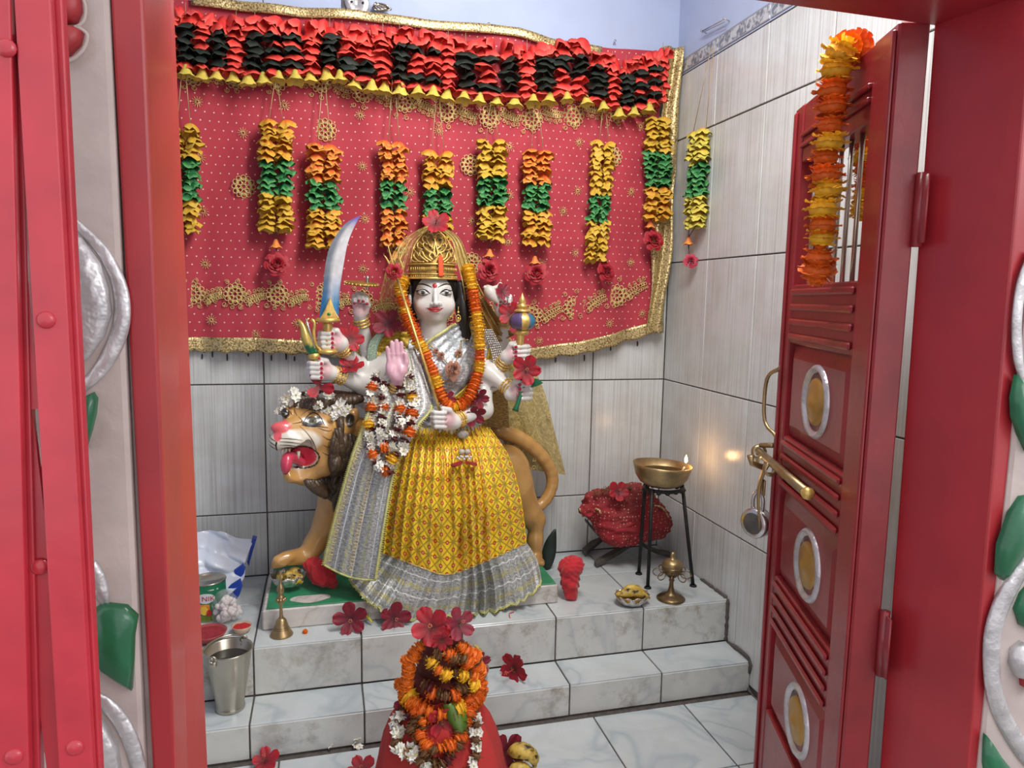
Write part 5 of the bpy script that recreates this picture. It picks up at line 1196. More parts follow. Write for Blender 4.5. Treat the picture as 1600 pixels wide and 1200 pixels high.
def ruled(name, A, Bq, ya, yb, nu, nv, m, parent, wav=.006, uvs=(.2, .6), thick=0):
    A, Bq = C_(A, nv), C_(Bq, nv); ya = np.interp(np.linspace(0, 1, nv), np.linspace(0, 1, len(ya)), ya); yb = np.interp(np.linspace(0, 1, nv), np.linspace(0, 1, len(yb)), yb); v = []; uv = []
    for j in range(nv):
        for i in range(nu):
            s = i/(nu-1); t = j/(nv-1); q = A[j]+(Bq[j]-A[j])*s; v.append(tuple(s_(q[0], q[1], ya[j]+(yb[j]-ya[j])*s-wav*math.sin(s*19+t*4)*min(1, 4*t)-wav*.5*math.sin(s*41+t)))); uv.append((s*uvs[0], t*uvs[1]))
    f = [(j*nu+i, j*nu+i+1, (j+1)*nu+i+1, (j+1)*nu+i) for j in range(nv-1) for i in range(nu-1)]; o = G().add(v, f, uv=uv).obj(name, m, parent)
    if thick: o.modifiers.new('t', 'SOLIDIFY').thickness = thick
    return o, v
veil = thing('gold_net_veil', 'sheer gold net veil draped over the goddess\' crown and falling behind her arms', 'veil', s_(840, 745, -.12))
ruled('veil_fall', [(668, 352), (628, 375), (604, 420), (592, 470), (578, 530), (560, 575), (545, 625)], [(674, 358), (650, 378), (638, 420), (630, 470), (625, 520), (612, 570), (600, 660)], [-.20, -.23, -.25, -.22, -.17, -.15, -.15], [-.21, -.26, -.30, -.26, -.20, -.18, -.18], 24, 70, MT['net'], veil)
ruled('veil_fall', [(676, 352), (704, 374), (714, 410), (722, 440), (728, 480), (736, 520), (745, 560), (770, 640), (800, 730)], [(680, 350), (716, 370), (734, 410), (748, 445), (778, 500), (810, 545), (846, 600), (868, 680), (884, 742)], [-.21, -.27, -.31, -.31, -.28, -.24, -.2, -.16, -.13], [-.20, -.23, -.24, -.22, -.17, -.15, -.14, -.135, -.13], 26, 90, MT['net2'], veil, .007)
ruled('veil_pleats', [(738, 470), (752, 500), (766, 528), (780, 535)], [(756, 462), (775, 492), (795, 515), (806, 522)], [-.27, -.27, -.26, -.25], [-.25, -.25, -.25, -.25], 22, 24, mat('bronze_satin', (.30, .17, .05), .35, .4, var=.2), veil, .006, thick=.001)
g = G()
rn = random.Random(9)
for k in range(26):
    p = s_(790+rn.uniform(0, 75), 640+rn.uniform(0, 100), -.155); g.tube([p+np.array([.008*(1-.6*i/12)*math.cos(k+i*.6), -.004, .008*(1-.6*i/12)*math.sin(k+i*.6)]) for i in range(13)], .0010, 4)
g.obj('veil_scroll_embroidery', MT['gold_thread'], veil)['kind'] = 'stuff'
# printed cloth tucked behind the right hip
ruled('tucked_cloth', [(762, 612), (756, 640), (752, 668)], [(792, 606), (794, 640), (796, 668)], [-.25, -.25, -.25], [-.21, -.21, -.21], 14, 16, brocade('brown_gold_print', (.10, .04, .01), (.42, .26, .05), (.5, .3, .1), (0, 0), .2, .35), veil, .003)
adopt(veil)
# silver bead tassels beside the right shoulder
g = G()
for k in range(6):
    P = even([s_(756+k*2.5, 516, -.30), s_(768+k*3, 548, -.315), s_(772+k*2.6, 580, -.325), s_(766+k*2.4, 608-k, -.33)], 26)
    for i, p in enumerate(P): g.ell(p, (.0030, .0030, .0042), 6)
g.obj('bead_tassel', MT['steel2'], god)
adopt(god)

# ================================================================== FRESH FLOWERS
def pom(name, R, H, c0, c1, seed=0, rings=5, mt='vfresh'):
    """marigold head: rings of small notched petals on a flattened ball; axis = z"""
    rr = np.random.RandomState(seed); g = G()
    g.ell((0, 0, 0), (R*.76, R*.76, H*.46), 12, tuple(.6*c0[q]+.4*c1[q] for q in range(3)))
    for L in range(rings):
        ph = PI*(L+.5)/rings; n = max(6, int(17*math.sin(ph)+3))
        for k in range(n):
            a = 2*PI*(k+.5*(L % 2)+.25*rr.rand())/n; e = math.cos(ph); rad = math.sin(ph); b = Vector((math.cos(a)*rad*R*.68, math.sin(a)*rad*R*.68, e*H*.42)); o_ = Vector((math.cos(a)*rad, math.sin(a)*rad, e*.7)).normalized()
            side = Vector((-math.sin(a), math.cos(a), 0)); w = R*.17; l = R*.34*rr.uniform(.7, 1.25); up = Vector((0, 0, 1)); w2 = up*w*.5*rr.uniform(-1, 1)
            P = [b-side*w*.6, b+side*w*.6, b+o_*l+side*w*1.1+w2, b+o_*l*1.12+up*w*.25*rr.uniform(-1, 1), b+o_*l-side*w*1.1-w2]
            t = rr.rand(); c = [c0[q]*(1-t)+c1[q]*t for q in range(3)]; ct = [x*1.1 for x in c1]; g.add(P, [(0, 1, 2, 3, 4)], [c0, c0, ct, c, ct])
    return mesh(name, g.v, g.f, MT[mt], True, None, g.c)
MO = [pom('orange_marigold', .0235, .027, (.62, .10, .004), (.88, .22, .012), i) for i in range(3)]
MY = [pom('yellow_marigold', .0235, .027, (.70, .36, .010), (.95, .60, .04), i+4) for i in range(3)]
MR = [pom('rust_marigold', .0235, .027, (.62, .10, .006), (.88, .20, .014), i+7) for i in range(2)]
MD = [pom('dark_red_flower', .018, .013, (.07, .006, .008), (.17, .02, .02), i+9, 3) for i in range(2)]
MB_ = [pom('dried_brown_flower', .018, .014, (.10, .045, .015), (.26, .12, .04), i+11, 3) for i in range(2)]
def jasmine_mesh(seed=0, R=.020, n=5):
    g = G(); rr = np.random.RandomState(seed)
    for b in range(n):
        c = Vector(rr.uniform(-.5, .5, 3)*R); q = Euler(rr.uniform(-.7, .7, 3)).to_matrix()
        for k in range(6):
            a = 2*PI*k/6; d = Vector((math.cos(a), 0, math.sin(a))); sd = Vector((-math.sin(a), 0, math.cos(a))); P = [Vector((0, 0, 0)), d*R*.45+sd*R*.27+Vector((0, -R*.08, 0)), d*R*.8+Vector((0, R*.02, 0)), d*R*.45-sd*R*.27+Vector((0, -R*.08, 0))]
            g.add([c+q @ (p+Vector((0, -R*.2, 0))) for p in P], [(0, 1, 2, 3)], (.82, .80, .72))
        g.ell(c+q @ Vector((0, -R*.25, 0)), R*.14, 6, (.60, .50, .18))
    return mesh('white_blossom', g.v, g.f, MT['vfresh'], False, None, g.c)
JA = [jasmine_mesh(i) for i in range(4)]; J1 = jasmine_mesh(9, .014, 1)
JBIG = jasmine_mesh(12, .021, 4)
DIRS = random.Random(11)
def garland(name, label, pts, seq, kinds, cat='garland', group=None, sc=1., axis=None, step=None, jit=.0015, thread=True, face=None):
    """flowers threaded along a space curve; seq: list of (fraction, kind)"""
    P = np.array(pts); S = np.array(spline(P, 400)); d = np.concatenate([[0], np.cumsum(np.linalg.norm(np.diff(S, axis=0), axis=1))]); n = max(3, int(d[-1]/step)); low = P[np.argmin(P[:, 2])]
    root = thing(name, label, cat, low, group); out = []
    for k in range(n):
        x = d[-1]*(k+.5)/n; p = np.array([np.interp(x, d, S[:, q]) for q in range(3)]); x2 = min(d[-1], x+.004); p2 = np.array([np.interp(x2, d, S[:, q]) for q in range(3)]); t = Vector(p2-p)
        t = t.normalized() if t.length > 1e-7 else Vector((0, 0, 1)); kd = seq(k/(n-1), k); me = DIRS.choice(kinds[kd]); q = t.to_track_quat('Z', 'Y').to_euler() if me.name.find('white') < 0 else Euler((DIRS.uniform(-.5, .5), DIRS.uniform(-1, 1)*3, DIRS.uniform(-.9, .9)))
        s_k = sc*DIRS.uniform(.9, 1.1); put(me.name.split('.')[0], me, root, p+np.array([DIRS.uniform(-jit, jit), DIRS.uniform(-jit, jit), DIRS.uniform(-jit, jit)]), q, s_k)
    if thread: G().tube([V(p) for p in S[::8]], .0011, 4).obj('thread', MT['string'], root)
    adopt(root); return root
KM = dict(o=MO, y=MY, r=MR, d=MD, b=MB_, w=JA)
def S3(L): return [s_(*p) for p in L]
neck = S3([(730, 418, -.30), (736, 440, -.325), (741, 470, -.335), (746, 500, -.345), (749, 535, -.36), (750, 565, -.365), (745, 590, -.375), (738, 610, -.385), (728, 627, -.39), (708, 635, -.40), (692, 624, -.40), (683, 600, -.395), (674, 575, -.385), (662, 548, -.375), (648, 520, -.36), (637, 495, -.345), (630, 470, -.335), (626, 452, -.33), (630, 435, -.32)])
ns = 'yyyyrrrooyyyyyyyrrryyrooorrroyoorooyyrorroyyrrroooyyroyyyy'
garland('marigold_garland', 'long yellow and orange marigold garland looped round the goddess\' neck', neck, lambda t, k: ns[int(t*(len(ns)-1))], KM, sc=.94, step=.0185)
wseq = 'wdwowdwwodwwydww'
wg = S3([(588, 586, -.40), (583, 605, -.42), (580, 640, -.435), (578, 670, -.455), (580, 700, -.472), (590, 724, -.488), (604, 737, -.497), (612, 722, -.500), (622, 704, -.500), (636, 686, -.492), (642, 660, -.475), (643, 630, -.44), (641, 600, -.43), (636, 580, -.42)])
garland('flower_garland', 'white orange and dark red flower garland hanging from the raised open palm, outer loop', wg, lambda t, k: wseq[k % len(wseq)], KM, sc=.90, step=.0122, jit=.004)
wg = S3([(602, 592, -.42), (599, 615, -.435), (598, 640, -.445), (596, 670, -.470), (600, 698, -.488), (612, 694, -.492), (622, 668, -.482), (624, 640, -.462), (624, 612, -.44), (626, 596, -.43)])
garland('flower_garland', 'inner loop of white and brown flowers inside the larger palm garland', wg, lambda t, k: 'wdwwdwowwd'[k % 10], KM, sc=.86, step=.0125, jit=.004)
# ---- hibiscus and roses
def petal_v(l, w, curl=.25, n=6, m=5, wav=.06, seed=0):
    rr = np.random.RandomState(seed); v = []; ph = rr.rand()*6
    for j in range(n):
        t = j/(n-1)
        for i in range(m):
            s = i/(m-1)*2-1; ww = w*(.12+1.05*math.sin(PI*min(1, t*.62+.02))**1.1*(1 if t < .8 else 1-.35*(t-.8)/.2*abs(s))); x = s*ww; y = l*t*(1-.08*s*s*t); z = curl*l*(t**1.5)*.5-.18*w*(1-s*s)*t+wav*l*math.sin(s*6+ph+t*3)*t*t
            v.append((x, y, z))
    return v, [(j*m+i, j*m+i+1, (j+1)*m+i+1, (j+1)*m+i) for j in range(n-1) for i in range(m-1)]
def hib_meshes(tag_, c0, c1, l=.047, w=.0160, curl=.5):
    out = []
    for sd in range(3):
        v, f = petal_v(l, w, curl, 7, 7, .10, seed=sd); c = [[c0[q]*(1-y_[1]/l)+c1[q]*(y_[1]/l) for q in range(3)] for y_ in v]; out.append(mesh('petal', v, f, MT['vfresh'], True, None, c))
    return out
HB = hib_meshes('r', (.10, .001, .006), (.46, .008, .020)); HP = hib_meshes('p', (.40, .03, .06), (.62, .10, .14)); HK = hib_meshes('d', (.08, .002, .012), (.27, .008, .026), w=.0150, curl=.6)
gp_ = G(); gp_.tube([(0, 0, 0), (.002, .0, .022), (.0, .002, .044)], [.0016, .0013, .0012], 6, (.55, .04, .06))
for k in range(9): a = k*2.4; gp_.ell((.004*math.cos(a), .004*math.sin(a), .034+.0012*k), .0014, 5, (.62, .22, .10))
PIST = mesh('pistil', gp_.v, gp_.f, MT['vfresh'], True, None, gp_.c)
gc = G(); gc.lathe([(0, -.012), (.004, -.011), (.006, -.004), (.009, .002)], seg=8, c=(.05, .16, .03)); CALX = mesh('calyx', gc.v, gc.f, MT['vfresh'], True, None, gc.c)
def hibiscus(label, p, face, size=1., P=None, open_=1., group=None, name='hibiscus_flower', pist=True, n=5, cat='flower', spin=None):
    """face: direction the flower looks along"""
    P = P or HB; root = thing(name, label, cat, p, group); q = Vector(face).normalized().to_track_quat('Z', 'Y'); sp = DIRS.uniform(0, 1) if spin is None else spin
    for k in range(n):
        a = 2*PI*(k/n)+sp; e = (q @ Euler((0, 0, a)).to_quaternion() @ Euler(((1-open_)*1.2+DIRS.uniform(-.12, .12), 0, 0)).to_quaternion()).to_euler(); put('petal', DIRS.choice(P), root, (0, 0, 0), e, size*DIRS.uniform(.92, 1.08))
    if pist: put('pistil', PIST, root, (0, 0, 0), q.to_euler(), size)
    put('calyx', CALX, root, (0, 0, 0), q.to_euler(), size); return root
F = (-.35, -1, .15)
hibiscus('red hibiscus propped on top of the gold crown', s_(681, 349, -.335), (-.1, -1, .5), .95)
hibiscus('red hibiscus under the hand holding the lower left weapon', s_(499, 604, -.40), (-.1, -1, .2), .95, open_=.9, pist=False, n=3, spin=.3)
hibiscus('crimson hibiscus tucked behind the wrist of the sword hand', s_(548, 530, -.33), (.2, -1, .3), .9, pist=False)
hibiscus('crimson hibiscus lying flat on the lower left forearm', s_(548, 573, -.345), (0, -.6, 1), .85, pist=False)
hibiscus('open red hibiscus on the shaft of the mace', s_(822, 578, -.415), (-.2, -1, .15), 1.0)
hibiscus('crimson hibiscus pushed behind the left side of the mace head', s_(798, 492, -.30), (-.3, -1, .3), .9, pist=False)
hibiscus('small red flower beside the white conch shell', s_(785, 455, -.30), (.3, -1, .3), .6, pist=False, P=HK)
hibiscus('dark red flower cluster behind the left shoulder of the goddess', s_(607, 506, -.30), (-.2, -1, .3), 1.0, pist=False, P=HK)
hibiscus('dark red flower beside the bottom of the marigold garland, upper one', s_(748, 622, -.385), (.3, -1, -.1), .7, pist=False, P=HK)
hibiscus('dark red flower beside the bottom of the marigold garland, lower one', s_(741, 648, -.40), (.2, -1, -.3), .75, pist=False, P=HK)
hibiscus('dark red bud between the sari hand and the marigold loop', s_(700, 622, -.40), (0, -1, .1), .5, pist=False, P=HK)
hb = lambda u, v, z: onZ(u, v, z)
hibiscus('red hibiscus with yellow bud resting on the platform before the pedestal', hb(549, 985, Z1)+np.array([0, 0, .034]), (-.1, -1, .35), 1.05, P=HK, spin=.2)
g = G(); a, b = hb(560, 966, Z1)+np.array([0, 0, .03]), hb(582, 978, Z1)+np.array([0, 0, .01]); g.tube(even([a, (a+b)/2+np.array([0, 0, .004]), b], 8), [.003, .0075, .0085, .007, .006, .005, .0035, .002], 8); tag(g.obj('flower_bud', mat('yellow_green_bud', (.50, .42, .05), .5, var=.3, vs=60), None), 'yellow green flower bud beside the hibiscus at the pedestal', 'bud')
hibiscus('wilted dark red hibiscus under the hem of the yellow sari', hb(616, 978, Z1)+np.array([0, 0, .024]), (.1, -1, .35), 1.0, P=HK, spin=1.)
h_ = hibiscus('hibiscus standing on edge alone on the middle step', hb(803, 1060, Z2)+np.array([0, 0, .030]), (-.75, -.6, .1), 1.05, spin=.8)
# red crumpled cloths
def crumple(name, label, P, R, parent=None, m=None, seed=0, cat='cloth', k=.014, h=.0035, nz=.008, group=None):
    lo = np.min([np.array(p)-max(R)-.03 for p in P], axis=0); hi = np.max([np.array(p)+max(R)+.03 for p in P], axis=0); D = SDF(lo, hi, h)
    for i in range(len(P)-1): D.rc(P[i], P[i+1], R[i], R[i+1], k)
    v, f = D.mesh(); rr = np.random.RandomState(seed); A = rr.uniform(-1, 1, (7, 3)); A /= np.linalg.norm(A, axis=1)[:, None]; ph = rr.rand(7)*6; fr = rr.uniform(55, 190, 7); c = np.mean(P, axis=0); nrm = v-c; nrm /= np.linalg.norm(nrm, axis=1)[:, None]+1e-9
    d = sum((1-np.abs(np.sin(v @ A[i]*fr[i]+ph[i]+1.5*np.sin(v @ A[(i+2) % 7]*60)))**.8)*nz/(1+i*.35) for i in range(7)); v = v+nrm*(d-nz*1.2)[:, None]
    zb = np.min([p[2]-r for p, r in zip(P, R)]); v[:, 2] = np.maximum(v[:, 2], zb+.001)
    me, v, f = fast_mesh(name, v, f, m or MT['redcloth'], None, 1); o = link(bpy.data.objects.new(name, me), parent)
    if label: tag(o, label, cat, group)
    return o
b_ = hb(892, 936, Z1)
crumple('red_cloth', 'crumpled red cloth flower standing at the right corner of the pedestal', [b_+np.array([0, .0, .018]), b_+np.array([-.004, .0, .06]), b_+np.array([-.004, .005, .105]), b_+np.array([.012, .005, .115])], [.022, .026, .034, .030], seed=3, nz=.0055)
b_ = hb(503, 918, PT)
crumple('red_cloth', 'crumpled red cloth on the green pedestal top beside the lion\'s paw', [b_+np.array([.03, 0, .016]), b_+np.array([0, .0, .045]), b_+np.array([-.03, .01, .075])], [.020, .032, .026], seed=5, nz=.007)
# ================================================================== WEAPONS AND THINGS IN THE HANDS
sw = thing('sword', 'curved painted sword with blue and white blade held up by the left hand', 'sword', s_(513, 550, -.37))
Lc = C_([(498.5, 498), (501.5, 475), (504.5, 452), (509, 410), (518, 380), (539, 350), (562.5, 337)], 50); Rc = C_([(528.5, 498), (530, 475), (531.5, 449), (537.5, 410), (543.5, 380), (552.5, 357), (563, 338)], 50)
g = G(); nv = 50; prof_ = [(0, 0), (.25, .9), (.5, .55), (.72, .95), (1, 0)]; v = []; c = []
for side in (-1, 1):
    for j in range(nv):
        for (a, hgt) in prof_:
            q = Lc[j]+(Rc[j]-Lc[j])*a; t = j/(nv-1); v.append(tuple(s_(q[0], q[1], -.375+side*.007*hgt*(1-.8*t))))
            wc = np.array([.58, .56, .58]); blue = np.array([.03, .20, .42]); pur = np.array([.16, .12, .42]); gr = np.array([.24, .27, .31]); col_ = wc if a > .6 else (gr if a < .4 else np.array([.62, .6, .6]))
            wb = max(0, min(1, (.42-t)/.35))*(1.25 if abs(a-.5) > .2 else .6); wp = max(0, min(1, (t-.84)/.12)); col_ = col_*(1-min(1, wb))+blue*min(1, wb); col_ = col_*(1-wp)+pur*wp; c.append(tuple(col_))
m5 = len(prof_); fs = []
for sd in (0, 1):
    o_ = sd*nv*m5
    for j in range(nv-1):
        for i in range(m5-1): q = (o_+j*m5+i, o_+j*m5+i+1, o_+(j+1)*m5+i+1, o_+(j+1)*m5+i); fs.append(q if sd == 0 else q[::-1])
g.add(v, fs, c); g.obj('blade', MT['vpaint'], sw, col=True)
def pris(name, pts, y, dep, m, parent, bev=.001): g = G(); g.prism([tuple(s_(u, v, y)[[0, 2]]) for u, v in pts], lambda a, b, h: (a, y-h, b), dep, bev=bev); return g.obj(name, m, parent, False)
pris('blade_socket', [(500, 497), (530, 497), (523, 485), (515.5, 464), (508, 483)], -.383, .010, MT['gold'], sw)
g = G(); g.ell(s_(514, 491, -.395), (.0055, .004, .0048), 10); g.obj('green_gem', mat('green_gem', (.01, .18, .04), .1, var=0), sw)
def vl(name, u, prof, y, m, parent, seg=20):
    """upright turned piece: prof = [(radius px, v px)]"""
    g = G(); v0 = prof[0][1]; c = s_(u, prof[len(prof)//2][1], y); g.lathe([(r*.00195, s_(u, v_, y)[2]) for r, v_ in prof], (c[0], y, 0), seg); return g.obj(name, m, parent)
vl('guard', 512, [(2, 504), (17, 503), (19, 500), (17, 497), (2, 496)], -.375, MT['gold'], sw); vl('grip', 512, [(5, 552), (5, 545), (6.5, 535), (5, 520), (8, 510), (6, 504)], -.375, MT['gold'], sw); vl('pommel', 511, [(1, 553), (14, 552), (16, 549), (12, 546), (4, 545)], -.375, MT['gold'], sw)
G().tube(even(S3([(505, 549, -.375), (494, 540, -.38), (490, 520, -.385), (492, 505, -.385), (486, 499, -.385)]), 16), .0052, 8).obj('knuckle_guard', MT['gold'], sw); adopt(sw)
ds = thing('discus', 'small gold discus seen edge-on on the finger of the uppermost left hand', 'discus', s_(565, 443, -.31))
g = G(); mm = Matrix.Translation(V(s_(565, 443, -.31))) @ Matrix.Rotation(.06, 4, 'Y') @ Matrix.Rotation(.12, 4, 'X'); g.lathe([(0, -.004), (.045, -.004), (.052, 0), (.045, .004), (0, .004)], seg=32, mat=mm); g.obj('disc', MT['goldd'], ds)
g = G()
for k in range(26): a = 2*PI*k/26; g.ell(mm @ Vector((.051*math.cos(a), .051*math.sin(a), 0)), .0035, 6)
g.obj('serrated_rim', MT['gold'], ds); vl('finger_pin', 574, [(2.5, 452), (2.5, 436), (3, 433), (1, 431)], -.31, MT['steel'], ds); adopt(ds)
bw = thing('bow', 'small green and gold painted bow with silver arrow in the lowest left hand', 'bow', s_(489, 578, -.385))
P = even(S3([(497, 600, -.385), (493, 560, -.385), (486, 545, -.39), (478, 528, -.395), (473, 510, -.39), (466, 500, -.385)]), 24); v, f = tube(P, [R_px(r, -.3) for r in np.interp(range(24), [0, 8, 13, 17, 21, 23], [4, 5, 8, 7, 4, 2])], 10)
g = G(); zz = [p[2] for p in v]; c = [(.02, .16, .06) if (z < P[14][2] and z > P[9][2]) else (.50, .36, .08) for z in zz]; g.add(v, f, c); g.obj('bow_limb', MT['vpaint'], bw, col=True)
vl('bow_collar', 491, [(3, 562), (8.5, 560), (9.5, 556), (8, 552), (3, 551)], -.385, MT['gold'], bw); G().tube(S3([(492, 545, -.40), (483, 515, -.40), (478, 498, -.40)]), [.003, .0035, .002], 8).obj('arrow_shaft', MT['steel2'], bw); G().tube(even(S3([(494, 552, -.392), (484, 530, -.395), (478, 505, -.39), (483, 497, -.39)]), 12), .0022, 6).obj('bowstring', MT['gold'], bw); adopt(bw)
tr = thing('trident', 'thin gold trident leaning across the goddess\' chest with red rose tied below prongs', 'trident', s_(691, 650, -.455))
G().tube([s_(693, 660, -.452), s_(620, 432, -.372)], .0042, 8).obj('shaft', MT['gold'], tr)
for L_ in ([(620, 434, -.372), (612, 420, -.372), (604, 404, -.375), (599, 398, -.375)], [(620, 434, -.372), (613, 410, -.373), (609, 395, -.375), (606, 383, -.376)], [(620, 434, -.372), (629, 420, -.372), (624, 404, -.375), (625, 392, -.375)]): G().tube(even(S3(L_), 12), [.0038]*8+[.003, .0024, .0018, .0008], 7).obj('prong', MT['gold'], tr)
adopt(tr)
o = put('rose', ROSE, None, s_(616, 424, -.392), (PI/2, .1, 0), .62); tag(o, 'dark red rose tied under the prongs of the trident', 'rose')
mc_ = thing('mace', 'gold mace with round purple and blue head held by the middle right hand', 'mace', s_(812, 575, -.375))
vl('handle', 812.5, [(1, 600), (4.5, 599), (4.5, 560), (5.5, 540), (6.5, 528), (7, 520)], -.375, MT['gold'], mc_); 
vl('head_collar', 816, [(3, 524), (9, 523), (12, 520), (11, 517), (9, 515)], -.375, MT['gold'], mc_, 26); vl('head_collar', 816, [(8, 489), (13, 487), (13, 485), (9, 483), (5, 481)], -.375, MT['gold'], mc_, 26); vl('finial', 816, [(5, 483), (9, 480), (8, 476), (4, 475), (6.5, 472), (4, 466), (1.5, 461), (.3, 458)], -.375, MT['gold'], mc_)
cm_ = s_(816, 502, -.375); g = G(); v, f = lathe([(math.sin(PI*i/14)**.8*.0420, -math.cos(PI*i/14)*.029) for i in range(15)], 36); g.add([(p[0]+cm_[0], p[1]+cm_[1], p[2]+cm_[2]) for p in v], f, [(.13, .08, .20) if p[0] < -.012 else ((.02, .20, .34) if p[0] > .016 else (.20, .18, .26)) for p in v]); g.obj('head', MT['vpaint'], mc_, col=True)
for a in (-1.57, 0, 1.57, 3.14):
    w_ = .13 if a == -1.57 else .05; g = G(); v, f, _ = grid(lambda s, t: (cm_[0]+.0432*math.sin(PI*(.12+.76*t))**.7*math.cos(a+(s-.5)*2*w_*2.2), cm_[1]+.0432*math.sin(PI*(.12+.76*t))**.7*math.sin(a+(s-.5)*2*w_*2.2), cm_[2]-math.cos(PI*(.12+.76*t))*.0295), 8, 12); g.add(v, f); g.obj('head_band', MT['gold'], mc_)
adopt(mc_)
ls = thing('lotus_bud', 'pink lotus bud with green stem held in the lowest right hand', 'flower', s_(812, 612, -.395))
G().tube(even(S3([(805, 642, -.40), (812, 622, -.402), (817, 606, -.40), (824, 596, -.40)]), 12), [.011, .0095, .008, .0075, .007, .007, .007, .006, .006, .006, .006, .006], 8).obj('stem', MT['leaf_paint'], ls)
pris('leaf', [(815, 594), (826, 590), (840, 592), (848, 598), (836, 604), (822, 606)], -.39, .010, MT['leaf_paint'], ls, .004)
cl = s_(833, 583, -.395)
for k in range(7): v, f = petal_v(.034, .015, .5, seed=k); e = (Vector((.45, -.2, .8)).normalized().to_track_quat('Z', 'Y') @ Euler((0, 0, k*.9)).to_quaternion() @ Euler((1.15, 0, 0)).to_quaternion()).to_euler(); put('petal', HP[k % 3], ls, V(cl)-Vector((0, 0, .01)), e, .75)
adopt(ls)
for k in list(ls.children):
    if k.name.startswith('petal'): pass
cs_ = thing('conch_shell', 'small white conch shell held in the uppermost right hand', 'shell', s_(767, 458, -.29))
g = G(); g.tube(even(S3([(761, 446, -.285), (765, 455, -.295), (771, 465, -.30), (778, 474, -.30)]), 14), [.005, .010, .015, .018, .0195, .0195, .019, .0175, .016, .0135, .011, .008, .005, .002], 12); g.tube(even(S3([(764, 452, -.30), (775, 449, -.295), (783, 442, -.29)]), 8), [.006, .0075, .008, .007, .006, .005, .0055, .005], 8); g.obj('shell_body', mat('conch_white', (.62, .58, .52), .25, var=.1), cs_); G().ell(s_(758, 449, -.293), .0065, 8).obj('shell_knob', mat('conch_tip', (.66, .62, .55), .25, var=0), cs_); adopt(cs_)
# brooches on the bodice: clay-coloured rose ornament with pearls, and tassel pendant
def on_body(u, v, off): x, z = XZ(u, v, -.36); h, _ = front(TB_, x, z); return np.array([x, (h if h is not None else -.36)-off, z])
CR = rose_mesh('fabric_rose', .026, (.16, .05, .03), (.42, .20, .13), 5, mt='vfresh')
jw = thing('rose_necklace', 'necklace of dusty brown fabric roses over the silver bodice', 'necklace', on_body(706, 594, .03))
for (u, v, k) in ((706, 576, 1.), (718, 553, .48), (689, 556, .5), (682, 549, .36)): put('fabric_rose', CR, jw, on_body(u, v, .032), (PI/2, 0, .2), k*1.05)
pris('leaf', [(700, 585), (712, 585), (716, 592), (708, 598), (702, 592)], on_body(706, 590, .03)[1], .004, mat('dusty_brown_leaf', (.34, .16, .10), .7), jw)
G().tube([on_body(u, v, .029) for u, v in even(np.array([(672, 538), (684, 550), (698, 566), (706, 572), (714, 560), (722, 545), (728, 530)], float), 24)], .002, 5).obj('cord', MT['string'], jw); adopt(jw)
td = thing('tassel_pendant', 'beaded waist tassel with two dark red petals hanging on the yellow skirt', 'tassel', s_(726, 735, -.50))
yk = lambda v: sky(.62, v)-.016
G().tube([s_(722, 650, -.41), s_(725, 672, yk(672)), s_(726, 720, yk(720))], .0012, 5).obj('cord', MT['string'], td)
for (u, v, r, m_) in ((713, 657, 4.5, 'w'), (730, 658, 4.5, 'w'), (723, 665, 4, 'g')): G().ell(s_(u, v, yk(v)-.004), (r*.002, r*.0015, r*.002), 10).obj('bead', mat('cream_bead', (.5, .42, .34), .4, var=.1) if m_ == 'w' else MT['gold'], td)
g = G(); g.ell(s_(723, 679, yk(679)-.006), (.0195, .008, .0135), 16)
g.obj('ribbed_bead', mat('grey_ribbed_thread', (.34, .31, .27), .6, var=.4, vs=200, bump=.6, bs=250), td)
for s in (-1, 1):
    vl_ = s_(726+s*4.5, 706, yk(706)-.004); G().ell(vl_, (.010, .008, .009), 10).obj('bead', MT['marble'] if 0 else bpy.data.materials['cream_bead'], td)
for k in range(9):
    a = s_(715+k*2.6, 715+2.5*math.sin(k*2.), yk(715)-.006); G().ell(a, .0042, 6).obj('pearl', MT['eyewhite'], td)
for s in (-1, 1):
    v, f = petal_v(.036, .016, .5, seed=s+4); c = [(.28, .01, .02)]*len(v); me = mesh('petal', v, f, MT['vfresh'], True, None, c)
    for q in range(3): put('petal', me, td, V(s_(725+s*3, 720, yk(722)-.006)), Euler((-PI/2+.3*q, (.0), s*.0)).to_quaternion().to_euler() if 0 else (Vector((s*.85, -.25-.15*q, -.55)).normalized().to_track_quat('Y', 'Z')).to_euler(), 1.)
adopt(td)
# white blossoms on the lion's mane
BLS = ['fourth from the left', 'fifth from the left', 'sixth from the left', 'just right of the dark far eye', 'large one above the nose bridge', 'upper one right under the red hibiscus', 'above the near eye', 'right above the near eye corner', 'high one right of the red hibiscus petals', 'low one before the ear', 'biggest double one at the ear', 'at the ear tip, last on the right', 'third from the left', 'lowest at the far left edge']
for i, (u, v, k) in enumerate(((444, 628, .9), (452, 622, 1.), (462, 617, 1.), (466, 625, 1.1), (480, 627, 1.05), (486, 613, .8), (499, 632, .8), (510, 638, .95), (510, 618, .95), (520, 648, .9), (531, 634, 1.35), (538, 640, .9), (440, 636, .7), (436, 641, .5))):
    x, z = XZ(u, v, -.36); h, _ = front(LB, x, z); h = -.345 if h is None else h
    o = put('white_blossom', JBIG if i % 3 == 0 else JA[i % 4], None, (x, h-.028, z), (random.uniform(-.3, .3), random.uniform(0, 6), random.uniform(-.3, .3)), k*1.1 if i % 3 else k*.8); tag(o, 'white blossom on the lion\'s brow, '+BLS[i], 'blossom', 'white blossoms on the lion\'s head')

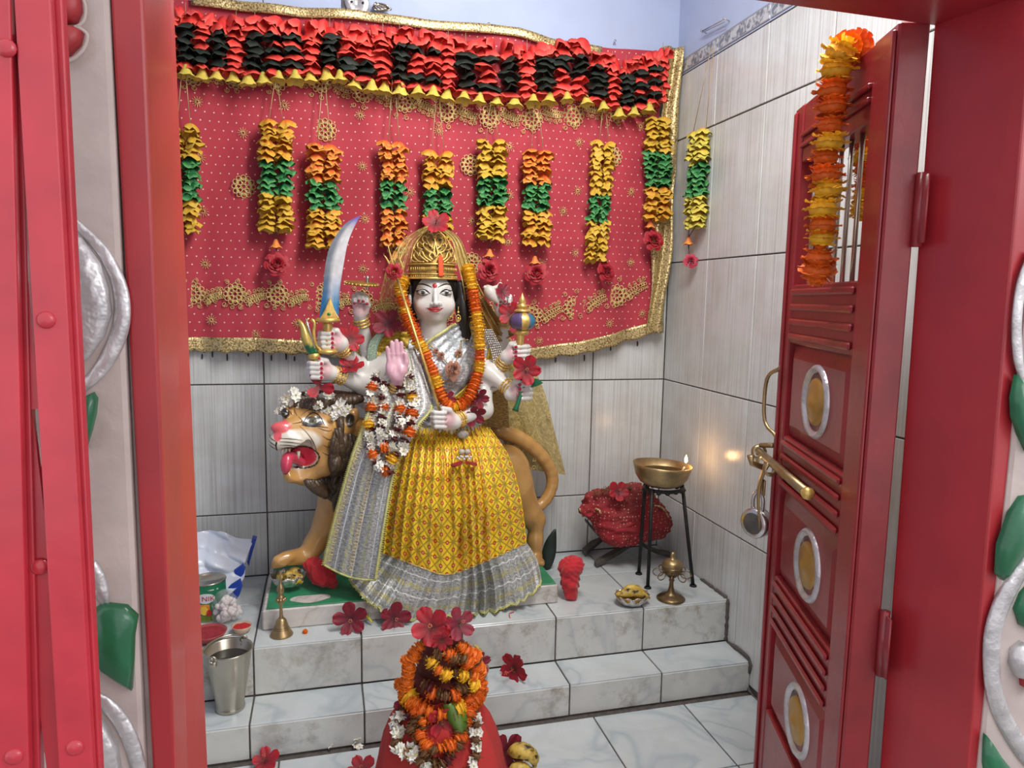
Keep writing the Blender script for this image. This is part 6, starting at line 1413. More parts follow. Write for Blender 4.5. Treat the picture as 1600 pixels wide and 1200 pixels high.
# ================================================================== THINGS ON THE PLATFORM
# ---- brass bowl of oil with a flame, on a black iron tripod
feet = [onZ(998, 897, Z1), onZ(1012, 919, Z1), onZ(1083, 916, Z1)]
tri = thing('tripod_stand', 'black iron three-legged stand holding the brass oil bowl', 'stand', sum(feet)/3)
rc_ = onY(1037, 762, -.365); tops = [onY(1008, 756, -.33), onY(1019, 764, -.40), onY(1066, 757, -.375)]
for f_, t_ in zip(feet, tops):
    o = G().tube([f_, t_], .0062, 10).obj('leg', MT['iron'], tri); g = G(); g.lathe([(0, .006), (.010, .006), (.013, .002), (.012, 0), (0, 0)], f_, 12); g.obj('foot', MT['iron'], o)
zt = rc_[2]; cx_, cy_ = (sum(tops)/3)[:2]
g = G(); g.tube([(rc_[0]+.066*math.cos(a), cy_+.055*math.sin(a), zt) for a in np.linspace(0, 2*PI, 33)], .0065, 8); g.obj('top_ring', MT['iron'], tri)
g = G(); rn = random.Random(2)
for k in range(14): a = k*.45; g.ell((rc_[0]+.068*math.cos(a), cy_+.056*math.sin(a), zt-.003-rn.uniform(0, .006)), (.009, .007, .006), 8)
g.obj('soot_crust', MT['iron'], tri); adopt(tri)
bowl = thing('oil_bowl', 'large brass bowl of dark oil burning on top of the iron tripod', 'bowl', (rc_[0], cy_, zt+.006))
bp = [(0, 0), (.045, .001), (.068, .012), (.084, .034), (.092, .062), (.0955, .072), (.0925, .072), (.081, .036), (.064, .016), (0, .007)]
tl = Matrix.Translation((rc_[0]-.014, cy_, zt+.008)) @ Matrix.Scale(1.06, 4) @ Matrix.Rotation(math.radians(3.5), 4, 'Y'); G().lathe(bp, mat=tl, seg=48).obj('bowl_body', MT['brass'], bowl); 
G().lathe([(0, .052), (.0895, .052)], (rc_[0]-.012, cy_, zt+.006), 48).obj('oil', MT['oil'], bowl)
fl_p = onY(1072, 719, cy_+.0); wick = onY(1068, 733, cy_); G().tube([wick-np.array([.012, 0, .014]), wick, wick+np.array([.003, 0, .008])], .0032, 6).obj('wick', mat('white_cotton_wick', (.5, .45, .35), .9), bowl)
fm = N('flame'); em = fm.n('ShaderNodeEmission'); em.inputs[0].default_value = (1, .56, .18, 1); em.inputs[1].default_value = 22; fm.l(em.outputs[0], fm.t.nodes['Material Output'].inputs[0]); MT['flame'] = fm.m
G().lathe([(0, -.011), (.0045, -.006), (.0058, 0), (.0042, .008), (.0016, .015), (0, .019)], fl_p, 12).obj('flame', MT['flame'], bowl)
fl = bpy.data.lights.new('flame_light', 'POINT'); fl.energy = .24; fl.color = (1, .50, .18); fl.shadow_soft_size = .012; flo = bpy.data.objects.new('flame_light', fl); link(flo, bowl); flo.location = V(fl_p+np.array([0, -.004, .012]))
adopt(bowl); flo.matrix_parent_inverse = Matrix.Translation(-bowl.location)
# ---- brass lamp on a stem
lp = onZ(1048, 936, Z1)
lamp = thing('oil_lamp', 'small brass stemmed oil lamp with openwork petals beside the right tripod foot', 'lamp', lp)
G().lathe([(0, 0), (.046, 0), (.047, .004), (.040, .010), (.024, .016), (.012, .026), (.0075, .045), (.007, .062), (.010, .066), (.007, .070), (.012, .078)], lp, 32).obj('base', MT['brass_d'], lamp)
G().lathe([(0, .076), (.018, .080), (.032, .096), (.034, .110), (.031, .114), (.029, .108), (0, .098)], lp, 32).obj('cup', MT['brass_d'], lamp)
G().lathe([(0, .104), (.030, .106), (.034, .120), (.026, .132), (.012, .138), (.008, .140), (.007, .152), (.0085, .155), (.005, .161), (0, .162)], lp, 28).obj('lid', MT['brass'], lamp)
for k in range(8):
    a = 2*PI*k/8+.3; c = lp+np.array([math.cos(a)*.045, math.sin(a)*.045, .088]); d = np.array([math.cos(a), math.sin(a), 0]); up_ = np.array([0, 0, 1.]); G().tube([c+d*.017*math.cos(b)+up_*.013*math.sin(b)+d*.0 for b in np.linspace(0, 2*PI, 15)], .0018, 5).obj('petal_loop', MT['brass_d'], lamp)
adopt(lamp)
# ---- leaf bowl of banana
def prasad(label, c, R, bowlmat, seed, hgt=.034):
    rt = thing('offering_bowl', label, 'bowl', c); g = G(); v, f, _ = grid(lambda s, t: (c[0]+R*(.42+.58*t**.7)*math.cos(2*PI*s)*(1+.05*math.sin(2*PI*s*9)*t)*(t > 0), c[1]+R*.86*(.42+.58*t**.7)*math.sin(2*PI*s)*(1+.05*math.sin(2*PI*s*9)*t)*(t > 0), c[2]+.002+hgt*t*t+.003*math.sin(2*PI*s*11)*t), 41, 8); g.add(v, f); o = g.obj('foil_cup', bowlmat, rt); o.modifiers.new('t', 'SOLIDIFY').thickness = .0015
    return rt
MT['foil'] = mat('crumpled_foil', (.62, .60, .56), .25, .9, var=.3, vs=120, bump=.9, bs=160, bd=.003); MT['leafcup'] = mat('pressed_brown_leaf_cup', (.32, .19, .055), .4, .3, var=.35, vs=70, bump=.5, bs=120)
def ban_mat():
    m = N('spotted_banana_peel'); co = m.coord(); n1 = m.noise(co, 55, 5, .6); m.set('Base Color', m.ramp(n1, [(.38, (.03, .02, .012)), (.46, (.42, .28, .05)), (.6, (.62, .44, .08))])); m.set('Roughness', .5); return m.m
MT['ban'] = ban_mat()
def banana(name, pts, r, parent, lab=None):
    P = even(pts, 14); v, f = tube(P, [r*k for k in (.3, .55, .85, 1, 1.05, 1.08, 1.08, 1.05, 1, .95, .8, .6, .35, .28)], 7); o = G().add(v, f).obj(name, MT['ban'], parent)
    if lab: tag(o, lab, 'banana')
    return o
c = onZ(987, 944, Z1); ob = prasad('leaf bowl holding a spotted banana piece in front of the tripod', c, .056, MT['foil'], 1); G().lathe([(0, .0008), (.028, .001), (.050, .022), (.0565, .034), (.054, .034), (.047, .022), (0, .004)], c, 30, sx=1, sy=.86).obj('leaf_cup', MT['leafcup'], ob); adopt(ob)
banana('banana', [c+np.array([-.058, -.005, .040]), c+np.array([-.02, -.01, .044]), c+np.array([.02, -.012, .040]), c+np.array([.055, -.016, .022])], .014, None, 'peeled spotted banana half lying in the leaf bowl by the tripod'); banana('banana', [c+np.array([-.03, .012, .044]), c+np.array([.01, .010, .050]), c+np.array([.045, .004, .040])], .012, None, 'shorter banana piece behind the half in the same leaf bowl')
c = onZ(452, 915, PT)+np.array([0, -.03, 0]); ob = prasad('crinkled silver foil bowl beside the lion\'s front paw', c+np.array([0, 0, .012]), .055, MT['foil'], 2, .036); adopt(ob)
for i, (dx, dy, dz, r) in enumerate(((.004, -.012, .046, .019), (.026, -.016, .036, .020), (-.020, 0, .040, .014), (.020, .008, .052, .016))): 
    p = c+np.array([dx, dy, dz]); banana('banana', [p+np.array([-.018, 0, -.004]), p, p+np.array([.016, -.004, -.010])], r, None, ('browned banana chunk at the middle of the foil bowl by the lion\'s paw', 'lowest banana chunk spilling over the front of the foil bowl', 'leftmost banana chunk in the foil bowl', 'banana chunk at the back of the foil bowl')[i])
# ---- red dotted bundle on a folded wooden book stand
MT['bundle'] = None
def bundle_mat():
    m = N('red_dotted_net_cloth'); co = m.coord(); v = m.n('ShaderNodeTexVoronoi'); m.l(co, v.inputs['Vector']); v.inputs['Scale'].default_value = 85; v.inputs['Randomness'].default_value = .35; d = m.ramp(v.outputs['Distance'], [(.16, 1.), (.24, 0.)]); n = m.ramp(m.noise(co, 9, 3), [(.35, 0.), (.6, 1.)])
    m.set('Base Color', m.mix(d, m.mix(n, (.20, .022, .022), (.32, .016, .024)), (.60, .36, .28))); m.set('Roughness', .8); m.bump(m.noise(co, 40, 5), .8, .006); return m.m
yb_ = -.145
c1, c2, c3, c4 = onY(935, 790, yb_), onY(985, 800, yb_), onY(1020, 815, yb_-.01), onY(965, 822, yb_-.03)
bn = thing('wrapped_bundle', 'plump bundle wrapped in red dotted cloth propped in the corner', 'bundle', onY(985, 848, yb_))
crumple('cloth_wrap', None, [c1, c2, c4, c3], [.060, .094, .062, .068], bn, bundle_mat(), 8, k=.05, h=.005, nz=.008)
D_ = SDF(np.array(c4)-.16, np.array(c4)+.16, .005)
tail_ = crumple('cloth_knot', None, [onY(938, 800, yb_-.02), onY(915, 797, yb_-.03), onY(908, 800, yb_-.03)], [.034, .018, .010], bn, bpy.data.materials['red_dotted_net_cloth'], 4, k=.02, nz=.006)
def glitter(P, r, name='gold_edging'): G().tube(even(P, 26), [r*(1+.3*math.sin(i*2.1)) for i in range(26)], 6).obj(name, MT['lace'], bn)
glitter([onY(1022, 790, yb_-.075), onY(1034, 793, yb_-.075), onY(1043, 806, yb_-.06), onY(1046, 815, yb_-.045)], .0038); glitter([onY(930, 795, yb_-.06), onY(936, 797, yb_-.068), onY(938, 802, yb_-.068)], .0042); glitter([onY(904, 794, yb_-.035), onY(909, 800, yb_-.04), onY(911, 807, yb_-.036)], .0042)
g = G(); rn = random.Random(4)
for k in range(70):
    u_ = rn.uniform(925, 1020); x0, z0 = onY(u_, 772-8*math.sin((u_-925)/95*PI), yb_-.03)[[0, 2]]; a = rn.uniform(0, 6); g.tube([np.array([x0, yb_-.05+rn.uniform(-.02, .02), z0])+np.array([.012*math.cos(a+i*.8)*i/5, 0, .006*math.sin(a+i)+.003*i]) for i in range(6)], .0009, 4)
g.obj('frayed_threads', mat('brown_red_fringe', (.28, .10, .05), .7, var=.3), bn)['kind'] = 'stuff'
adopt(bn)
hibiscus('bright red hibiscus on top of the red dotted bundle', onY(966, 768, yb_-.085), (-.2, -1, .5), .8)
st = thing('book_stand', 'dark grey folded wooden stand under the red dotted bundle', 'stand', onZ(950, 880, Z1))
def plank(P, w, th, nm='board'):
    P = even(P, 10); g = G(); v = []
    for i, p in enumerate(P):
        t = i/9; ww = w*(1-.25*abs(t-.5)); v += [p+np.array([0, -ww/2, 0]), p+np.array([0, ww/2, 0]), p+np.array([0, ww/2, th]), p+np.array([0, -ww/2, th])]
    f = [(i*4+a, i*4+(a+1) % 4, (i+1)*4+(a+1) % 4, (i+1)*4+a) for i in range(9) for a in range(4)]+[(3, 2, 1, 0), (36, 37, 38, 39)]; o = g.add(v, f).obj(nm, MT['wood'], st, False); o.modifiers.new('b', 'BEVEL').width = .003
plank([onZ(912, 868, Z1)+np.array([0, 0, .004]), onZ(960, 850, Z1)+np.array([0, 0, .06]), onZ(1010, 850, Z1)+np.array([0, 0, .10])], .05, .018); plank([onZ(930, 886, Z1)+np.array([0, 0, .003]), onZ(975, 872, Z1)+np.array([0, 0, .035]), onZ(1012, 858, Z1)+np.array([0, 0, .09])], .035, .020)
plank([onZ(1058, 874, Z1)+np.array([-.01, .03, .003]), onZ(1020, 872, Z1)+np.array([0, .03, .02]), onZ(985, 862, Z1)+np.array([0, 0, .06])], .04, .014); plank([onY(915, 815, -.10), onY(935, 838, -.11), onY(955, 850, -.12)], .03, .012); adopt(st)
# dark painted leaf behind the lion's hind paw
def bend_leaf(name, label, P, w, m, cat='leaf', th=.004):
    P = even(P, 12); g = G(); v = []
    for i, p in enumerate(P): t = i/11; ww = w*math.sin(PI*(.1+.86*t))**.8*(1-.25*t); v += [p+np.array([-ww, 0, 0]), p+np.array([0, -.006, 0]), p+np.array([ww, 0, 0])]
    g.add(v, [(i*3+a, i*3+a+1, (i+1)*3+a+1, (i+1)*3+a) for i in range(11) for a in range(2)]); o = g.obj(name, m, None); o.modifiers.new('t', 'SOLIDIFY').thickness = th; tag(o, label, cat); return o
bend_leaf('dark_leaf', 'dark green black pointed leaf standing behind the lion\'s hind paw', [onY(855, 878, -.16)*np.array([1, 1, 0])+np.array([0, 0, Z1]), onY(860, 850, -.17), onY(867, 827, -.18)], .030, mat('blackish_green_leaf', (.02, .035, .025), .5, var=.3))
# ---- brass bell
bc_ = onZ(440, 992, Z1)
bell = thing('prayer_bell', 'small brass hand bell with ornate knobbed handle on the platform edge', 'bell', bc_)
k_ = .00186
G().lathe([(0, .012), (.026, .004), (.031, 0), (.0325, .002), (.031, .006), (.026, .013), (.021, .024), (.017, .036), (.014, .046), (.008, .052), (0, .054)], bc_, 36).obj('bell_body', MT['brass'], bell)
for z_ in (.016, .021, .026): G().lathe([(.0225-(z_-.016)*.35+.0012, z_-.001), (.0245-(z_-.016)*.35, z_), (.0225-(z_-.016)*.35+.0012, z_+.001)], bc_, 36).obj('bell_groove_ring', MT['brass_d'], bell)
G().lathe([(.007, .05), (.005, .060), (.004, .09), (.006, .094), (.011, .10), (.009, .106), (.012, .112), (.008, .119), (.006, .124), (.009, .130), (.011, .138), (.009, .146), (.0055, .152), (.003, .158), (.002, .19), (0, .195)], bc_, 18).obj('handle', MT['brass'], bell)
g = G()
for k in range(8): a = k*PI/4; g.ell(bc_+np.array([.011*math.cos(a), .011*math.sin(a), .108]), .005, 8)
g.obj('handle_beads', MT['brass'], bell)
adopt(bell)
# ---- green tin
tc = onZ(327, 962, Z1); Rt, Ht = .050, .118
tin = thing('food_tin', 'green food tin with white oval label at the left end of the platform', 'tin', tc)
gr_ = mat('green_tin_print', (.015, .20, .09), .35, .2, var=.06); v, f = lathe([(Rt, .002), (Rt, .024), (Rt, .0241), (Rt, Ht-.004)], 48); G().add([tuple(np.array(p)+tc) for p in v], f).obj('tin_wall', gr_, tin)
G().lathe([(Rt+.0006, .003), (Rt+.0006, .022)], tc, 48).obj('lower_band', mat('leafy_olive_print', (.16, .22, .02), .4, var=.4, vs=60), tin)
G().lathe([(Rt-.001, Ht-.005), (Rt+.002, Ht-.003), (Rt+.002, Ht), (Rt-.002, Ht), (Rt-.003, Ht-.004), (0, Ht-.004)], tc, 48).obj('lid', MT['steel'], tin); G().lathe([(Rt+.0005, 0), (Rt+.002, .001), (Rt+.0005, .004)], tc, 48).obj('bottom_rim', MT['steel'], tin)
def on_tin(a, z, r=.0012): return (tc[0]+(Rt+r)*math.sin(a), tc[1]-(Rt+r)*math.cos(a), tc[2]+z)
def tin_oval(name, a0, z0, ra, rz, m, r): g = G(); n = 28; g.add([on_tin(a0+ra*t*math.cos(2*PI*i/n), z0+rz*t*math.sin(2*PI*i/n), r) for t in (.02, .4, .7, 1) for i in range(n)], [(j*n+i, j*n+(i+1) % n, (j+1)*n+(i+1) % n, (j+1)*n+i) for j in range(3) for i in range(n)]); return g.obj(name, m, tin)
tin_oval('label_oval', -.02, .075, .52, .0155, MT['white_plastic'], .0008)
orp = mat('orange_fruit_print', (.72, .25, .03), .4, var=.3, vs=50); g = G(); v, f, _ = grid(lambda s, t: on_tin(-.75+s*.95, .027+.030*t, .0006), 10, 4); g.add(v, f).obj('fruit_panel', orp, tin); tin_oval('fruit_print', .15, .030, .16, .010, mat('red_fruit_print', (.45, .02, .02), .4, var=.1), .001); tin_oval('fruit_print', -.12, .038, .22, .014, mat('yellow_fruit_print', (.75, .48, .05), .4, var=.1), .001)
def text_on(txt, size, m, fn, parent, name='lettering', ext=.0004):
    cu = bpy.data.curves.new(name, 'FONT'); cu.body = txt; cu.size = size; cu.align_x = 'CENTER'; cu.extrude = 0; o = bpy.data.objects.new(name, cu); COL.objects.link(o); bpy.context.view_layer.update()
    me = bpy.data.meshes.new_from_object(o.evaluated_get(bpy.context.evaluated_depsgraph_get())); bpy.data.objects.remove(o)
    for vv in me.vertices: vv.co = Vector(fn(vv.co.x, vv.co.y))
    me.materials.clear(); me.materials.append(m); return link(bpy.data.objects.new(name, me), parent)
RT = mat('crimson_print', (.45, .01, .03), .4, var=0)
text_on('NIK', .0215, RT, lambda x, y: on_tin(.13+x/Rt*1.02, .0675+y, .0016), tin); text_on('▪ ▪▪▪', .0075, MT['white_plastic'], lambda x, y: on_tin(.30+x/Rt, .098+y, .0016), tin)
for k, a in enumerate((.22, .30, .38, .60, .66)): G().add([on_tin(a+dx, .098+dz, .0012) for dx, dz in ((0, 0), (.05, 0), (.05, .004), (0, .004))], [(0, 1, 2, 3)]).obj('printed_mark', MT['white_plastic'], tin)
adopt(tin)
# ---- white polythene bag with blue corners, slumped against the wall
def crush(name, label, fn, nu, nv, m, parent=None, cat='bag', amp=.010, seed=1):
    rr = np.random.RandomState(seed); A = rr.uniform(-1, 1, (8, 3)); ph = rr.rand(8)*6; fr = rr.uniform(22, 75, 8); v, f, uv = grid(fn, nu, nv); v = np.array(v); d = sum(np.abs(np.sin((v @ A[i])*fr[i]+ph[i]+np.sin(v @ A[(i+3) % 8]*30)))*amp/(1+i*.4) for i in range(8)); v[:, 1] -= d-amp; o = G().add([tuple(p) for p in v], f).obj(name, m, parent); 
    if label: tag(o, label, cat)
    return o
bagp = onZ(330, 925, Z1)
bag = thing('plastic_bag', 'crumpled white polythene bag with blue corners leaning on the wall behind the tin', 'bag', onZ(340, 920, Z1))
bt = C_([(250, 835), (330, 827), (352, 825), (372, 835), (398, 838)]); bb = C_([(250, 955), (300, 950), (330, 945), (350, 930), (362, 918)]); bl_ = C_([(250, 835), (250, 955)]); br_ = C_([(398, 838), (386, 868), (382, 900), (362, 918)])
def bagf(s, t): p = coons(bt, bb, bl_, br_, s, t); return tuple(s_(p[0], p[1], -.10-.16*t-.03*math.sin(PI*s)*math.sin(PI*t)))
crush('bag_body', None, bagf, 60, 50, MT['bagwhite'], bag, amp=.020)
for pts, y0 in (([(395, 836), (402, 838), (398, 852), (392, 872), (389, 884), (386, 878), (391, 856)], -.14), ([(352, 922), (362, 912), (376, 903), (379, 915), (375, 928), (366, 942), (356, 936)], -.27), ([(366, 890), (380, 880), (384, 886), (380, 900), (368, 908)], -.22)): pris('blue_corner', pts, y0, .006, MT['bagblue'], bag, .002)
adopt(bag)
# ---- clear bag of white sugar sweets
swp = onZ(357, 972, Z1); rn = random.Random(12); sw_ = thing('sweet_bag', 'clear knotted bag full of white sugar sweets between the tin and the red powder cup', 'bag', swp)
crumple('film_skin', None, [swp+np.array([0, 0, .034]), swp+np.array([-.008, 0, .066]), swp+np.array([-.012, .005, .086])], [.046, .034, .010], sw_, None, 6, h=.004, nz=.003)
clear = N('clear_polythene'); clear.set('Base Color', (.85, .83, .82)); clear.set('Roughness', .12); clear.set('Alpha', .16); clear.set('Specular IOR Level', .8); sw_.children[0].data.materials[0] = clear.m
sm = G(); sm.ell((0, 0, 0), (.0105, .0085, .0085), 8); SWM = mesh('sugar_sweet', sm.v, sm.f, mat('white_sugar_coating', (.64, .58, .57), .5, var=.1, bump=.3, bs=160)); adopt(sw_)
n_ = 0
while n_ < 58:
    d = np.array([rn.uniform(-1, 1) for _ in range(3)])
    if np.linalg.norm(d) > 1: continue
    if d[1] > .35: continue
    k_s = .8-.35*max(0, d[2]); o = put('sugar_sweet', SWM, None, swp+np.array([d[0]*.046*k_s-.006*max(0, d[2]), d[1]*.04*k_s, .036+d[2]*.040+.004]), (rn.uniform(0, 3), rn.uniform(0, 3), rn.uniform(0, 3)), rn.uniform(.85, 1.1)); tag(o, 'white sugar-coated sweet packed inside the clear bag', 'sweet', 'sugar sweets in the clear bag'); n_ += 1
# ---- red powder cup and plate
def cup(name, label, c, R, H, outer, powder, cat='bowl'):
    rt = thing(name, label, cat, c); G().lathe([(0, 0), (R*.55, 0), (R*.78, H*.35), (R, H), (R*.94, H), (R*.72, H*.4), (0, H*.15)], c, 32).obj('cup_wall', outer, rt); g = G(); v, f = lathe([(R*.9, H*.80), (R*.6, H*.88), (R*.3, H*.80), (0, H*.92)], 28); g.add([(p[0]+c[0], p[1]+c[1], p[2]+c[2]+.001*math.sin(p[0]*300)) for p in v], f).obj('powder', powder, rt); adopt(rt)
pw = mat('red_vermilion_powder', (.50, .02, .02), .95, var=.25, vs=150, bump=.8, bs=300)
cup('powder_cup', 'small cream cup of red vermilion powder near the platform edge', onZ(378, 988, Z1), .0285, .022, mat('cream_cup', (.50, .36, .26), .4, var=.15), pw); cup('powder_plate', 'shallow red plate of powder half hidden by the left door post', onZ(325, 1000, Z1), .052, .026, mat('dull_red_plate', (.34, .06, .06), .35, var=.2), mat('dark_red_powder', (.30, .02, .03), .9, var=.3, vs=100, bump=.7), 'plate')
# ---- steel tumbler bucket
bk = onZ(360, 1106, Z2); Rb, Rtp, Hb_ = .036, .060, .172
bucket = thing('water_bucket', 'small tapered steel bucket of water standing on the lower step', 'bucket', bk)
G().lathe([(0, .001), (Rb, 0), (Rb+.003, .003), (Rb+.002, .010), (Rb, .014), (Rtp-.001, Hb_-.006), (Rtp+.003, Hb_-.002), (Rtp+.002, Hb_+.001), (Rtp-.002, Hb_-.003), (Rb-.001, .02), (0, .016)], bk, 48).obj('bucket_wall', MT['steel'], bucket)
wm = N('dark_water'); wm.set('Base Color', (.03, .028, .022)); wm.set('Roughness', .03); G().lathe([(0, Hb_-.028), (Rtp-.006, Hb_-.028)], bk, 40).obj('water', wm.m, bucket)
ears = [bk+np.array([-Rtp*.55, -Rtp*.86, Hb_-.004]), bk+np.array([Rtp*.55, Rtp*.86, Hb_-.002])]
for e in ears: g = G(); g.tube([e+np.array([.008*math.cos(a), 0, .008*math.sin(a)]) for a in np.linspace(0, 2*PI, 15)], .003, 7); g.box(e+np.array([-.008, -.003, -.020]), e+np.array([.008, .003, -.006]), b=.001); g.obj('bucket_ear', MT['steel'], bucket)
G().tube(even([ears[0]+np.array([0, -.004, .004]), bk+np.array([-Rtp-.004, -.015, Hb_+.004]), bk+np.array([-Rtp*.7, Rtp*.65, Hb_+.006]), bk+np.array([0, Rtp+.006, Hb_+.006]), ears[1]+np.array([0, .003, .004])], 30), .0026, 8).obj('bail_handle', MT['steel'], bucket); adopt(bucket)
# ---- small litter: blossoms, petals
for (u, v, z, me, lab, cat, k) in ((477, 989, Z1, MO[0], 'single orange marigold petal head beside the bell', 'petal', .35), (556, 1168, 0, JBIG, 'white blossom lying on the floor, the larger one with yellow centre', 'blossom', .75), (521, 1170, 0, J1, 'small white blossom lying beside the larger one on the floor', 'blossom', .9), (873, 950, Z1, J1, 'tiny white petal by the corner of the pedestal', 'petal', .3)):
    o = put(me.name.split('.')[0] if 'mari' not in me.name else 'marigold_petal', me, None, onZ(u, v, z)+np.array([0, 0, .008*k+.002]), (-PI/2+.2, 0, .4) if 'white' in me.name else (0, 0, 0), k); tag(o, lab, cat)
g = G(); g.tube(even([onZ(797, 966, Z1)+np.array([0, 0, .002]), onZ(796, 960, Z1)+np.array([0, 0, .003]), onZ(803, 957, Z1)+np.array([0, 0, .002])], 8), .0016, 5); tag(g.obj('flower_stamen', HB and MT['lips'], None), 'bent red stamen lying on the platform before the pedestal', 'stamen')
# ================================================================== WATER POT UNDER RED CLOTH AT THE FRONT
def z0(u, v, y): return onY(u, v, y)
KY = -.93; kc = onY(688, 1180, KY); KX = kc[0]; kp = mpp(kc)
pot = thing('covered_pot', 'ritual pot wrapped in red cloth and crowned with marigolds in front of the steps', 'pot', (KX, KY, 0))
def Kz(v): return onY(690, v, KY)[2]
prof = [(0.120, 0.001), (.165, .004), (.160, Kz(1215)), (.150, Kz(1180)), (.138, Kz(1150)), (.122, Kz(1125)), (.098, Kz(1102)), (.076, Kz(1085)), (.066, Kz(1070))]
v, f = lathe(prof, 96); v = [(KX+p[0]*(1+.035*math.sin(math.atan2(p[1], p[0])*9+p[2]*12)+.02*math.sin(math.atan2(p[1], p[0])*17)), KY+p[1]*(1+.035*math.sin(math.atan2(p[1], p[0])*9+p[2]*12)), p[2]) for p in v]; G().add(v, f).obj('red_wrap', fabric_mat('brick_red_cloth', (.44, .028, .024), .9, var=.12, sheen=.0), pot)
G().lathe([(.066, Kz(1080)), (.074, Kz(1065)), (.078, Kz(1058)), (.070, Kz(1052)), (.05, Kz(1048)), (0, Kz(1046))], (KX, KY, 0), 40).obj('pot_rim', mat('maroon_pot_wrap', (.13, .015, .012), .75, var=.4, vs=40, bump=.6, bs=70), pot)
D_ = SDF((KX-.1, KY-.1, Kz(1070)), (KX+.1, KY+.1, Kz(970)), .004); D_.ell((KX+.002, KY, Kz(1025)), (.062, .060, .066), .01); D_.ell((KX, KY, Kz(1000)), (.040, .040, .050), .02); v, f = D_.mesh(); me, v, f = fast_mesh('coconut', v, f, mat('dark_maroon_wrap', (.11, .018, .012), .8, var=.5, vs=35, bump=.8, bs=60, bd=.004)); o = link(bpy.data.objects.new('coconut', me), pot); pot_b = bvh_of(v, f); adopt(pot)
def ringp(cz, rx, ry, a0=0, a1=2*PI, n=14, dip=0, dx=0): return [np.array([KX+dx+rx*math.cos(a), KY+ry*math.sin(a), Kz(cz)-dip*max(0, -math.sin(a))]) for a in np.linspace(a0, a1, n)]
MF = [pom('orange_marigold', .0185, .018, (.60, .10, .005), (.92, .26, .015), i+20, 4) for i in range(3)]; KM2 = dict(KM); KM2['o'] = MF
garland('marigold_garland', 'bright orange marigold ring round the rim of the red-wrapped pot', ringp(1064, .090, .088, PI*.95, PI*2.05, 16, .034), lambda t, k: 'oooyooroo'[k % 9], KM2, sc=.98, step=.0150, jit=.007)
garland('marigold_garland', 'orange marigold arch climbing the left side of the pot top', [np.array([KX-.074, KY-.03, Kz(1082)]), np.array([KX-.090, KY-.035, Kz(1060)]), np.array([KX-.086, KY-.04, Kz(1030)]), np.array([KX-.074, KY-.045, Kz(1005)]), np.array([KX-.050, KY-.045, Kz(990)])], lambda t, k: 'oo'[k % 2], KM2, sc=.95, step=.0150, jit=.006)
garland('marigold_garland', 'fading marigold arch down the right side of the pot top', [np.array([KX+.030, KY-.055, Kz(992)]), np.array([KX+.058, KY-.055, Kz(1008)]), np.array([KX+.078, KY-.045, Kz(1030)]), np.array([KX+.088, KY-.035, Kz(1050)]), np.array([KX+.080, KY-.04, Kz(1070)])], lambda t, k: 'ororbr'[k % 6], KM2, sc=.82, step=.0150, jit=.006)
garland('dried_garland', 'withered brown and yellow flower string across the pot\'s neck', [np.array([KX-.045, KY-.066, Kz(1000)]), np.array([KX-.02, KY-.075, Kz(1020)]), np.array([KX+.01, KY-.078, Kz(1032)]), np.array([KX+.045, KY-.072, Kz(1034)]), np.array([KX+.07, KY-.06, Kz(1052)])], lambda t, k: 'byboybb'[k % 7], KM2, sc=.75, step=.0120, jit=.008)
garland('dried_garland', 'matted brown flowers covering the neck of the pot', [np.array([KX-.05, KY-.06, Kz(1046)]), np.array([KX-.02, KY-.078, Kz(1054)]), np.array([KX+.02, KY-.08, Kz(1056)]), np.array([KX+.055, KY-.06, Kz(1050)])], lambda t, k: 'bdrb'[k % 4], KM2, sc=.9, step=.0110, jit=.008)
garland('dried_garland', 'second withered flower string down the middle of the pot\'s cover', [np.array([KX-.03, KY-.070, Kz(995)]), np.array([KX+.02, KY-.075, Kz(1003)]), np.array([KX+.048, KY-.07, Kz(1018)])], lambda t, k: 'bbrb'[k % 4], KM2, sc=.8, step=.0120, jit=.009)
def onpot(u, v, out=.014):
    z = Kz(v); R = float(np.interp(z, [p[1] for p in prof], [p[0] for p in prof]))+out; x = (u-688)*kp*1.0; x = max(-R*.97, min(R*.97, x)); return np.array([KX+x, KY-math.sqrt(R*R-x*x), z-.0])
def vfix(u, v, out=.014):      # correct for the nearer surface so the string runs where the photo shows it
    p = onpot(u, v, out)
    for _ in range(4):
        q = onY(u, v, p[1]); z = q[2]; R = float(np.interp(z, [k[1] for k in prof], [k[0] for k in prof]))+out; x = max(-R*.97, min(R*.97, q[0]-KX)); p = np.array([KX+x, KY-math.sqrt(R*R-x*x), z])
    return p
garland('dried_garland', 'long loop of drying orange marigolds down the middle of the red cloth', [vfix(u, v, .016) for u, v in ((640, 1080), (650, 1100), (656, 1125), (660, 1145), (670, 1160), (684, 1170), (694, 1168), (712, 1160), (724, 1145), (730, 1120), (732, 1100), (731, 1080))], lambda t, k: 'ororbobrorbo'[k % 12], KM2, sc=.8, step=.0135, jit=.006)
garland('dried_garland', 'brown withered inner loop of flowers on the red cloth', [vfix(u, v, .010) for u, v in ((634, 1078), (640, 1110), (652, 1150), (668, 1180), (682, 1192), (700, 1180), (716, 1158), (722, 1130))], lambda t, k: 'bbbdb'[k % 5], KM2, sc=.95, step=.0150, jit=.008)
garland('jasmine_garland', 'white and brown blossom string down the left of the red-wrapped pot', [vfix(u, v, .014) for u, v in ((622, 1095), (612, 1110), (612, 1122), (618, 1140), (628, 1155), (640, 1168), (652, 1184), (665, 1200), (690, 1212))], lambda t, k: ('bbb'[k % 3] if t < .16 else 'wbw'[k % 3]), KM2, sc=.92, step=.0130, jit=.004)
